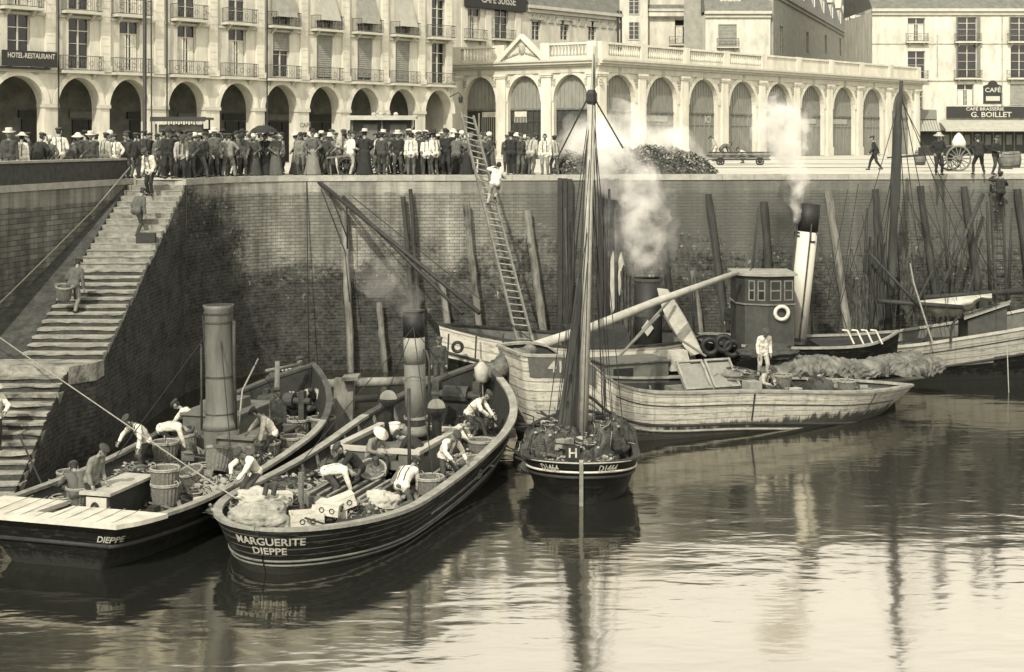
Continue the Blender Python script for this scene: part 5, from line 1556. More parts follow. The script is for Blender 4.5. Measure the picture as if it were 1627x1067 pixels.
# ---- grey white lugger at the right with a furled topsail mast
hH = Hull((12.6, 55.6), (.992, .12), 14.5, 1.75, [(0, 1.15), (.2, 1.42), (.5, 2.0), (.8, 2.75), (1, 3.1)], ts=.2, tb=.6, pb=2.1, rs=.7, rb=3.5, em=.35)
tH = thing("sailing_lugger", "grey white lugger at the right edge with dark mast and sagging canvas", "boat", (hH.o[0], hH.o[1], 0), math.atan2(hH.a.y, hH.a.x))
hH.shell("hull", [M_hullH, M_hullA], tH, split=1.0, K=12); hH.inner("bulwark", M_grey, tH, .9); hH.deck("deck", M_deck, tH, .9); hH.rail("cap_rail", M_canvas, tH, .18, .07, .01)
hH.strake("rubbing_strake", M_woodd, tH, .98, .05); hH.strake("painted_line", M_woodd, tH, .34, .02)
Yk = 55.4
m0, m1 = P(1408, 520, Yk), P(1432, 128, Yk); m0.z = .9
mb = MB(); mb.tube([m0, m0.lerp(m1, .6), m1], [.17, .14, .07], 12); ms = mb.build("mast", M_woodd, tH, smooth=True)
mb = MB(); n = 16
mb.tube([P(lerp(1428, 1416, i / n), lerp(150, 470, i / n), Yk - .05) for i in range(n + 1)], [(.07 + .15 * math.sin(min(1, i / 6) * PI * .5) * (1 - .5 * i / n)) * (1 + R.uniform(-.15, .15)) for i in range(n + 1)], 12)
mb.build("furled_sail", M_dsail, tH, smooth=True)
mb = MB()
for (tx, ty, px, py, dy) in ((1430, 160, 1478, 545, -1.5), (1428, 175, 1398, 480, .6), (1430, 150, 1560, 470, .3), (1429, 200, 1448, 500, .6), (1428, 220, 1385, 500, -.5), (1431, 140, 1505, 520, .2), (1426, 240, 1368, 500, 0)):
    mb.tube([P(tx, ty, Yk), P(px, py, Yk + dy)], .018, 5)
mb.build("rigging", M_roped, tH)
mb = MB(); mb.tube([P(1446, 418, 54), P(1452, 450, 54), P(1482, 545, 53.9)], [.03, .035, .035], 6); mb.build("stay_rope", M_rope, tH)
mb = MB(); mb.tube([P(1448, 474, 55.6), P(1625, 462, 55.9)], [.10, .12], 8); bo = mb.build("boom", M_woodd, tH, smooth=True)
mb = MB()   # canvas slung under the boom
n, m_ = 16, 6; vs = []
for i in range(n + 1):
    f = i / n; px = lerp(1452, 1576, f); top = lerp(478, 466, f) ; sag = 26 * (math.sin(PI * min(1, f * 1.15)) ** .8 if f < .87 else .25) + 4
    for j in range(m_ + 1):
        g = j / m_; q = P(px, top + sag * g + 3 * math.sin(i * 1.7) * g, 55.2 - .5 * math.sin(g * PI)); vs.append(q)
fs = [(i * (m_ + 1) + j, (i + 1) * (m_ + 1) + j, (i + 1) * (m_ + 1) + j + 1, i * (m_ + 1) + j + 1) for i in range(n) for j in range(m_)]
mb.add(vs, fs); mb.build("slung_canvas", M_canvas, bo, smooth=True)
mb = MB(); q0, q1 = P(1535, 505, 54.9), P(1606, 480, 55.3)
mb.prism([P(1532, 508, 54.6), P(1604, 484, 54.6), P(1607, 478, 56.2), P(1530, 500, 56.2)], (0, 0, .06)); ch = mb.build("cabin_roof", M_caprail, tH, fix=True)
mb = MB(); mb.prism([P(1538, 509, 54.75), P(1600, 487, 54.75), P(1600, 530, 54.75), P(1538, 545, 54.75)], (0, 1.2, 0)); mb.build("cabin", M_door, tH, fix=True)
mb = MB()
for i in range(5):
    a = i / 4; q = P(1522 - 12 * math.cos(a * PI * .6), 545 - 42 * math.sin(a * PI * .55), 54.2)
    if i: mb.tube([pq, q], .05, 6)
    pq = q
mb.build("anchor_davit", M_iron, tH)

# ================================================================== loose gear
def gear(name, mb_, mtl, label, cat, group=None, smooth_=False, fix=False):
    o = mb_.build(name, mtl, None, smooth_, fix); return tag(o, label, cat, group)
# long light spar over the barge
mb = MB(); mb.tube([P(843, 552, 45.6), P(940, 520, 47.2), P(1045, 478, 49.0), P(1172, 432, 51.0)], [.17, .16, .14, .09], 12)
gear("spar", mb, M_woodl, "long pale spar sloping up behind the smack's mast from the barge end", "spar", None, True)
def blob(name, pts, rads, mtl, label, cat, group=None, amp=.25, fr=2.2, n=22, k=14, flat=1.0, seed=0.0, fold=.1, crease=0.0):
    """a rough bundle swept along a path: rolled sail, heaped net"""
    mb = MB(); pts = [V(p) for p in pts]
    P2 = []; R2 = []
    for i in range(n + 1):
        f = i / n * (len(pts) - 1); a = min(int(f), len(pts) - 2); u = f - a
        P2.append(pts[a].lerp(pts[a + 1], u)); R2.append(lerp(rads[a], rads[a + 1], u))
    mb.tube(P2, R2, k)
    vs = []
    for i, v in enumerate(mb.v):
        c_ = P2[min(i // k, n)]; d = v - c_; ang_ = 2 * PI * (i % k) / k
        nn = noise.fractal(v * fr + V((seed, seed * 2, 0)), 0.8, 2.2, 4) * amp + noise.noise(v * fr * 3 + V((seed, 0, 0))) * amp * .4
        nn += fold * (1 - 2 * abs(noise.noise(v * fr * 1.6 + V((seed, 7, 0))))) + fold * .5 * (1 - 2 * abs(noise.noise(v * fr * 4 + V((seed, 3, 0)))))
        if crease:
            uu = (i // k) / n * 26
            nn += crease * ((1 - 2 * abs(noise.noise(V((uu * .55 + math.sin(ang_) * 1.3, math.cos(ang_) * .8, seed))))) ** 3 - .2) + crease * .5 * ((1 - 2 * abs(noise.noise(V((uu * 1.3 - math.sin(ang_) * 1.6, math.cos(ang_) * 1.2, seed + 4))))) ** 3 - .2)
        d = d * (1 + nn); d.z *= flat; vs.append(c_ + d)
    mb.v = vs
    o = mb.build(name, mtl, None, True); return tag(o, label, cat, group)
blob("rolled_sail", [P(760, 600, 43.2), P(800, 580, 44.2), P(845, 556, 45.2)], [.18, .36, .2], M_tan, "brown rolled sail bundled at the lower end of the pale spar", "sail", amp=.4, seed=4)
mb = MB(); q = [P(1044, 458, 51.2), P(1060, 460, 51.2), P(1088, 505, 51.0), P(1116, 560, 50.8), P(1098, 565, 50.8), P(1070, 528, 51.0), P(1052, 490, 51.2)]
mb.prism(q, (.05, .16, 0)); gear("leaning_board", mb, M_canvas, "pale curved board leaning beside the short dark funnel", "board", fix=True)
mb = MB(); mb.tube([P(1055, 500, 50.6), P(1075, 535, 50.6), P(1122, 566, 50.2)], .04, 6); mb.tube([P(1070, 470, 50.7), P(985, 565, 49.8)], .05, 6); mb.tube([P(1048, 500, 50.4), P(965, 585, 49.4)], .04, 6)
gear("crossed_poles", mb, M_wood, "crossed thin derrick poles behind the barge cabin", "pole")
# heap of sails on the barge's far side
pts = []
rad = []
for px, top, bot in ((1205, 588, 606), (1250, 568, 606), (1300, 566, 602), (1350, 572, 608), (1400, 566, 600), (1450, 560, 604), (1492, 556, 604)):
    Yq = 49.0 + (px - 1205) / 290 * 2.2
    pts.append(P(px, (top + bot) / 2, Yq)); rad.append((bot - top) / 2 * Yq / F * (1.0 if px < 1480 else .5))
# draped folds: a mound of cloth laid along the path
mb = MB(); NU, NV = 260, 46; vs = []
for i in range(NU + 1):
    f = i / NU * (len(pts) - 1); a_ = min(int(f), len(pts) - 2); u = f - a_; c_ = pts[a_].lerp(pts[a_ + 1], u); rr_ = lerp(rad[a_], rad[a_ + 1], u)
    d_ = (pts[a_ + 1] - pts[a_]); d_.z = 0; d_.normalize(); w_ = V((-d_.y, d_.x, 0))
    for j in range(NV + 1):
        v_ = j / NV * 2 - 1; ang_ = v_ * PI * .62
        x_ = i / NU * 8.0; y_ = v_ * 1.2
        wx = x_ + .5 * noise.noise(V((x_ * .9, y_ * .9, 3))); wy = y_ + .5 * noise.noise(V((x_ * .9, y_ * .9, 9)))
        rd = 1 - 2 * abs(noise.noise(V((wx * 2.1 + wy * .9, wy * .8, 1)))); r2_ = 1 - 2 * abs(noise.noise(V((wx * 4.2 - wy * 2.0, wy * 1.7, 5)))); r3_ = 1 - 2 * abs(noise.noise(V((wx * 9, wy * 5, 8))))
        q = 1 + .26 * rd ** 3 + .15 * r2_ ** 3 + .05 * r3_ + .22 * noise.noise(V((x_ * .5, 2, 0)))
        vs.append(c_ + (w_ * math.sin(ang_) * 1.5 + V((0, 0, 1)) * (math.cos(ang_) * 1.0 - .1)) * rr_ * q * .95)
mb.add(vs, [(i * (NV + 1) + j, (i + 1) * (NV + 1) + j, (i + 1) * (NV + 1) + j + 1, i * (NV + 1) + j + 1) for i in range(NU) for j in range(NV)])
gear("sail_heap", mb, M_tan, "long crumpled heap of tanned sails along the far side of the barge", "sail", None, True)
mb = MB(); mb.tube([P(1230, 606, 48.6), P(1400, 606, 50.6), P(1470, 598, 52.4)], [.09, .09, .07], 8); gear("boom_spar", mb, M_woodl, "pale boom lying under the heap of tanned sails", "spar", None, True)
# ladder from the trawler up over the quay edge
lb, lt = P(822, 543, 51.3), P(732, 178, 57.05)
rb_, rt = P(847, 545, 51.3), P(752, 184, 57.05)
t_l = thing("wooden_ladder", "long wooden ladder leaning from the trawler's deck up past the quay edge", "ladder", lb)
for (a, b) in ((lb, lt), (rb_, rt)):
    mb = MB(); mb.beam(a, b, .075, .1); mb.build("rail", M_wood, t_l)
n = 36
for i in range(n):
    f = (i + .5) / n
    mb = MB(); mb.tube([lb.lerp(lt, f), rb_.lerp(rt, f)], .024, 6); mb.build("rung", M_caprail, t_l)
LADDER = (lb, lt, rb_, rt)
# derrick slung from the quay
for (q0, q1, r, lab, cat) in ((P(506, 288, 57.1), P(762, 497, 51.5), .085, "upper of two dark booms slanting down from the quay edge to the boats", "boom"),
                              (P(545, 312, 56.6), P(735, 498, 51.5), .07, "lower and shorter of the two dark booms slanting down from the quay edge", "boom")):
    mb = MB(); mb.tube([q0, q1], r, 8); gear("derrick_boom", mb, M_woodd, lab, cat, "dark booms below the quay edge", True)
for (pts_, r, m_, lab) in (
    ([P(487, 276, 57.0), P(489, 440, 56.6), P(491, 590, 56.2)], .022, M_roped, "dark rope hanging straight down the wall left of the booms"),
    ([P(510, 300, 57.0), P(548, 400, 56.4), P(556, 480, 56.2)], .02, M_roped, "thin dark guy rope slanting to the tall mooring post below the booms"),
    ([P(520, 296, 57.0), P(552, 378, 56.4)], .025, M_roped, "short dark guy rope under the head of the booms"),
    ([P(551, 322, 56.3), P(552, 395, 56.3)], .03, M_roped, "dark tackle rope dropping from the booms above the tall post"),
    ([P(560, 312, 56.2), P(850, 545, 51.0)], .02, M_roped, "thin fall rope running below the booms to the white bulwark"),
    ([P(-75, 485, 41.3), P(1, 537, 40.6), P(60, 578, 39.2), P(110, 612, 38.2), P(215, 684, 36.4), P(300, 742, 34.6), P(376, 792, 32.6)], .018, M_rope, "pale mooring rope crossing from the stairs over the left boat"),
    ([P(30, 690, 35.6), P(66, 768, 34.5), P(95, 772, 33.8)], .022, M_roped, "dark mooring rope from the lower steps to the left boat's rail"),
    ([P(830, 655, 38.5), P(848, 662, 40.5), P(846, 720, 37.2)], .02, M_roped, "short dark rope between the planked boat's bow and the smack"),
    ([P(1600, 545, 53.4), P(1603, 630, 52.0)], .02, M_rope, "pale rope hanging from the lugger's side into the water"),
    ([P(322, 500, 40), P(330, 640, 38.5), P(322, 690, 37.5)], .018, M_roped, "thin dark rope hanging left of the tall grey funnel"),
    ([P(410, 570, 41), P(385, 620, 39.5), P(378, 690, 37.5)], .025, M_rope, "pale rope hanging right of the tall grey funnel")):
    mb = MB(); mb.tube(pts_, r, 6); gear("rope", mb, m_, lab, "rope", "ropes hung about the boats and wall", True)

# fender piles against the wall
piles = [  # top px,py  bottom px,py  radius, material, label
 (547, 335, 562, 690, .15, 0, "tall slim mooring post with pale lower half left of the middle boat's funnel"),
 (603, 480, 616, 640, .13, 0, "short pale post just left of the middle boat's funnel"),
 (641, 312, 655, 500, .10, 1, "left of a pair of dark slim piles above the middle boat's funnel"),
 (652, 300, 664, 480, .08, 1, "right of a pair of dark slim piles above the middle boat's funnel"),
 (703, 446, 713, 540, .14, 0, "short pale pile at the left tip of the white bulwark"),
 (740, 322, 764, 540, .14, 0, "grey pile midway between the slim pair and the ladder"),
 (838, 334, 862, 520, .17, 0, "pale thick pile just right of the ladder"),
 (1125, 308, 1152, 520, .15, 1, "dark pile left of the wheelhouse with pale bands"),
 (1101, 430, 1116, 540, .12, 0, "short pale pile between the short funnel and the wheelhouse"),
 (1056, 384, 1064, 500, .12, 1, "short dark pile in the steam right of the short funnel"),
 (1214, 320, 1222, 440, .15, 1, "sooty pile directly above the wheelhouse"),
 (1316, 303, 1344, 500, .16, 0, "spotted pile just right of the raked white funnel"),
 (1390, 300, 1402, 500, .13, 1, "dark pile just left of the lugger's mast"),
 (1462, 295, 1488, 480, .15, 1, "dark pile first to the right of the lugger's mast"),
 (1531, 296, 1558, 475, .15, 1, "pile crossed by a slanting spar at the right"),
 (1616, 300, 1640, 480, .15, 1, "dark pile at the right edge of the quay wall"),
 (1280, 420, 1286, 560, .14, 1, "dark pile behind the white funnel's foot"),
]
for (tx, ty, bx, by, r, dk, lab) in piles:
    yw = edge_at(tx).y - .3
    a = P(tx, ty, yw); b = P(bx, by, yw - .25); d = (b - a); b2 = a + d * ((a.z + 1.2) / (a.z - b.z))
    n = 12; mb = MB()
    mb.tube([a.lerp(b2, i / n) + V((R.uniform(-.02, .02), R.uniform(-.02, .02), 0)) for i in range(n + 1)], [r * R.uniform(.85, 1.12) for i in range(n + 1)], 9)
    gear("fender_pile", mb, M_piled if dk else M_pile, lab, "pile", "fender piles along the quay wall", False)
mb = MB(); mb.tube([P(1562, 308, 58.8), P(1490, 470, 56.5)], .08, 8); gear("leaning_spar", mb, M_piled, "dark spar slanting across the right hand pile above the sagging canvas", "spar", None, True)
mb = MB(); mb.tube([P(1592, 292, 59.6), P(1600, 470, 58.8)], .05, 6); mb.tube([P(1574, 292, 59.6), P(1582, 470, 58.8)], .05, 6)
for k in range(16): f = k / 16; mb.tube([P(lerp(1574, 1582, f), lerp(295, 465, f), lerp(59.6, 58.8, f)), P(lerp(1592, 1600, f), lerp(295, 465, f), lerp(59.6, 58.8, f))], .025, 5)
gear("wall_ladder", mb, M_piled, "dark ladder fixed to the wall at the far right", "ladder")
for (x0_, x1_, lab) in ((886, 910, "narrow dark timber fender on the wall left of the smack's mast"), (950, 984, "wide dark timber fender on the wall right of the smack's mast")):
    mb = MB(); nb = max(2, int((x1_ - x0_) / 8))
    for k in range(nb):
        pa = lerp(x0_, x1_, k / nb); pb = lerp(x0_, x1_, (k + .9) / nb); yw = edge_at(pa).y - .06
        a, b = P(pa, 282, yw), P(pb, 282, yw); mb.bb(a.x, b.x, yw - .22 - R.uniform(0, .06), yw, -1, a.z - R.uniform(0, .1))
    gear("timber_fender", mb, M_woodd, lab, "fender")
for i, (px, y0_, y1_) in enumerate(((974, 398, 500), (986, 400, 470))):
    q = [P(px - 8, y0_ + 30, 54.5), P(px, y0_, 54.5), P(px + 6, y0_ + 25, 54.5), P(px + 7, y1_ - 20, 54.3), P(px - 2, y1_, 54.3), P(px - 7, y1_ - 30, 54.3)]
    mb = MB(); mb.prism(q, (.05, .12, 0)); gear("hanging_canvas", mb, M_canvas, "pale strip of canvas hanging right of the smack's mast, " + ("the longer left one" if i == 0 else "the shorter right one"), "canvas", "pale canvas strips by the mast", fix=True)
mb = MB(); mb.tube([P(978, 330, 54.6), P(980, 560, 54)], .07, 8); mb.tube([P(968, 300, 54.8), P(966, 560, 54)], .05, 8); gear("slim_mast", mb, M_woodd, "pair of slim dark poles rising behind the pale canvas strips", "mast", None, True)

# baskets
def basket_proto():
    mb = MB(); n = 44
    prof = [(.25, 0), (.285, .1), (.31, .25), (.328, .4), (.345, .58), (.30, .58), (.28, .45)]
    mb.lathe(prof, (0, 0, 0), n, 0, None, lambda j, i: 1.0 + (.035 if (j % 2) else -.02) * (1 if i < 5 else 0))
    o = mb.build("wicker_basket", M_wicker)
    mb = MB()
    for z, r in ((.585, .345), (.55, .343)): mb.torus((0, 0, z), r, .026, None, 26, 6)
    mb.build("rim", M_wickerr, o, smooth=True)
    mb = MB(); mb.lathe([(.29, .47), (.2, .5), (.1, .515), (.0, .52)], (0, 0, 0), 16, 0, None, lambda j, i: 1 + .06 * math.sin(j * 2.1)); mb.build("catch", M_catch, o)
    mb = MB()
    for s in (-1, 1): mb.torus((s * .345, 0, .6), .07, .016, Matrix.Rotation(PI / 2, 4, 'X'), 12, 5)
    mb.build("handle", M_wickerr, o, smooth=True)
    return kids(o)
bproto = basket_proto()
blist = [  # px, base py, z, scale, tilt, label
 (263, 806, .9, 1.0, 0, "bottom basket of the stack of two by the left boat's stern cover"),
 (262, 779, None, 1.0, 0, "upper basket of the stack of two by the left boat's stern cover"),
 (263, 736, .9, 1.02, 0, "large wicker basket behind the stack of two on the left boat"),
 (297, 726, .9, 1.0, .2, "tilted basket beside the left boat's grey casing"),
 (345, 757, .9, 1.05, .35, "basket leaning over near the left boat's right rail"),
 (312, 776, .9, .9, -.3, "small tipped basket right of the stack of two on the left boat"),
 (108, 778, .9, .8, 0, "pale small basket behind the two crouching men at the left boat's stern"),
 (125, 806, .9, .85, 0, "low basket beside the man in grey at the left boat's stern"),
 (474, 697, .9, 1.0, 0, "left of two baskets in the left boat's bow"),
 (513, 696, .9, 1.05, 0, "right of two baskets in the left boat's bow"),
 (465, 725, .9, .95, 0, "basket at the left boat's rail below the two in its bow"),
 (425, 736, .9, 1.0, 0, "dark basket in front of the man in white at the left boat's middle"),
 (683, 795, .85, 1.0, 0, "upright basket by the middle boat's right rail"),
 (592, 778, .85, 1.0, .5, "basket tipped on its side at the middle boat's hatch"),
 (628, 788, .85, .9, -.7, "ribbed basket lying over beside the tipped one on the middle boat"),
 (764, 733, .85, 1.02, 0, "basket beside the right rail forward on the middle boat"),
 (797, 688, .85, 1.15, 0, "tall basket in the middle boat's bow beside the bent man"),
 (752, 760, .85, .9, .25, "half empty basket amid nets on the middle boat's right side"),
 (1243, 620, .8, .9, 0, "tub like basket on the barge beside the two men"),
 (1345, 628, .8, .85, 0, "small basket at the barge's far end near the dark heap"),
]
first = True
for (px, py, z, s, tl, lab) in blist:
    p = G(px, py, z) if z is not None else G(263, 806, .9) + V((-.02, .03, .36))
    if first: b = bproto; first = False; b.location = p; b.scale = (s,) * 3; b.rotation_euler = (tl, 0, R.uniform(0, 6)); tag(b, lab, "basket", "wicker fish baskets aboard the boats")
    else:
        b = copy_tree(bproto, None, lab, "wicker fish baskets aboard the boats", p, (tl if tl else 0, tl * .6, R.uniform(0, 6)), s); b["category"] = "basket"
    if abs(tl) > .3: b.location.z += .12
# crates on the stern of the middle boat
def crate(px, py, z, d, rz, lab, tilt=0.0, lid=True):
    p = G(px, py, z); Mx = Matrix.Translation(p) @ Matrix.Rotation(rz, 4, 'Z') @ Matrix.Rotation(tilt, 4, 'Y')
    mb = MB(Mx); w, l, h = d
    t_ = .025
    for k in range(2):
        z0_, z1_ = k * h / 2 + .004, (k + 1) * h / 2 - .004
        mb.bb(-w / 2, w / 2, -l / 2, -l / 2 + t_, z0_, z1_); mb.bb(-w / 2, w / 2, l / 2 - t_, l / 2, z0_, z1_)
        mb.bb(-w / 2, -w / 2 + t_, -l / 2 + t_, l / 2 - t_, z0_, z1_); mb.bb(w / 2 - t_, w / 2, -l / 2 + t_, l / 2 - t_, z0_, z1_)
    o = mb.build("fish_crate", M_crate); tag(o, lab, "crate", "pale fish crates on the middle boat's stern")
    mb = MB(Mx)
    if lid:
        for k in range(3): mb.bb(-w / 2 - .01, w / 2 + .01, -l / 2 + k * l / 3 + .003, -l / 2 + (k + 1) * l / 3 - .003, h, h + .02)
    else: mb.bb(-w / 2 + t_, w / 2 - t_, -l / 2 + t_, l / 2 - t_, h * .55, h * .6)
    mb.build("lid" if lid else "bottom_board", M_crate if lid else M_catch, o)
    mb = MB(Mx)
    for s in (-1, 1): mb.torus((s * (w / 2 + .01), 0, h * .6), .06, .012, Matrix.Rotation(PI / 2, 4, 'Y'), 10, 5)
    for s in (-1, 1): mb.torus((s * .12, -l / 2 - .012, h * .5), .055, .01, Matrix.Rotation(PI / 2, 4, 'X'), 10, 5)
    mb.build("rope_handle", M_roped, o)
crate(487, 834, 1.0, (.75, .5, .3), .25, "open pale crate nearest the stern rail of the middle boat", lid=False)
crate(524, 829, .95, (.8, .55, .32), .1, "lower crate of the pile of two on the middle boat's stern")
crate(523, 816, 1.22, (.55, .42, .26), -.2, "upper left crate on the pile at the middle boat's stern", .1)
crate(547, 806, 1.3, (.55, .42, .26), .3, "tilted topmost crate on the pile at the middle boat's stern", -.3)
crate(447, 800, 1.25, (.4, .35, .25), .5, "small dark sided crate between the sacks and the pile of crates", .1)
crate(96, 262, QZ + .0, (.75, .5, .5), .2, "pale crate held above the parapet at the head of the stair wall", 0)
def cords(mb, surf, n, seed, L=.5):
    """loose cords and cork floats lying over a heaped net"""
    Rc = random.Random(seed); M0 = mb.M; mb.M = None
    for k in range(n):
        i = Rc.randrange(len(surf)); p = surf[i]; a = Rc.uniform(0, 2 * PI); pts = []
        for j in range(5):
            q = p + V((math.cos(a), math.sin(a), 0)) * L * (j / 4 - .5); a += Rc.uniform(-.5, .5)
            best = min(surf[::7], key=lambda w: (w.x - q.x) ** 2 + (w.y - q.y) ** 2 - .02 * w.z); pts.append(V((q.x, q.y, best.z + .02 + Rc.uniform(-.01, .02))))
        mb.tube(pts, .012, 4, 1 if k % 4 == 0 else 3)
        if k % 3 == 0: mb.ell(p + V((0, 0, .04)), (.05, .05, .04), 2, 8, 5)
    mb.M = M0
def sack(px, py, z, r, mtl, lab, cat="sack", rz=0.0, seed=0.0, group="sacks heaped on the middle boat's stern"):
    mb = MB(); mb.ell((0, 0, 0), (1, 1, 1), 0, 44, 30); p = G(px, py, z)
    T_ = Matrix.Translation(p) @ Matrix.Rotation(rz, 4, 'Z')
    vs = []
    for v in mb.v:
        n_ = noise.fractal(v * 1.6 + V((seed, 0, seed)), .9, 2.1, 4) * .28 + .14 * (1 - 2 * abs(noise.noise(v * 3.3 + V((seed, 2, 0))))) + .07 * (1 - 2 * abs(noise.noise(v * 8 + V((seed, 5, 0)))))
        q = v * (1 + n_); q = V((q.x * r[0], q.y * r[1], max(-.75, q.z) * r[2])); vs.append(T_ @ q)
    mb.v = vs
    if mtl in (M_net, M_tan):
        zm = sum(v.z for v in vs) / len(vs); cords(mb, [v for v in vs if v.z > zm], 34, seed)
        mtl = [mtl, M_rope, M_sackcloth, M_roped]
    return gear("sack" if cat != "net" else "net", mb, mtl, lab, cat, group, True)
sack(412, 822, 1.15, (.62, .45, .3), M_sackcloth, "lowest lumpy sack beside the stern rail of the middle boat", seed=1)
sack(418, 801, 1.35, (.5, .38, .2), M_canvas, "middle pale sack of the heap on the middle boat's stern", rz=.3, seed=2)
sack(408, 789, 1.5, (.42, .34, .17), M_canvas, "topmost flat sack of the heap on the middle boat's stern", rz=-.2, seed=3)
sack(365, 812, 1.1, (.5, .35, .14), M_net, "dark flat net bundle at the left of the middle boat's stern", "net", seed=4, group=None)
sack(438, 832, 1.05, (.35, .3, .2), M_sackcloth, "small sack between the heap and the open crate on the middle boat's stern", seed=9)
sack(602, 800, 1.0, (.42, .32, .28), M_canvas, "white bundle behind the crates by the middle boat's right rail", "bundle", seed=5, group=None)
sack(500, 735, 1.0, (.9, .6, .14), M_net, "flat dark net spread left of the middle boat's hatch", "net", seed=6, group=None)
sack(455, 775, 1.05, (.7, .5, .2), M_net, "dark net heaped behind the sacks on the middle boat", "net", seed=7, group=None)
sack(735, 735, 1.0, (.6, .9, .16), M_net, "dark net spread inside the middle boat's right rail", "net", seed=8, group=None)
sack(660, 740, 1.1, (.55, .4, .3), M_dsail, "dark tarpaulin slumped beside the middle boat's hatch", "tarpaulin", seed=10, group=None)
sack(705, 625, 1.6, (.7, .5, .5), M_dsail, "dark tarpaulin heap forward of the middle boat's funnel", "tarpaulin", seed=11, group=None)
sack(795, 640, 1.5, (.6, .6, .5), M_tan, "brown sail heap in the middle boat's bow", "sail", seed=12, group=None)
sack(740, 610, 1.9, (.5, .5, .4), M_dsail, "dark bundle left of the white lantern on the middle boat's bow", "bundle", seed=13, group=None)
sack(1300, 622, 1.05, (.45, .4, .42), M_dsail, "dark cloth heap on the barge's pale end", "cloth", seed=14, group=None)
sack(200, 748, 1.0, (.8, .5, .15), M_net, "net coil behind the hatch of the left boat", "net", seed=15, group=None)
sack(500, 640, 1.4, (.5, .4, .28), M_canvas, "pale bundles heaped in the left boat's bow", "bundle", seed=16, group=None)
sack(455, 605, 1.9, (.6, .5, .3), M_net, "dark net hung over the left boat's bow rail", "net", seed=17, group=None)
sack(1220, 560, 1.9, (.9, .4, .28), M_dsail, "dark tarpaulin on the tug's deck below the wheelhouse", "tarpaulin", seed=18, group=None)
sack(900, 690, .75, (.5, .5, .3), M_net, "dark net heap on the smack's deck left of its mast", "net", seed=19, group=None)
sack(965, 690, .8, (.5, .6, .35), M_net, "dark net heap on the smack's deck right of its mast", "net", seed=20, group=None)
sack(1165, 596, 1.6, (.7, .35, .2), M_tan, "tan cloth strewn over the barge's skylight", "cloth", seed=21, group=None)
# rope coils, buckets
def coil(px, py, z, r, lab, mtl=M_rope):
    mb = MB(); p = G(px, py, z)
    for k in range(5): mb.torus(p + V((R.uniform(-.03, .03), R.uniform(-.03, .03), .03 + k * .035)), r * R.uniform(.8, 1.05), .028, None, 20, 5)
    gear("rope_coil", mb, mtl, lab, "rope coil", "rope coils on the decks", True)
for a in ((790, 690, .86, .3, "rope coil at the foot of the tall basket in the middle boat's bow"), (640, 722, 1.3, .22, "rope coil on the middle boat's slatted hatch"), (190, 752, .95, .4, "large rope coil behind the left boat's hatch"),
          (100, 800, 1.0, .3, "rope coil beside the gap in the left boat's stern cover"), (475, 785, 1.0, .35, "rope coil behind the crates on the middle boat"), (555, 735, .9, .35, "rope coil left of the middle boat's hatch"), (1150, 628, .85, .25, "rope coil beside the barge's skylight")):
    coil(*a)
mb = MB(); p = G(623, 700, 1.6); p = P(627, 690, 37.0); mb.lathe([(.11, 0), (.15, .3), (.14, .3), (.1, .03)], p, 14); mb.torus(p + V((0, 0, .3)), .15, .012, None, 14, 5)
gear("bucket", mb, M_white, "white bucket standing beside the middle boat's left cowl ventilator", "bucket", None, True)
mb = MB(); p = G(744, 690, 1.3); mb.lathe([(.0, 0), (.13, .02), (.16, .2), (.13, .38), (.1, .4)], p, 14); gear("white_cask", mb, M_canvas, "white cask forward of the middle boat's engine casing", "cask", None, True)
# loose planks and oars on decks
for (a, b, w, lab) in ((G(545, 745, 1.25), G(640, 715, 1.3), .16, "grey plank along the middle boat's hatch"), (G(480, 760, 1.0), G(600, 700, 1.1), .12, "long oar lying beside the middle boat's left bulwark"),
                       (G(640, 790, 1.1), G(740, 715, 1.1), .1, "pole lying on the middle boat toward the right rail"), (G(175, 760, 1.0), G(225, 735, 1.05), .14, "plank on the left boat beside the large coil"),
                       (G(395, 710, 1.2), G(460, 660, 1.3), .14, "plank leaning beside the left boat's casing"), (G(1090, 640, .95), G(1240, 634, .95), .12, "plank along the barge's near side deck")):
    mb = MB(); mb.beam(a, b, w, .05); gear("plank", mb, M_caprail, lab, "plank", "loose planks on the decks")

# scattered gear on the two steam boats' decks
def litter(h, t, xs, ys, z, n, seed, name):
    Rq = random.Random(seed); mb = MB(h.M)
    for k in range(n):
        x = Rq.uniform(*xs); y = Rq.uniform(*ys); a = Rq.uniform(0, PI); l = Rq.uniform(.25, 1.3); q = Rq.random()
        p = V((x, y, z + Rq.uniform(0, .1)))
        if q < .45: mb.beam(p + V((0, 0, .04)), p + V((math.cos(a) * l, math.sin(a) * l, Rq.uniform(.0, .35))), Rq.uniform(.03, .1), .03, Rq.choice([0, 1, 1]))
        elif q < .75: 
            for j in range(3): mb.torus(p + V((0, 0, .03 + j * .03)), Rq.uniform(.12, .24), .02, None, 14, 4, Rq.choice([0, 2]))
        elif q < .9: mb.box(p + V((0, 0, .1)), (Rq.uniform(.15, .4), Rq.uniform(.15, .35), Rq.uniform(.12, .3)), Rq.choice([0, 1, 3, 4]), a)
        else: mb.tube([p + V((math.cos(a + j) * .3 * j * .3, math.sin(a + j * 1.3) * .3, .03)) for j in range(7)], .02, 5, 2)
    return mb.build(name, [M_wood, M_woodd, M_rope, M_caprail, M_canvas], t)
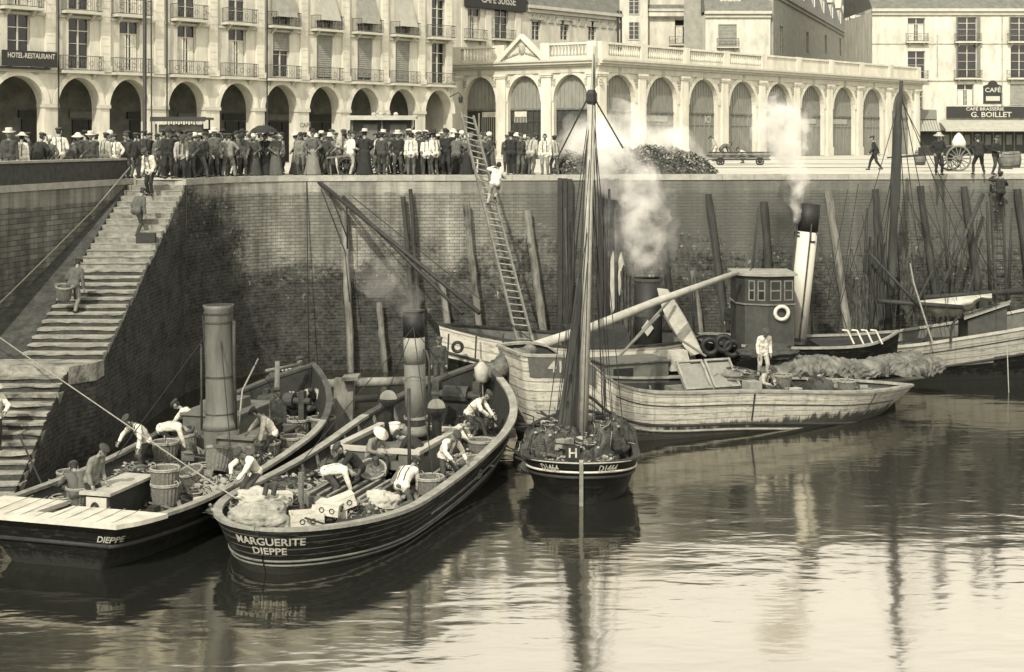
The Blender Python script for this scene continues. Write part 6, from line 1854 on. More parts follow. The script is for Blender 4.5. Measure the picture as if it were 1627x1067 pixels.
def tarps(h, pts, seed, labs):
    for i, ((x, y, z, rx, ry, rz, m_), lab) in enumerate(zip(pts, labs)):
        mb = MB(); mb.ell((0, 0, 0), (1, 1, 1), 0, 40, 26); T_ = Matrix.Translation(h.w(x, y, z)) @ Matrix.Rotation(i * 1.1, 4, 'Z'); vs = []
        for v in mb.v:
            sd = seed + i * 3.7
            n_ = noise.fractal(v * 1.8 + V((sd, 0, sd)), .8, 2.1, 5) * .35 + .16 * (1 - 2 * abs(noise.noise(v * 4 + V((sd, 0, 0))))) + .09 * noise.noise(v * 11 + V((sd, 1, 0)))
            q = v * (1 + n_); vs.append(T_ @ V((q.x * rx, q.y * ry, max(-.5, q.z) * rz)))
        mb.v = vs; zm = sum(v.z for v in vs) / len(vs); cords(mb, [v for v in vs if v.z > zm], 40, seed + i)
        gear("net", mb, [m_, M_rope, M_sackcloth, M_roped], lab, "net", None, True)
for (xs, ys, z, n, sd) in (((1.6, 5.8), (-1.6, 1.6), .87, 110, 1), ((5.6, 11), (-1.9, -1.2), .87, 45, 2), ((5.6, 12), (1.2, 1.9), .87, 45, 3), ((9.2, 12.6), (-1.3, 1.3), .87, 90, 4)): litter(hB, tB, xs, ys, z, n, sd, "deck_gear")
for (xs, ys, z, n, sd) in (((3.7, 7), (-1.6, 1.6), .92, 110, 5), ((7, 12), (-1.4, 1.4), .92, 120, 6), ((1.0, 3.5), (-1.6, -.3), .92, 24, 7)): litter(hA, tA, xs, ys, z, n, sd, "deck_gear")
litter(hC, tC, (1.0, 5.6), (-1.0, 1.0), .6, 150, 8, "loose_gear"); litter(hC, tC, (1.9, 5.6), (-1.05, 1.05), 1.1, 90, 18, "loose_gear"); litter(hD, tD, (3.2, 12.5), (-1.1, 1.1), .82, 170, 9, "deck_gear"); litter(hF, tF, (.6, 7), (-1.1, .8), 1.22, 80, 10, "deck_gear"); litter(hH, tH, (.6, 8), (-1.3, 1.0), .95, 130, 11, "deck_gear"); litter(hG, tG, (.6, 8), (-1.3, 1.3), 1.22, 100, 12, "deck_gear")
tarps(hB, [(2.9, -1.0, .95, .6, .4, .28, M_net), (3.2, 1.35, .95, .9, .45, .25, M_net), (5.9, -1.25, .95, .8, .3, .25, M_net), (10.9, .7, 1.0, .8, .7, .4, M_tan), (12.3, -.4, 1.1, .7, .6, .4, M_net), (8.0, -1.35, .95, .7, .22, .22, M_sackcloth)], 40,
      ["tangled net by the right rail beside the bundle on the middle boat", "tangled net along the left rail by the middle boat's hatch", "net strung along the right rail beside the middle boat's casing", "brown net heap forward of the middle boat's casing", "dark net heap in the very bow of the middle boat", "pale net along the right rail abreast of the middle boat's funnel"])
tarps(hA, [(4.6, 1.0, 1.0, .9, .5, .22, M_net), (7.3, -1.15, 1.0, .7, .3, .3, M_net), (10.2, 1.1, 1.0, .8, .5, .35, M_net), (9.9, -1.2, 1.0, .7, .4, .3, M_tan), (12.0, .2, 1.5, .7, .7, .5, M_net), (4.9, -1.2, 1.0, .6, .4, .25, M_sackcloth)], 70,
      ["dark net along the left rail behind the left boat's hatch", "dark net by the right rail beside the left boat's casing", "dark net at the left rail of the left boat's bow", "brown net beside the baskets in the left boat's bow", "net heap in the very bow of the left boat", "pale net by the right rail near the left boat's stack of two baskets"])
mb = MB(hC.M); mb.bb(1.9, 5.4, -1.0, 1.0, .46, .95); mb.build("net_bed", M_woodd, tC)
tarps(hC, [(2.4, .7, .75, .9, .5, .75, M_net), (2.7, -.75, .8, 1.0, .5, .8, M_net), (1.25, .5, .65, .5, .4, .3, M_tan), (1.3, -.6, .65, .5, .4, .3, M_net)], 100,
      ["dark net left of the smack's mast foot", "dark net right of the smack's mast foot", "brown net at the smack's lettered end", "dark net inside the right lettered rail of the smack"])
mb = MB()
for k in range(16):
    a = R.uniform(-34, 34); mb.tube([P(940 + a * .05, R.uniform(150, 420), Ym_), P(925 + a * 1.5, 695, Ym_ + R.uniform(-1.5, 3))], .010, 4)
mb.build("halyard", M_roped, tC)

# funnel stays and the thicket of poles, ropes and hanging nets along the wall
for h, t, (px, py, Y), feet in ((hA, tA, (348, 505, 36.5), ((5.0, -1.6), (5.0, 1.6), (9.4, -1.5), (9.4, 1.5))), (hB, tB, (657, 520, 37), ((5.4, -1.7), (5.4, 1.7), (9.8, -1.7), (9.8, 1.7)))):
    for (x, y) in feet:
        mb = MB(); mb.tube([P(px, py, Y), h.w(x, y, 1.5)], .012, 4); mb.build("funnel_stay", M_roped, t)
Rw = random.Random(21)
for i, (px, y0_, y1_, r, lean) in enumerate(((898, 330, 560, .05, 6), (912, 360, 545, .04, -5), (962, 290, 540, .05, 4), (992, 320, 560, .045, -8), (1004, 380, 575, .04, 9), (1092, 400, 560, .05, 14), (1204, 330, 450, .05, -10), (1378, 330, 520, .07, -8), (1396, 310, 500, .06, 8), (1420, 330, 500, .05, 18), (1442, 350, 500, .05, -16), (1498, 320, 480, .05, 12), (1520, 350, 470, .04, -12), (1568, 320, 470, .06, 6), (1608, 330, 480, .05, -7))):
    lab = ["thin dark pole left of the smack's furled sail", "second thin dark pole left of the smack's furled sail", "dark pole against the wide timber fender", "dark pole just right of the pale canvas strips", "thin dark pole leaning toward the short funnel", "thin pole leaning right of the leaning board", "thin sooty pole above the wheelhouse's left corner",
           "dark pole leaning left of the lugger's mast", "dark pole crossing the pile by the lugger's mast", "dark pole leaning right behind the lugger's mast", "dark pole leaning left beyond the lugger's mast", "dark pole by the first pile beyond the lugger's mast", "dark pole leaning left above the sagging canvas", "dark pole beside the wall ladder", "dark pole right of the wall ladder"][i]
    yw = edge_at(px).y - Rw.uniform(.8, 1.8); mb = MB(); mb.tube([P(px, y0_, yw), P(px + lean * .5, (y0_ + y1_) / 2, yw - .1), P(px + lean, y1_, yw - .4)], [r * .7, r, r * 1.1], 7); gear("slim_pole", mb, M_woodd if i % 3 else M_piled, lab, "pole", "slim poles standing against the quay wall", True)
def hung_net(pxs, top, bot, Y, lab, m_, seed):
    mb = MB(); n, m2 = 24, 18; vs = []
    for i in range(n + 1):
        for j in range(m2 + 1):
            u, v_ = i / n, j / m2; px = lerp(pxs[0], pxs[1], u); py = lerp(top + 10 * math.sin(u * 9 + seed) * (1 - v_), bot + 14 * noise.noise(V((u * 5, seed, 0))), v_)
            p = P(px, py, Y); vs.append(p + V((.06 * noise.noise(V((u * 3, v_ * 4, seed))), -.22 * abs(math.sin(u * 15 + 2 * noise.noise(V((u * 4, v_ * 3, seed))))) - .1 * v_, 0)))
    mb.add(vs, [(i * (m2 + 1) + j, (i + 1) * (m2 + 1) + j, (i + 1) * (m2 + 1) + j + 1, i * (m2 + 1) + j + 1) for i in range(n) for j in range(m2)])
    gear("hung_net", mb, m_, lab, "net", None, True)
hung_net((1382, 1408), 380, 520, 55.6, "dark net hung in folds left of the lugger's mast", M_dsail, 1); hung_net((1428, 1452), 400, 500, 55.9, "dark net hung in folds right of the lugger's mast", M_net, 2); hung_net((985, 1012), 430, 560, 54.2, "dark net hung between the canvas strips and the short funnel", M_net, 3)
hung_net((1350, 1378), 440, 540, 54.6, "grey net hung over the tug's stern gear", M_net, 4)

mb = MB(); mb.tube([P(470, 612, 50.5), P(560, 608, 50.6), P(705, 603, 50.8)], [.16, .18, .15], 9); gear("floating_timber", mb, M_pile, "long horizontal timber floating between the two steam boats and the wall", "timber", None, True)
mb = MB(); mb.tube([P(470, 640, 48.5), P(600, 632, 48.8)], [.14, .13], 9); gear("floating_timber", mb, M_woodd, "shorter dark timber floating just before the long one by the wall", "timber", None, True)
mb = MB(); mb.beam(P(545, 690, 45.5), P(548, 600, 45.7), .62, .5); mb.beam(P(545, 600, 45.4), P(571, 598, 45.4), .8, .1); gear("mooring_dolphin", mb, M_pile, "squat square mooring post behind the left boat's bow", "post")
for i, (q0, q1) in enumerate(((P(1432, 150, 55.4), P(1330, 500, 53.2)), (P(1432, 160, 55.4), P(1600, 480, 56)), (P(1285, 330, 53.4), P(1345, 520, 52)), (P(1285, 335, 53.4), P(1180, 440, 52.2)), (P(1455, 300, 58), P(1548, 470, 56)), (P(1548, 300, 58.5), P(1470, 470, 56)))):
    mb = MB(); mb.tube([q0, q0.lerp(q1, .5) + V((0, 0, -.08)), q1], .016, 5); gear("stay_line", mb, M_roped, ["stay from the lugger's masthead down left to the tug's stern", "stay from the lugger's masthead far down to the right", "stay from the white funnel's top down right", "stay from the white funnel's top down to the wheelhouse roof", "line slanting right from the wall above the sagging canvas", "line slanting left from the wall above the sagging canvas"][i], "rope", "ropes hung about the boats and wall", True)

Rq = random.Random(77); mb = MB()
for k in range(26):
    px = Rq.uniform(1345, 1610); py = Rq.uniform(290, 400); Yq = Rq.uniform(54.2, 57.5)
    mb.tube([P(px, py, Yq), P(px + Rq.uniform(-45, 45), Rq.uniform(470, 530), Yq - Rq.uniform(0, 1.2))], .013, 4)
mb.build("rigging", M_roped, tH)
for (a, b, r) in ((P(1375, 395, 55), P(1478, 505, 54.2), .06), (P(1500, 395, 56.5), P(1440, 512, 54.4), .055), (P(1395, 478, 54.4), P(1530, 488, 54.6), .09), (P(1560, 380, 57.5), P(1530, 500, 55), .05)):
    mb = MB(); mb.tube([a, b], r, 7); mb.build("spar", M_woodd, tH, smooth=True)
# ================================================================== people
def capsule(mb, a, b, ra, rb, n=10):
    a, b = V(a), V(b); d = b - a; L = d.length
    d = d.normalized() if L > 1e-6 else V((0, 0, 1))
    q = d.to_track_quat('Z', 'Y').to_matrix().to_4x4()
    prof = []
    for i in range(5): t = -PI / 2 + PI / 2 * i / 4; prof.append((max(ra * math.cos(t), 1e-5), ra * math.sin(t)))
    for i in range(5): t = PI / 2 * i / 4; prof.append((max(rb * math.cos(t), 1e-5), L + rb * math.sin(t)))
    mb.lathe(prof, a, n, 0, q)
def ik(a, c, l1, l2, hint):
    a, c = V(a), V(c); d = c - a; L = min(d.length, l1 + l2 - .004)
    if d.length > L: c = a + d.normalized() * L
    u = d.normalized(); x = (l1 * l1 - l2 * l2 + L * L) / (2 * L); h = math.sqrt(max(0, l1 * l1 - x * x))
    hv = V(hint); hv = (hv - u * hv.dot(u)).normalized()
    return a + u * x + hv * h, c
def figure(pose):
    """a posed body: capsules along the bones, voxel-joined to one skin; clothing grown from its faces. Faces +y."""
    hip = V(pose.get('hip', (0, 0, .90))); lean = math.radians(pose.get('lean', 4)); bend = math.radians(pose.get('bend', pose.get('lean', 4) * 1.25))
    d1 = V((0, math.sin(lean), math.cos(lean))); d2 = V((pose.get('side', 0), math.sin(bend), math.cos(bend))).normalized()
    chest = hip + d1 * .26; nb = chest + d2 * .27
    hl = math.radians(pose.get('head', pose.get('bend', pose.get('lean', 4)) * .8 + 6)); tw = math.radians(pose.get('turn', 0))
    hd = V((0, math.sin(hl), math.cos(hl))); hc = nb + hd * .185 + V((0, .015, 0))
    rt = V((1, 0, 0)); fwd2 = V((0, math.cos(bend), -math.sin(bend)))
    segs = []
    def S(a, b, ra, rb, tg): segs.append((V(a), V(b), ra, rb, tg))
    S(hip - rt * .085, hip + rt * .085, .112, .112, 'pelvis'); S(hip - rt * .06 + d1 * .02, chest - rt * .075, .10, .112, 'torso'); S(hip + rt * .06 + d1 * .02, chest + rt * .075, .10, .112, 'torso')
    S(chest - rt * .075, chest + d2 * .17 - rt * .10, .112, .095, 'torso'); S(chest + rt * .075, chest + d2 * .17 + rt * .10, .112, .095, 'torso')
    sh = {}
    for s, nm in ((-1, 'l'), (1, 'r')):
        so = chest + d2 * .205 + rt * s * .175; sh[nm] = so
        S(nb - d2 * .03, so, .06, .06, 'torso')
        hnd = V(pose.get('hand_' + nm, (s * .25, .06, .80)))
        el, hnd = ik(so, hnd, .285, .26, pose.get('elb_' + nm, (s * .5, -1, -.1)))
        S(so, el, .056, .045, 'arm'); S(el, hnd, .043, .031, 'arm')
        hdv = V(pose.get('hdir_' + nm, tuple((hnd - el).normalized() + V((0, .25, -.25))))).normalized()
        pe = hnd + hdv * .085; S(hnd + hdv * .02, pe, .032, .036, 'hand')
        sh['h' + nm] = (hnd, hdv, pe)
    S(nb - d2 * .02, nb + hd * .08, .052, .05, 'neck')
    S(hc + hd * .02, hc + hd * .035, .094, .092, 'head')
    fw = V((math.sin(tw) * math.cos(hl), math.cos(tw) * math.cos(hl), -math.sin(hl)))
    S(hc - hd * .055 + fw * .035, hc - hd * .075 + fw * .05, .058, .045, 'face')
    S(hc + fw * .06 + hd * .02, hc + fw * .06 - hd * .03, .05, .05, 'face')
    sd = fw.cross(hd).normalized()
    for nm, s in (('l', -1), ('r', 1)):
        ft = V(pose.get('foot_' + nm, (s * .11, 0, 0))); hp = hip + rt * s * .09 - V((0, 0, .03))
        ank = ft + V((0, -.03, .085))
        kn, ank = ik(hp, ank, .415, .405, pose.get('knee_' + nm, (s * .15, 1, .1)))
        S(hp, kn, .092, .062, 'leg'); S(kn, ank, .060, .042, 'leg')
        fd = V(pose.get('fdir_' + nm, (s * .25, 1, 0))).normalized()
        S(ank - V((0, 0, .04)) - fd * .04, ank - V((0, 0, .045)) + fd * .14, .042, .038, 'foot')
    mb = MB()
    for a, b, ra, rb, tg in segs: capsule(mb, a, b, ra, rb)
    me = bpy.data.meshes.new("tmp"); me.from_pydata([tuple(v) for v in mb.v], [], mb.f)
    ob = bpy.data.objects.new("tmp", me); C.objects.link(ob)
    rm = ob.modifiers.new("r", 'REMESH'); rm.mode = 'VOXEL'; rm.voxel_size = pose.get('vox', .021)
    sm = ob.modifiers.new("s", 'SMOOTH'); sm.iterations = 3; sm.factor = .5
    dg = bpy.context.evaluated_depsgraph_get()
    m2 = bpy.data.meshes.new_from_object(ob.evaluated_get(dg))
    bpy.data.objects.remove(ob)
    vs = [v.co.copy() for v in m2.vertices]; ns = [v.normal.copy() for v in m2.vertices]; fs = [tuple(p.vertices) for p in m2.polygons]
    tags = []
    for v in vs:
        best = None; bt_ = None
        for a, b, ra, rb, tg in segs:
            ab = b - a; t = max(0, min(1, (v - a).dot(ab) / max(1e-9, ab.length_squared))); dd = (v - a - ab * t).length - lerp(ra, rb, t)
            if best is None or dd < best: best, bt_ = dd, tg
        tags.append(bt_)
    bpy.data.meshes.remove(m2)
    body = MB(); body.add(vs, fs)
    body.m = [1 if all(tags[i] == 'foot' for i in f) else 0 for f in fs]
    # fingers and thumb
    for nm, s in (('l', -1), ('r', 1)):
        hnd, hv, pe = sh['h' + nm]; side = V((0, 1, 0)); side = (side - hv * side.dot(hv))
        side = side.normalized() if side.length > .2 else V((0, 0, 1)); nrm = hv.cross(side)
        for k in range(4):
            o_ = pe + side * (-.03 + k * .02) + hv * .01; l = (.058, .07, .066, .05)[k]
            c1 = o_ + hv * l * .55 + nrm * .006 * s; c2 = c1 + (hv * .7 + nrm * -.55 * s).normalized() * l * .5
            body.tube([o_, c1, c2], [.0095, .0085, .007], 6)
        o_ = hnd + hv * .035 + side * .03; body.tube([o_, o_ + (side + hv * .6).normalized() * .035, o_ + (side * .6 + hv).normalized() * .06], [.011, .0095, .008], 6)
    # nose, ears, brow, eyes
    for dz in (0,): body.tube([hc + fw * .085 + hd * .03, hc + fw * .118 - hd * .012, hc + fw * .10 - hd * .022], [.010, .016, .012], 6)
    for s in (-1, 1):
        body.ell(hc + sd * s * .094 - fw * .005 - hd * .005, (.014, .025, .032), 0, 8, 6)
        body.ell(hc + fw * .098 + sd * s * .034 + hd * .022, (.013, .011, .008), 2, 6, 4)
    body.tube([hc + fw * .098 - hd * .058 + sd * .022, hc + fw * .103 - hd * .056, hc + fw * .098 - hd * .058 - sd * .022], .006, 5, 2)
    res = {'body': body, 'hc': hc, 'hd': hd, 'fw': fw, 'hip': hip, 'chest': chest}
    def cloth(sel, off, wr=.010, seed=0.0):
        mp = {}; V2 = []; F2_ = []
        for f in fs:
            if all(sel(vs[i], tags[i]) for i in f):
                for i in f:
                    if i not in mp:
                        mp[i] = len(V2); nn = noise.noise(vs[i] * 9 + V((seed, 0, 0))) * wr + noise.noise(vs[i] * 22) * wr * .5
                        V2.append(vs[i] + ns[i] * (off + nn))
                F2_.append(tuple(mp[i] for i in f))
        m_ = MB(); m_.add(V2, F2_); return m_
    hem = pose.get('hem', .14)
    up = lambda v: (v - hip).dot(d1)
    res['top'] = cloth(lambda v, t: t in ('torso', 'arm') or (t == 'pelvis' and up(v) > -hem) or (t == 'leg' and (v - hip).length < .19), .021, .014)
    res['trousers'] = cloth(lambda v, t: t in ('leg',) or (t == 'pelvis') or (t == 'torso' and up(v) < .12), .013, .012, 5)
    hv_ = lambda v: (v - hc).dot(hd); hf = lambda v: (v - hc).dot(fw)
    res['braces'] = cloth(lambda v, t: t == 'torso' and abs(abs(v.x - hip.x) - .078) < .024 and up(v) > .06, .036, .002)
    res['hair'] = cloth(lambda v, t: t in ('head', 'face', 'neck') and hv_(v) > -.07 and (hv_(v) > .065 or hf(v) < -.012), .010, .008)
    return res
def skirt_mb(fig, L=.86, r1=.34):
    mb = MB(); h = fig['hip']
    prof = [(.145, .12), (.17, .0), (.215, -.2), (.26, -.5), (r1, -L + .03), (r1 * .98, -L)]
    mb.lathe([(r, z) for r, z in reversed(prof)], h, 26, 0, None, lambda j, i: 1 + .06 * math.sin(j * 2 * PI / 26 * 7 + i * .4) * (1 - i / 6)); return mb
POSES = {
 'stand': dict(hand_l=(-.25, .03, .80), hand_r=(.25, .05, .80)),
 'pocket': dict(lean=2, hand_l=(-.17, .08, .93), hand_r=(.2, .06, .90), elb_l=(-1, -.6, 0), elb_r=(1, -.6, 0), foot_l=(-.15, 0, 0), foot_r=(.12, .08, 0)),
 'apart': dict(lean=12, hand_l=(-.22, .16, .92), hand_r=(.22, .16, .92), elb_l=(-1, -.4, 0), elb_r=(1, -.4, 0), foot_l=(-.24, 0, 0), foot_r=(.24, .03, 0), hip=(0, -.04, .86)),
 'fold': dict(lean=3, hand_l=(.12, .22, 1.12), hand_r=(-.12, .25, 1.16), elb_l=(-1, .3, -.6), elb_r=(1, .3, -.6), hdir_l=(1, .1, 0), hdir_r=(-1, .1, 0)),
 'look': dict(lean=14, bend=22, head=45, hand_l=(-.2, .2, .84), hand_r=(.22, .18, .82), foot_l=(-.12, .1, 0), foot_r=(.13, -.05, 0)),
 'turn': dict(lean=3, side=.08, turn=45, hand_l=(-.3, .12, .95), hand_r=(.18, .22, 1.05), foot_l=(-.14, .12, 0), foot_r=(.12, -.06, 0)),
 'walk': dict(lean=6, hand_l=(-.25, .26, .86), hand_r=(.25, -.2, .84), foot_l=(-.1, -.3, .03), foot_r=(.1, .32, 0), hip=(0, 0, .87)),
 'woman': dict(lean=2, hand_l=(-.16, .2, .98), hand_r=(.16, .22, .98), elb_l=(-1, -.3, -.3), elb_r=(1, -.3, -.3)),
 'stoop': dict(hip=(0, -.12, .82), lean=48, bend=62, head=75, hand_l=(-.2, .52, .52), hand_r=(.2, .55, .5), foot_l=(-.16, .06, 0), foot_r=(.16, -.06, 0), elb_l=(-1, -.3, .2), elb_r=(1, -.3, .2)),
 'bend': dict(hip=(0, -.2, .80), lean=78, bend=95, head=115, hand_l=(-.18, .42, .22), hand_r=(.18, .45, .24), foot_l=(-.17, .05, 0), foot_r=(.17, -.02, 0), elb_l=(-1, -.2, .3), elb_r=(1, -.2, .3)),
 'crouch': dict(hip=(0, -.18, .36), lean=32, bend=50, head=60, hand_l=(-.18, .42, .36), hand_r=(.18, .45, .34), foot_l=(-.17, .05, 0), foot_r=(.17, .1, 0), elb_l=(-1, .2, -.2), elb_r=(1, .2, -.2), knee_l=(-.4, 1, .5), knee_r=(.4, 1, .5)),
 'sit': dict(hip=(0, 0, .50), lean=16, bend=30, head=45, hand_l=(-.14, .4, .66), hand_r=(.14, .42, .64), foot_l=(-.16, .46, 0), foot_r=(.16, .4, 0), elb_l=(-1, -.2, -.3), elb_r=(1, -.2, -.3), knee_l=(-.2, .6, 1), knee_r=(.2, .6, 1)),
 'climb': dict(hip=(0, 0, .88), lean=4, bend=8, head=-10, hand_l=(-.17, .34, 1.50), hand_r=(.17, .34, 1.22), foot_l=(-.11, .16, .0), foot_r=(.11, .26, .30), knee_r=(.3, 1, .3), elb_l=(-1, -.2, -.5), elb_r=(1, -.2, -.6)),
 'upstair': dict(hip=(0, -.02, .86), lean=20, bend=28, head=30, hand_l=(-.26, .22, .80), hand_r=(.28, .1, .74), foot_l=(-.11, .34, .36), foot_r=(.11, -.08, 0)),
 'reach': dict(hip=(.02, -.1, .83), lean=30, bend=42, side=.14, turn=30, head=52, hand_l=(-.34, .30, .70), hand_r=(.26, .50, .84), foot_l=(-.2, .16, 0), foot_r=(.18, -.16, 0), elb_l=(-1, -.2, -.2), elb_r=(1, -.2, .1)),
 'haul': dict(hip=(0, -.14, .74), lean=40, bend=48, side=-.12, head=50, hand_l=(-.1, .58, .62), hand_r=(.16, .46, .74), foot_l=(-.15, .34, 0), foot_r=(.2, -.2, 0), elb_l=(-1, -.2, -.5), elb_r=(1, -.4, .4)),
 'kneel': dict(hip=(0, -.05, .50), lean=38, bend=55, side=.1, turn=-25, head=60, hand_l=(-.26, .46, .30), hand_r=(.1, .5, .22), foot_l=(-.14, .26, 0), foot_r=(.16, -.34, 0), elb_l=(-1, .1, .2), elb_r=(1, .1, .2)),
 'carry': dict(lean=8, hand_l=(-.2, .36, 1.0), hand_r=(.2, .36, 1.0), elb_l=(-1, -.2, -.5), elb_r=(1, -.2, -.5)),
}
FIG = {}
def hat_mesh(kind):
    mb = MB()
    if kind == 'cap':
        mb.ell((0, -.005, .045), (.122, .135, .06), 0, 18, 8); mb.ell((0, .118, .022), (.075, .055, .012), 0, 12, 5)
    elif kind == 'beret': mb.ell((.02, -.01, .055), (.135, .14, .045), 0, 18, 8)
    elif kind == 'boater':
        mb.lathe([(.0, .15), (.105, .15), (.11, .14), (.112, .055), (.112, .04), (.20, .035), (.2, .025), (.1, .022)], (0, 0, 0), 22); 
        mb.m = [0] * len(mb.m)
    elif kind == 'sunhat': mb.lathe([(.0, .15), (.06, .14), (.105, .09), (.13, .05), (.23, .0), (.23, -.012), (.12, .03)], (0, 0, 0), 22)
    elif kind == 'bowler': mb.lathe([(.0, .15), (.06, .14), (.1, .10), (.115, .05), (.116, .035), (.165, .045), (.165, .035), (.11, .025)], (0, 0, 0), 20)
    elif kind == 'scarf': mb.ell((0, -.02, .02), (.118, .13, .115), 0, 16, 10)
    o = mb.build(kind, M_black, None, True); me = o.data; bpy.data.objects.remove(o); return me
HATS = {k: hat_mesh(k) for k in ('cap', 'beret', 'boater', 'sunhat', 'bowler', 'scarf')}
HATN = {'cap': 'cap', 'beret': 'beret', 'boater': 'straw_hat', 'sunhat': 'sun_hat', 'bowler': 'bowler_hat', 'scarf': 'headscarf'}
HATM = {'cap': 'dark', 'beret': 'dark', 'boater': 'straw', 'sunhat': 'straw', 'bowler': 'black', 'scarf': 'white'}
def get_fig(p):
    if p not in FIG:
        f = figure(POSES[p])
        d = {}
        for k, mt in (('body', [M_skin, M_black, M_hair]), ('top', M_black), ('trousers', M_black), ('hair', M_hair), ('braces', M_black)):
            o = f[k].build(k, mt, None, True); d[k] = o.data; bpy.data.objects.remove(o)
        o = skirt_mb(f).build("skirt", M_black, None, True); d['skirt'] = o.data; bpy.data.objects.remove(o)
        d['f'] = f; FIG[p] = d
    return FIG[p]
def child(name, me, parent, mtl=None, M_=None):
    o = bpy.data.objects.new(name, me); C.objects.link(o); o.parent = parent
    if M_ is not None: o.matrix_local = M_
    if mtl is not None: o.material_slots[0].link = 'OBJECT'; o.material_slots[0].material = mtl
    return o
def person(pos, pose, top, bottom, hat, face, label, group=None, s=1.0, hatm=None, apron=False):
    d = get_fig(pose); f = d['f']
    o = bpy.data.objects.new("person", d['body']); C.objects.link(o)
    o.location = pos; o.rotation_euler = (0, 0, face); o.scale = (s, s, s)
    tag(o, label, "person", group)
    child("jacket" if top in ('black', 'dark', 'char', 'grey') else "shirt", d['top'], o, CL[top])
    if bottom.startswith('skirt'): child("skirt", d['skirt'], o, CL[bottom[6:]])
    else: child("trousers", d['trousers'], o, CL[bottom])
    child("hair", d['hair'], o)
    if top in ('white', 'light') and not bottom.startswith('skirt') and bottom not in ('white', 'light'): child('braces', d['braces'], o, CL['dark'])
    if hat:
        hd, fw = f['hd'], f['fw']; sd = fw.cross(hd).normalized(); fw2 = hd.cross(sd).normalized()
        Mh = Matrix((( sd.x, fw2.x, hd.x, 0), (sd.y, fw2.y, hd.y, 0), (sd.z, fw2.z, hd.z, 0), (0, 0, 0, 1)))
        Mh.translation = f['hc'] + hd * .055
        child(HATN[hat], HATS[hat], o, CL[hatm or HATM[hat]], Mh)
    return o
def quay_pos(px, d):
    e = edge_at(px); k = (px - CX) / F; y = e.y + d
    return V((k * y, y, QZ))
BACK, FRONT = 0.0, PI
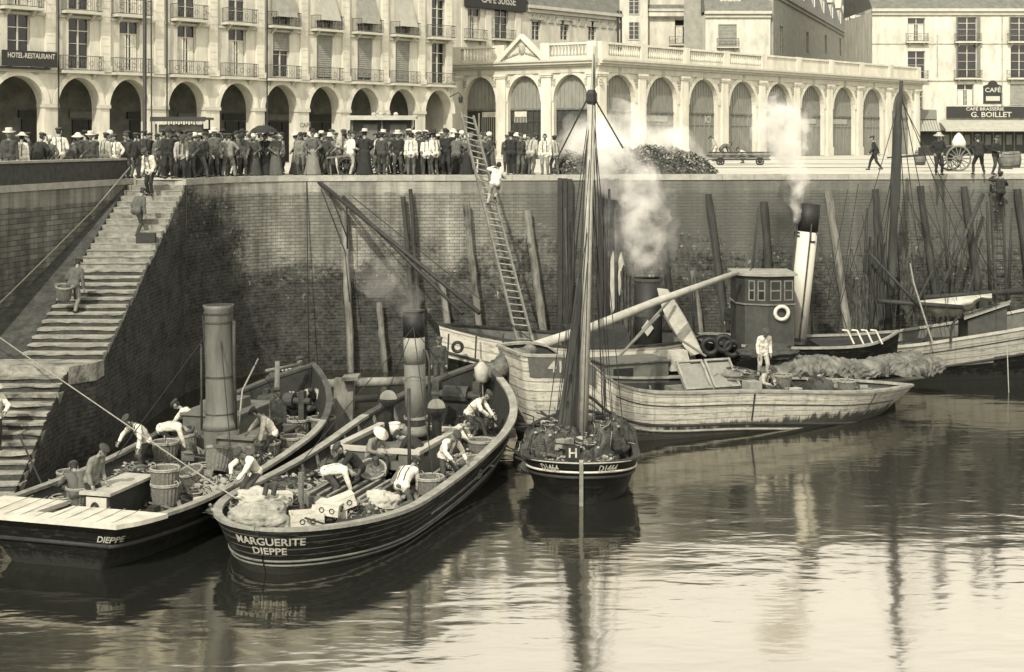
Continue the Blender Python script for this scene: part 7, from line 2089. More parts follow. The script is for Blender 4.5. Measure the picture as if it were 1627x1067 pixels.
# ---- front row along the quay edge: px, distance behind the edge, pose, top, bottom, hat, facing, scale, label, short name
row = [
 (239, -.9, 'look', 'white', 'black', 'cap', FRONT - .3, 1.02, "man in pale shirt and dark trousers standing on the top stairs", None),
 (268, .9, 'stand', 'black', 'black', 'bowler', FRONT, 1.05, "tall man in black suit beside the man at the head of the stairs", "the tall man in black at the stairs"),
 (287, .6, 'look', 'light', 'black', 'cap', FRONT + .5, .97, "man with pale front next to the tall man in black by the stairs", "the man with pale front by the stairs"),
 (303, .8, 'pocket', 'dark', 'dark', 'cap', FRONT, .98, "man in dark jacket between the pale fronted man and the striding pair", "the dark jacketed man near the stairs"),
 (322, .7, 'walk', 'dark', 'char', 'bowler', FRONT + 1.0, 1.0, "man striding right in dark coat near the stairs", "the striding man near the stairs"),
 (341, .8, 'stand', 'char', 'dark', 'boater', FRONT, 1.07, "tall man in charcoal coat and white banded hat left of the grey suit", "the tall man in the banded hat"),
 (363, .6, 'apart', 'grey', 'grey', 'cap', BACK, 1.0, "man in grey suit standing with legs wide apart", "the man in the grey suit"),
 (387, .8, 'look', 'char', 'dark', 'bowler', FRONT, 1.0, "man leaning over the edge in charcoal jacket right of the grey suit", "the man leaning over the edge"),
 (404, .7, 'woman', 'dark', 'skirt_dark', 'scarf', FRONT - .4, .96, "woman in dark dress and pale headscarf left of the black umbrella", "the woman in the pale headscarf"),
 (421, .9, 'woman', 'black', 'skirt_black', None, FRONT, .98, "woman in black standing under the black umbrella", "the woman under the umbrella"),
 (438, .6, 'woman', 'char', 'skirt_char', 'sunhat', FRONT + .5, .98, "woman in long grey dress and broad pale hat right of the umbrella", "the woman in the broad pale hat"),
 (478, 1.0, 'stand', 'grey', 'char', 'bowler', FRONT, .98, "man in grey coat first left of the rope head of the booms", "the man in the grey coat"),
 (497, .6, 'woman', 'char', 'skirt_grey', 'bowler', FRONT, 1.06, "tall figure in long grey cloak above the head of the booms", "the tall figure in the cloak"),
 (517, 1.0, 'pocket', 'dark', 'dark', 'cap', FRONT - .4, .99, "man in dark open jacket right of the cloaked figure", "the man in the open jacket"),
 (557, .5, 'turn', 'white', 'light', 'cap', BACK - .9, 1.02, "man in white shirt and pale trousers beside the handcart", "the man in all pale clothes"),
 (579, .5, 'woman', 'black', 'skirt_black', 'boater', BACK, 1.05, "figure in long black gown and white straw hat seen from behind", "the figure in the black gown"),
 (606, .8, 'stand', 'dark', 'dark', 'cap', BACK, 1.0, "man in dark suit first right of the black gown", "the dark suited man by the wagon"),
 (632, .6, 'pocket', 'black', 'dark', 'boater', FRONT, 1.02, "man in black jacket and straw hat before the covered wagon", "the man in the straw hat by the wagon"),
 (653, .5, 'stand', 'white', 'char', 'cap', BACK, 1.0, "man in white shirt with his back turned, leftmost of the four white shirts", "the leftmost white shirt"),
 (666, .9, 'turn', 'dark', 'dark', 'cap', FRONT, 1.02, "dark clad man squeezed between the two leftmost white shirts", "the squeezed dark clad man"),
 (678, .6, 'look', 'white', 'dark', 'cap', BACK, .95, "stooping man in white shirt, second of the four white shirts", "the stooping white shirt"),
 (691, .5, 'stand', 'white', 'dark', 'bowler', BACK + .5, 1.0, "man in white shirt, third of the four white shirts before the ladder", "the third white shirt"),
 (709, .7, 'turn', 'black', 'black', 'bowler', FRONT, 1.07, "tall man in black two places left of the ladder", "the tall man in black by the ladder"),
 (725, .5, 'apart', 'char', 'black', 'cap', BACK, 1.02, "man in dark waistcoat with legs apart just left of the ladder", "the man in the waistcoat"),
 (741, .6, 'woman', 'char', 'skirt_black', 'scarf', BACK, .93, "woman in dark skirt directly left of the ladder", "the woman at the ladder"),
 (772, .8, 'woman', 'dark', 'skirt_dark', None, FRONT, .95, "woman in dark dress directly right of the ladder holding a basket", "the woman right of the ladder"),
 (812, .5, 'fold', 'black', 'black', 'cap', BACK, 1.02, "man in black with folded arms, first right of the gap beside the ladder", "the man with folded arms"),
 (826, .7, 'stand', 'dark', 'char', 'cap', FRONT + .4, .98, "man in dark jersey between the folded arms and the pale jacket", "the man in the dark jersey"),
 (843, .5, 'look', 'light', 'char', 'cap', BACK - .5, 1.02, "man in pale jacket looking down left of the white shirted pair", "the man in the pale jacket"),
 (866, .4, 'stand', 'white', 'grey', None, FRONT, .98, "bareheaded man in white shirt, left of the last pair at the net heap", "the bareheaded white shirt"),
 (882, .7, 'turn', 'light', 'char', 'cap', BACK + .4, .93, "man in pale smock, last of the row at the net heap", "the last man at the nets"),
]
random.seed(5)
for (px, d, pose, top, bot, hat, fc, s, lab, sh_) in row:
    p = quay_pos(px, d)
    if d < 0: p = V((p.x, p.y, QZ - rise * 1)); p = V((-12.9, 50.85, QZ - rise * 2)); p = V(((px - CX) / F * 50.9, 50.9, QZ - rise * 3))
    person(p, pose, top, bot, hat, fc + R.uniform(-.2, .2), lab, "people along the quay edge", s)
# ---- behind the parapet of the stair wall
par = [(15, 'stand', 'dark', 'straw', 'boater', 1.02, "man in dark jacket and straw hat at the far left behind the parapet"),
       (33, 'stand', 'white', None, 'sunhat', .95, "person in white blouse and pale hat second from the left behind the parapet"),
       (62, 'apart', 'black', None, 'cap', 1.0, "broad backed man in black behind the parapet"),
       (79, 'woman', 'char', None, 'scarf', .9, "woman in grey between the broad black back and the raised white shirt"),
       (93, 'turn', 'white', None, 'cap', 1.07, "tall man in white shirt above the pale crate on the parapet"),
       (109, 'look', 'char', None, 'cap', .9, "stooped man in charcoal right of the tall white shirt behind the parapet"),
       (124, 'woman', 'dark', None, 'sunhat', .95, "woman in dark dress and pale hat behind the parapet"),
       (145, 'stand', 'dark', None, 'boater', .98, "man in dark coat and pale straw hat at the middle of the parapet"),
       (166, 'stand', 'light', None, 'cap', .98, "man in pale jacket seen from behind at the right part of the parapet"),
       (184, 'turn', 'white', None, 'cap', .95, "man in white shirt at the right end of the parapet"),
       (199, 'stand', 'dark', None, 'cap', .97, "man in dark jersey between the parapet's end and the lamp post"),
       (214, 'pocket', 'black', None, 'cap', .98, "man in black just left of the tall post above the stairs")]
for (px, pose, top, _, hat, s, lab) in par:
    person(quay_pos(px, R.uniform(1.0, 1.8)), pose, top, R.choice(['dark', 'black', 'char']) if pose != 'woman' else 'skirt_dark', hat, R.choice([BACK, FRONT]) + R.uniform(-.5, .5), lab, "people behind the parapet", s)
# ---- second and third rows, each told by the person it stands behind
used = set()
sides = ["directly behind", "half hidden to the left behind", "half hidden to the right behind", "farther back behind"]
cl_words = {'black': 'black', 'dark': 'dark clothes', 'char': 'charcoal', 'grey': 'grey', 'light': 'pale clothes', 'white': 'white'}
fronts = [(r[0], r[9]) for r in row if r[9]]
for i, (px, nm) in enumerate(fronts):
    picks = [1, 2, 3] if px < 540 or 600 < px < 745 else [1]
    if 770 < px < 830: picks = [2, 3]
    if px > 850: picks = []
    for k in picks:
        dx = {0: 0, 1: -6, 2: 7, 3: R.uniform(-3, 3)}[k]; dd = {0: 1.6, 1: 1.9, 2: 2.3, 3: 3.6}[k] + R.uniform(-.2, .4)
        hat = R.choice(['cap', 'cap', 'bowler', 'cap', 'bowler', 'boater', 'cap', 'sunhat', 'scarf', 'cap'])
        wom = hat in ('sunhat', 'scarf'); top = R.choice(['black', 'dark', 'dark', 'char', 'char', 'grey', 'grey', 'light', 'light', 'white'])
        bot = 'skirt_' + R.choice(['black', 'dark', 'char']) if wom else R.choice(['black', 'dark', 'char'])
        noun = 'woman' if wom else 'man'
        lab = f"{noun} in {cl_words[top]} with {HATN[hat].replace('_', ' ')} {sides[k]} {nm}"
        if len(lab.split()) > 16: lab = f"{noun} in {cl_words[top]} {sides[k]} {nm}"
        if len(lab.split()) > 16: lab = f"{noun} {sides[k]} {nm}"
        person(quay_pos(px + dx, dd), 'woman' if wom else R.choice(['stand', 'pocket', 'turn', 'fold', 'look']), top, bot, hat, R.uniform(0, 6.28), lab, "crowd behind the front row", R.uniform(.93, 1.06))
# a few more heads behind the parapet crowd
for (px, hat, lab) in ((48, 'cap', "man in dark jacket between the white blouse and the broad black back"), (135, 'bowler', "man in bowler hat left of the pale straw hat behind the parapet"), (155, 'cap', "dark man between the straw hat and the pale jacket behind the parapet"),
                       (205, 'cap', "dark man far back left of the tall post"), (222, 'cap', "man in dark jacket behind the foot of the tall post"), (246, 'bowler', "man in dark coat behind the man on the top stairs"), (176, 'scarf', "woman in dark dress far behind the pale jacket at the parapet"), (255, 'cap', "man in black left behind the tall man at the stairs"), (232, 'cap', "man seen close right of the tall post's foot")):
    person(quay_pos(px, R.uniform(2.6, 4)), 'stand' if hat != 'scarf' else 'woman', R.choice(['dark', 'black', 'char']), 'dark', hat, R.uniform(0, 6), lab, "people behind the parapet", R.uniform(.94, 1.04))
Rz = random.Random(8)
fl_ = [("the dark carriage", 250, 318), ("the covered wagon", 560, 655)]
spots = [("black", "cap", "beside the left end of the dark carriage", 240, 4.6), ("char", "bowler", "before the middle of the dark carriage", 283, 4.4), ("grey", "cap", "before the right end of the dark carriage", 312, 4.9), ("dark", "boater", "before the first pier right of the dark carriage", 334, 5.5), ("black", "bowler", "far back under the arch left of the umbrella", 378, 7.0), ("light", "sunhat", "far back behind the umbrella", 416, 6.2), ("dark", "cap", "far back under the arch right of the umbrella", 449, 7.5),
 ("char", "cap", "far back before the pier lettered café", 534, 6.4), ("black", "bowler", "at the left end of the covered wagon", 553, 5.6), ("dark", "cap", "before the middle of the covered wagon", 604, 5.0), ("grey", "bowler", "at the right end of the covered wagon", 660, 5.2), ("black", "cap", "far back under the last arch of the hotel", 697, 7.0), ("dark", "sunhat", "far back left of the ladder's top", 718, 6.0), ("char", "cap", "far back before the market's first door", 763, 7.5), ("dark", "cap", "far back before the market's second door", 806, 6.5),
 ("char", "cap", "in the gap left of the handcart", 524, 2.8), ("light", "cap", "close behind the handcart", 546, 2.2), ("dark", "bowler", "third row behind the grey suit", 356, 4.4), ("black", "cap", "third row behind the straw hat by the wagon", 640, 4.6), ("dark", "cap", "third row behind the waistcoat by the ladder", 729, 4.4)]
for (top, hat, where, px, d) in spots:
    w_ = hat == 'sunhat'
    person(quay_pos(px, d), 'woman' if w_ else Rz.choice(['stand', 'pocket', 'turn', 'fold']), top, 'skirt_dark' if w_ else 'dark', hat, Rz.uniform(0, 6.28), f"{'woman' if w_ else 'man'} in {cl_words[top]} {where}", "crowd behind the front row", Rz.uniform(.92, 1.1))
# ---- right part of the quay
def gpos(px, py): return G(px, py, QZ)
person(gpos(1390, 270), 'walk', 'black', 'black', 'cap', 1.3, "lone man in dark suit walking before the market's right arches", None, .95)
person(gpos(1491, 278), 'pocket', 'black', 'black', 'sunhat', FRONT, "dark man in pale hat left of the cart wheel", None, .98, 'light')
person(gpos(1555, 277), 'apart', 'black', 'black', 'cap', BACK, "dark man with legs apart first right of the cart wheel", None, .98)
person(gpos(1582, 277), 'turn', 'black', 'dark', 'cap', FRONT + .7, "dark man second right of the cart wheel leaning aside", None, .92)
person(gpos(1137, 256), 'look', 'light', 'white', 'cap', 1.2, "man in pale clothes bending at the right end of the net heap", None, 1.0)
person(gpos(1148, 256), 'stoop', 'char', 'char', 'cap', -1.4, "stooping man in grey beside the pale man at the net heap", None, 1.0)
person(gpos(1182, 259), 'crouch', 'white', 'char', 'cap', 1.2, "crouching man in white working on the flat cart", None, 1.0)
person(gpos(1030, 258), 'stand', 'char', 'dark', 'cap', BACK, "man in charcoal behind the middle of the net heap", None, 1.0)
person(gpos(1062, 259), 'turn', 'dark', 'dark', 'sunhat', BACK, "person in pale sun hat behind the net heap", None, .95)
# ---- on ladders and stairs
lb, lt, rb_, rt = LADDER
f = .575; pm = lb.lerp(lt, f).lerp(rb_.lerp(rt, f), .5)
d_ = (lt - lb).normalized()
o = person(pm + V((.0, -.36, 0.0)), 'climb', 'white', 'light', None, 0.06, "man in white climbing the long wooden ladder below the quay edge", None, 1.0)
o.rotation_euler = (-.06, math.radians(-12) * -1, 0)
person(P(1590, 338, 58.9), 'climb', 'black', 'black', 'cap', .1, "dark man climbing the wall ladder at the far right", None, 1.0)
yst = lambda y: QZ - rise * (1 + math.floor((Y0 - y) / going))
y = 48.2; x = (214 - CX) / F * y
o = person((x, 48.45, yst(48.3)), 'upstair', 'char', 'dark', 'cap', -.5, "man in dark clothes bending over a dark box halfway up the stairs", None, 1.0)
mb = MB(); zz = yst(47.7); 
mb.box(((231 - CX) / F * 47.7, 47.8, zz + .17), (.62, .36, .34), 0, .1); gear("dark_box", mb, M_woodd, "dark box on the stairs beside the bending man", "box")
y = 43.6; person(((116 - CX) / F * y, y + .05, yst(y) - rise * .0), 'upstair', 'char', 'grey', 'cap', -.2, "man in dark jacket and grey trousers climbing the stairs with a basket", None, 1.0)
b = copy_tree(bproto, None, "small dark basket carried by the man climbing the lower stairs", None, V(((100 - CX) / F * 43.4, 43.5, yst(43.6) + .42)), (0.2, .1, 0), .72)
b["category"] = "basket"; 
if "group" in b: del b["group"]
y = 37.2; person((-13.55, 37.2, ZL - r2 * math.ceil((39.95 - 37.2) / g2)), 'carry', 'white', 'black', 'sunhat', -2.6, "man in white smock and pale hat on the lower steps at the left edge", None, 1.03)
# ---- aboard the left boat
def aboard(px, py, z, pose, top, bot, hat, fc, lab, s=1.0, hatm=None):
    return person(G(px, py, z), pose, top, bot, hat, fc, lab, "fishermen aboard the boats", s * (1.04 if px < 850 else 1), hatm)
aboard(146, 824, .9, 'look', 'grey', 'black', 'beret', -2.0, "man in grey smock and dark beret standing at the left boat's stern hatch", 1.0)
aboard(122, 806, .9, 'crouch', 'char', 'dark', 'cap', .5, "man crouching beside the grey smock at the left boat's stern")
aboard(226, 752, .9, 'reach', 'white', 'dark', 'beret', -.8 + PI, "man in white bending over baskets, leftmost of three on the left boat")
aboard(268, 728, .9, 'bend', 'white', 'black', 'cap', -1.35, "man in white bent double, middle of the three on the left boat")
aboard(303, 715, .9, 'haul', 'white', 'char', 'cap', 1.5, "man in white stooping, rightmost of the three on the left boat")
aboard(428, 738, .9, 'reach', 'white', 'dark', 'cap', 1.9, "man in white leaning into a basket right of the grey casing", 1.0)
aboard(442, 718, .9, 'stand', 'char', 'black', 'cap', FRONT - .5, "man in dark clothes standing in the left boat's bow", 1.0)
aboard(498, 676, 1.0, 'stoop', 'light', 'dark', None, FRONT, "dark haired man in pale shirt crouched in the left boat's bow", .95)
aboard(478, 650, 1.2, 'turn', 'dark', 'black', 'cap', FRONT, "man in dark jersey farthest forward in the left boat", .92)
# ---- aboard the middle boat
aboard(398, 800, 1.05, 'haul', 'white', 'dark', 'cap', FRONT - .6, "man in white shirt bending over the rail at the middle boat's stern", .98)
aboard(530, 800, .85, 'bend', 'white', 'dark', 'cap', -1.4, "man in white bent low behind the pile of crates", .95)
aboard(562, 792, .85, 'haul', 'black', 'black', 'cap', 2.1, "man in black stooping at the hatch behind the crates")
aboard(640, 802, .85, 'kneel', 'white', 'char', 'cap', -.5, "man in white kneeling beside the middle boat's right rail", .95)
aboard(664, 770, .85, 'stoop', 'black', 'char', 'cap', 1.2, "man in black bending over the hatch by the thin pole", 1.0)
aboard(712, 776, .85, 'reach', 'white', 'dark', 'cap', FRONT + .7, "man in white with dark cap beside the upright basket at the right rail", .98)
person(hB.w(10.7, -.85, 1.15), 'haul', 'white', 'dark', 'cap', -1.88, "man in white leaning over the bow rail of the middle boat", "fishermen aboard the boats", 1.03)
person(hB.w(9.7, -.7, .95), 'crouch', 'white', 'char', 'cap', -1.7, "man in pale clothes crouching below the one at the bow rail", "fishermen aboard the boats", 1.03)
aboard(698, 618, 1.5, 'stand', 'dark', 'dark', 'cap', FRONT, "dark man standing forward of the middle boat's funnel", .95)
aboard(590, 752, 1.2, 'sit', 'grey', 'dark', 'sunhat', -2.3, "man in grey with pale hat seated by the middle boat's hatch", .9, 'white')
# ---- barge and beyond
aboard(1212, 600, 1.3, 'look', 'white', 'light', 'beret', FRONT + .2, "man in white shirt and dark beret standing amid the barge's tan sails", 1.0)
aboard(1211, 638, .8, 'sit', 'light', 'dark', 'beret', FRONT + .8, "man in pale shirt seated below the standing one on the barge", .95)
aboard(1292, 634, .8, 'crouch', 'black', 'black', 'scarf', -1.2, "figure in black crouching on the barge's pale end", .95, 'dark')
aboard(1160, 540, 1.4, 'stand', 'black', 'black', 'cap', FRONT, "dark man beside the tug's wheelhouse door", .9)

# ================================================================== quay furniture
# tall post above the stairs
mb = MB(); p = gpos(230, 266); p = V(((230 - CX) / F * 58, 58, QZ)); mb.lathe([(.2, 0), (.2, .3), (.13, .4), (.12, 1.2), (.085, 1.3), (.07, 11), (.0, 11.2)], p, 12)
gear("tall_post", mb, M_iron, "tall thin dark post rising behind the head of the stairs", "post", None, True)
mb = MB(); mb.tube([p + V((.26, .1, 0)), p + V((.22, .1, 10.8))], .03, 6); gear("post_cable", mb, M_iron, "thin cable running up beside the tall dark post", "cable")
# umbrella
mb = MB(); c_ = quay_pos(419, .75) + V((0, 0, 1.78)); prof = []
n = 16; vs = [c_ + V((0, 0, .26))]; fs = []
for r_, z_ in ((.25, .22), (.48, .10), (.6, -.06)):
    for j in range(n):
        k = 1.0 if j % 2 == 0 else .93
        vs.append(c_ + V((r_ * k * math.cos(2 * PI * j / n), r_ * k * math.sin(2 * PI * j / n), z_ + (0 if j % 2 == 0 else .02))))
fs += [(0, 1 + j, 1 + (j + 1) % n) for j in range(n)] + [(1 + i * n + j, 1 + (i + 1) * n + j, 1 + (i + 1) * n + (j + 1) % n, 1 + i * n + (j + 1) % n) for i in range(2) for j in range(n)]
mb.add(vs, fs); um = gear("umbrella", mb, CL['black'], "open black umbrella above the crowd", "umbrella")
mb = MB(); mb.tube([c_ + V((0, 0, .3)), c_ + V((0, 0, -.75))], .012, 6); mb.build("shaft", M_iron, um)
def wheel(mb, c_, r, axis='x', spokes=12, rot=0.0, m=0, dish=0.0):
    T_ = Matrix.Rotation(rot, 4, 'Z') @ Matrix.Rotation(PI / 2, 4, 'X')
    mb.torus(c_, r, .045, T_, 36, 8, m)
    mb.lathe([(.1, -.13), (.12, -.05), (.12, .05), (.09, .13)], c_, 12, m, T_)
    for k in range(spokes):
        a = 2 * PI * k / spokes; mb.tube([V(c_) + (T_ @ V((.1 * math.cos(a), .1 * math.sin(a), 0))), V(c_) + (T_ @ V((r * math.cos(a), r * math.sin(a), 0)))], [.03, .022], 6, m)
def wagon(px0, px1, roofy, Y, lab, dark, wh=True, rz=0.0):
    X0, X1 = (px0 - CX) / F * Y, (px1 - CX) / F * Y; zr = P(0, roofy, Y).z; t = thing("covered_wagon", lab, "wagon", ((X0 + X1) / 2, Y, QZ))
    D_ = 1.5; m_ = M_door if dark else M_wood
    mb = MB(); mb.bb(X0 - .12, X1 + .12, Y - .25, Y + D_ + .2, zr - .1, zr); mb.bb(X0 - .15, X1 + .15, Y - .28, Y - .22, zr - .18, zr + .02); mb.build("roof", M_sign if dark else M_canvas, t)
    mb = MB(); mb.bb(X0, X1, Y + .0, Y + D_, QZ + .62, QZ + .72); mb.bb(X0, X1, Y, Y + .05, QZ + .72, QZ + 1.15); mb.bb(X0, X1, Y + D_ - .05, Y + D_, QZ + .72, zr - .5); mb.bb(X0, X0 + .05, Y + .05, Y + D_ - .05, QZ + .72, QZ + 1.2); mb.bb(X1 - .05, X1, Y + .05, Y + D_ - .05, QZ + .72, QZ + 1.2); mb.build("wagon_box", m_, t)
    for x in (X0 + .04, lerp(X0, X1, .5), X1 - .04):
        for y_ in (Y + .04, Y + D_ - .04): MB().bb(x - .035, x + .035, y_ - .035, y_ + .035, QZ + 1.15, zr - .1).build("post", m_, t)
    if dark:
        mb = MB(); n = 22
        for k in range(n): x = lerp(X0 - .1, X1 + .1, k / (n - 1)); mb.bb(x - .04, x + .04, Y - .27, Y - .25, zr - .30 - .03 * (k % 2), zr - .181)
        mb.build("fringe", M_canvas, t)
        mb = MB(); mb.bb(X0 + .1, X1 - .1, Y + .3, Y + .34, zr - .62, zr - .32); mb.build("side_curtain", M_shutter, t)
    else:
        mb = MB(); mb.bb(X0 + .06, X1 - .06, Y + .3, Y + .36, QZ + .75, zr - .12); mb.build('back_panel', M_door, t)
        for (a, b) in ((.18, .42), (.62, .9)):
            mb = MB(); mb.bb(lerp(X0, X1, a), lerp(X0, X1, b), Y + .2, Y + .24, zr - 1.1, zr - .38); mb.build("side_panel", M_funA, t)
        mb = MB()
        for k in range(4): mb.lathe([(.1, 0), (.12, .1), (.05, .18)], (lerp(X0, X1, .35 + .12 * k), Y + .5, zr + .001), 8)
        mb.build("roof_load", M_rust, t)
    for (x, s) in ((lerp(X0, X1, .2), 0), (lerp(X0, X1, .8), 0)):
        for y_ in (Y - .08, Y + D_ + .08):
            mb = MB(); wheel(mb, (x, y_, QZ + .48), .44, rot=0); mb.build("wheel", M_woodd, t)
    mb = MB(); mb.beam((X1, Y + .4, QZ + .66), (X1 + 1.6, Y + .5, QZ + .75), .07); mb.beam((X1, Y + 1.1, QZ + .66), (X1 + 1.6, Y + 1.0, QZ + .75), .07); mb.build("shaft", m_, t)
wagon(558, 656, 184, 64.5, "covered wagon with pale flat roof and side panels in the middle of the crowd", False)
wagon(246, 323, 186, 63.5, "dark carriage with fringed roof behind the crowd by the stairs", True)
# handcart by the man in pale clothes
t = thing("handcart", "small wooden handcart propped behind the man in all pale clothes", "handcart", quay_pos(542, .9))
a = quay_pos(528, .9); b = quay_pos(552, .9)
mb = MB(); mb.beam(a + V((-.2, 0, .72)), b + V((.1, 0, .82)), .9, .07, up=(0, 0, 1)); mb.build("cart_bed", M_wood, t)
mb = MB(); wheel(mb, (b + V((.02, -.48, .36))), .33, spokes=8); mb.build("wheel", M_woodd, t)
mb = MB(); wheel(mb, (b + V((.02, .48, .36))), .33, spokes=8); mb.build("wheel", M_woodd, t)
mb = MB(); mb.beam(a + V((-.1, 0, .7)), a + V((-.05, -.02, 0)), .06); mb.build("prop", M_wood, t)
# big wheeled cart at the right
Yc = 65.0; c_ = P(1523, 252, Yc); c_.z = QZ + .6
t = thing("handcart", "two wheeled cart with large spoked wheel and white sack before the café", "handcart", (c_.x, Yc, QZ))
for dy, in ((0,), (1.3,)):
    mb = MB(); wheel(mb, c_ + V((0, dy, 0)), .55, spokes=14); mb.build("wheel", M_wood, t)
mb = MB(); mb.bb(c_.x - 1.5, c_.x + 1.1, Yc + .15, Yc + 1.15, QZ + .72, QZ + .8); mb.build("cart_bed", M_woodd, t)
mb = MB(); mb.bb(c_.x - 1.5, c_.x + 1.1, Yc + .1, Yc + .148, QZ + .72, QZ + 1.1); mb.bb(c_.x - 1.5, c_.x + 1.1, Yc + 1.15, Yc + 1.2, QZ + .72, QZ + 1.1); mb.build("side_board", M_woodd, t)
mb = MB(); mb.beam((c_.x - 1.5, Yc + .2, QZ + .74), (c_.x - 3.0, Yc + .25, QZ + .62), .07); mb.beam((c_.x - 1.5, Yc + 1.1, QZ + .74), (c_.x - 3.0, Yc + 1.0, QZ + .62), .07); mb.build("shaft", M_woodd, t)
sack_p = c_ + V((.2, .6, .75))
mb = MB(); mb.lathe([(.05, -.4), (.3, -.35), (.32, 0), (.2, .25), (.05, .42)], sack_p, 12); gear("white_sack", mb, M_white, "upright white sack on the two wheeled cart before the café", "sack", None, True)
# stacked barrels and goods under the café awning
for k, (px, py, s) in enumerate(((1462, 262, .9), (1600, 268, .8), (1612, 266, .7))):
    p = gpos(px, py); mb = MB(); mb.lathe([(.26, 0), (.33, .25), (.34, .42), (.33, .6), (.26, .85)], p, 14); o = gear("barrel", mb, M_wood, ("barrel standing left of the cart before the café", "left of the two barrels right of the cart", "right of the two barrels right of the cart")[k], "barrel", "barrels on the quay", True)
    mb = MB()
    for z in (.14, .3, .56, .72): mb.torus(p + V((0, 0, z)), .325 if .2 < z < .65 else .30, .014, None, 18, 4)
    mb.build("hoop", M_iron, o)
# flat cart with planks right of the nets
p0, p1 = gpos(1122, 262), gpos(1226, 262)
t = thing("plank_cart", "low flat cart stacked with planks right of the net heap", "cart", p0)
for k in range(5):
    mb = MB(); o_ = V((R.uniform(-.2, .2), R.uniform(-.1, .1) + .2 * (k % 2), .32 + .1 * k)); mb.beam(p0 + o_, p1 + o_, .7 - .1 * k, .08); mb.build("plank", M_wood if k % 2 else M_woodd, t)
for f in (.2, .8):
    mb = MB(); wheel(mb, p0.lerp(p1, f) + V((0, -.45, .22)), .2, spokes=6); mb.build("wheel", M_woodd, t)
# heap of nets and floats
mb = MB(); Rn = random.Random(3)
def heap_h(u, v):
    e = max(0, 1 - abs(v) ** 2.2) * (min(1, u / .06) if u < .06 else 1) * (min(1, (1 - u) / .12) if u > .88 else 1)
    return max(0, e) ** .6 * (1.0 + .35 * noise.noise(V((u * 9, v * 1.5, 0))) + .15 * noise.noise(V((u * 30, v * 5, 3)))) * lerp(.72, .95, math.sin(u * PI))
q0, q1 = quay_pos(884, 1.9), quay_pos(1128, 2.2)
U_ = (q1 - q0); dU = U_.normalized(); dW = V((-dU.y, dU.x, 0))
nu, nv = 90, 16; vs = []
for i in range(nu + 1):
    for j in range(nv + 1):
        u, v_ = i / nu, j / nv * 2 - 1; vs.append(q0 + U_ * u + dW * v_ * 1.5 + V((0, 0, heap_h(u, v_) - .02)))
fs = [(i * (nv + 1) + j, (i + 1) * (nv + 1) + j, (i + 1) * (nv + 1) + j + 1, i * (nv + 1) + j + 1) for i in range(nu) for j in range(nv)]
mb.add(vs, fs)
for k in range(6500):
    u, v_ = Rn.random(), Rn.uniform(-1, 1); h = heap_h(u, v_) + Rn.uniform(-.02, .14); c_ = q0 + U_ * u + dW * v_ * 1.5 + V((0, 0, h))
    if h < .08: continue
    s = Rn.uniform(.03, .085); a = V((Rn.gauss(0, 1), Rn.gauss(0, 1), Rn.gauss(0, 1))).normalized(); b_ = a.cross(V((Rn.gauss(0, 1), Rn.gauss(0, 1), 1))).normalized()
    m_ = 0 if Rn.random() < .45 else (1 if Rn.random() < .75 else 2)
    mb.add([c_ + a * s, c_ + b_ * s * .6, c_ - a * s, c_ - b_ * s * .6], [(0, 1, 2, 3)], m_)
gear("net_heap", mb, [M_net, M_sackcloth, M_dsail], "speckled heap of fishing nets and floats along the quay edge before the market", "nets")

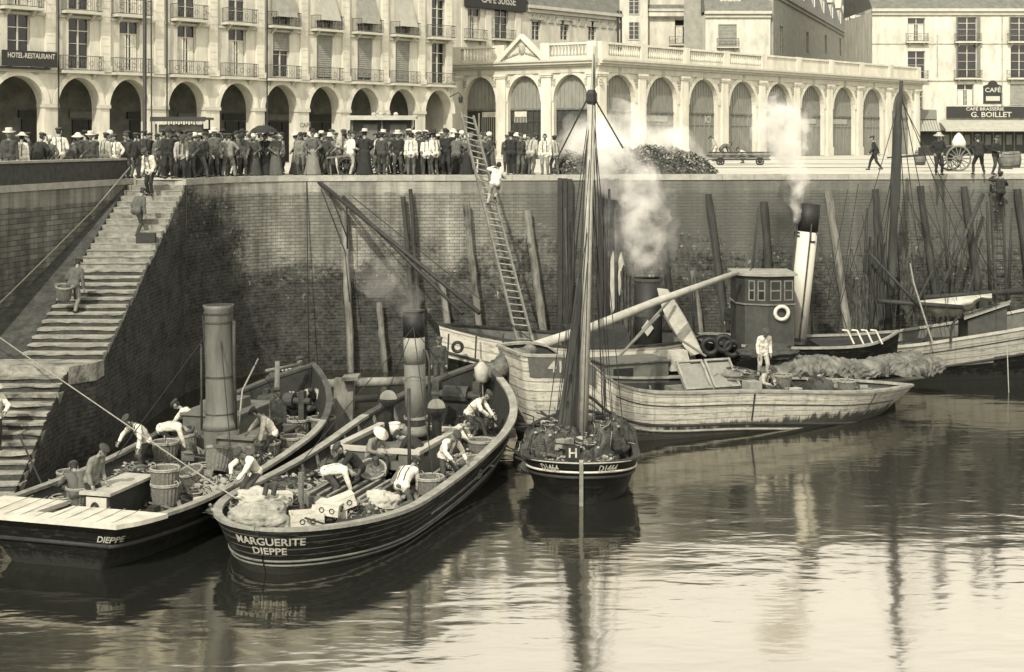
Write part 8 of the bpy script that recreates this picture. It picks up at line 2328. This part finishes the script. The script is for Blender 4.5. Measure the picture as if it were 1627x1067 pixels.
# ================================================================== steam and smoke
def plume(name, puffs, mtl, lab, amp=.3, vox=.16, fr=1.3, core=.72, shell=None):
    mb = MB()
    for (c_, r) in puffs: mb.ell(c_, (r, r, r), 0, 14, 10)
    me = bpy.data.meshes.new("tmp"); me.from_pydata([tuple(v) for v in mb.v], [], mb.f)
    ob = bpy.data.objects.new("tmp", me); C.objects.link(ob)
    rm = ob.modifiers.new("r", 'REMESH'); rm.mode = 'VOXEL'; rm.voxel_size = vox
    sm = ob.modifiers.new("s", 'SMOOTH'); sm.iterations = 4
    m2 = bpy.data.meshes.new_from_object(ob.evaluated_get(bpy.context.evaluated_depsgraph_get())); bpy.data.objects.remove(ob)
    m2.name = name
    for v in m2.vertices:
        n_ = noise.fractal(v.co * fr, .8, 2.1, 4); v.co += v.normal * (n_ * amp)
    m2.materials.clear(); m2.materials.append(mtl)
    o = bpy.data.objects.new(name, m2); C.objects.link(o)
    if shell:
        q = plume("thin_shell", [(c_, r * 1.45) for c_, r in puffs], shell, None, amp * 1.3, vox * 1.3, fr * .8, 0); q.parent = o; del q["category"]
    if core:
        q = plume("dense_core", [(c_, r * core) for c_, r in puffs], mtl, None, amp * .8, vox * .7, fr * 1.2, 0); q.parent = o; del q["category"]
    return tag(o, lab, "steam")
def puff(px, py, Y, rpx): return (P(px, py, Y), rpx * Y / F)
def trail(pts, n=5):
    out_ = []
    for (a, b) in zip(pts[:-1], pts[1:]):
        for i in range(n):
            f = i / n; out_.append(puff(*[lerp(a[k], b[k], f) for k in range(4)]))
    return out_ + [puff(*pts[-1])]
M_steam1 = steam_material("dense_steam", 1.6, 1.6, .38, .70, .80)
M_steam2 = steam_material("soft_steam", .66, 1.4, .40, .74, .82)
M_steam5 = steam_material("steam_wisp", .16, 1.3, .42, .72, .95)
M_steam3 = steam_material("thin_smoke", .42, .7, .38, .70, .97)
M_steam4 = steam_material("grey_smoke", .22, .9, .38, .70, .9)
plume("steam_plume", trail([(1264, 350, 53.0, 6), (1266, 310, 53.2, 13), (1270, 280, 53.4, 20), (1256, 250, 53.8, 26), (1246, 222, 54.2, 36), (1232, 208, 54.6, 38), (1256, 196, 54.8, 32), (1230, 176, 55.4, 24)], 4) + [puff(1208, 214, 54.6, 16), puff(1275, 285, 53.5, 16)], M_steam1, "dense white plume of steam rising beside the raked white funnel", .22, .13, 1.8, .72, M_steam5)
plume("steam_plume", trail([(1030, 434, 52.0, 20), (1026, 405, 52.2, 32), (1018, 372, 52.6, 42), (1026, 345, 53.0, 40), (1006, 330, 53.4, 30)], 3), M_steam2, "pale cloud of steam above the short dark funnel", .3, .16, 1.4, .72, M_steam5)
plume("smoke_cloud", trail([(1020, 300, 54, 40), (985, 262, 56, 50), (930, 232, 60, 52), (990, 210, 63, 55), (1060, 240, 62, 50), (1100, 270, 60, 40)], 2), M_steam3, "thin smoke drifting over the net heap before the market", .4, .3, 1.0)
plume("smoke_cloud", trail([(655, 486, 37.6, 18), (640, 466, 38.2, 32), (605, 448, 39, 36), (575, 425, 40, 30)], 3), M_steam4, "thin grey smoke drifting left from the middle boat's funnel", .25, .14, 1.6, 0)
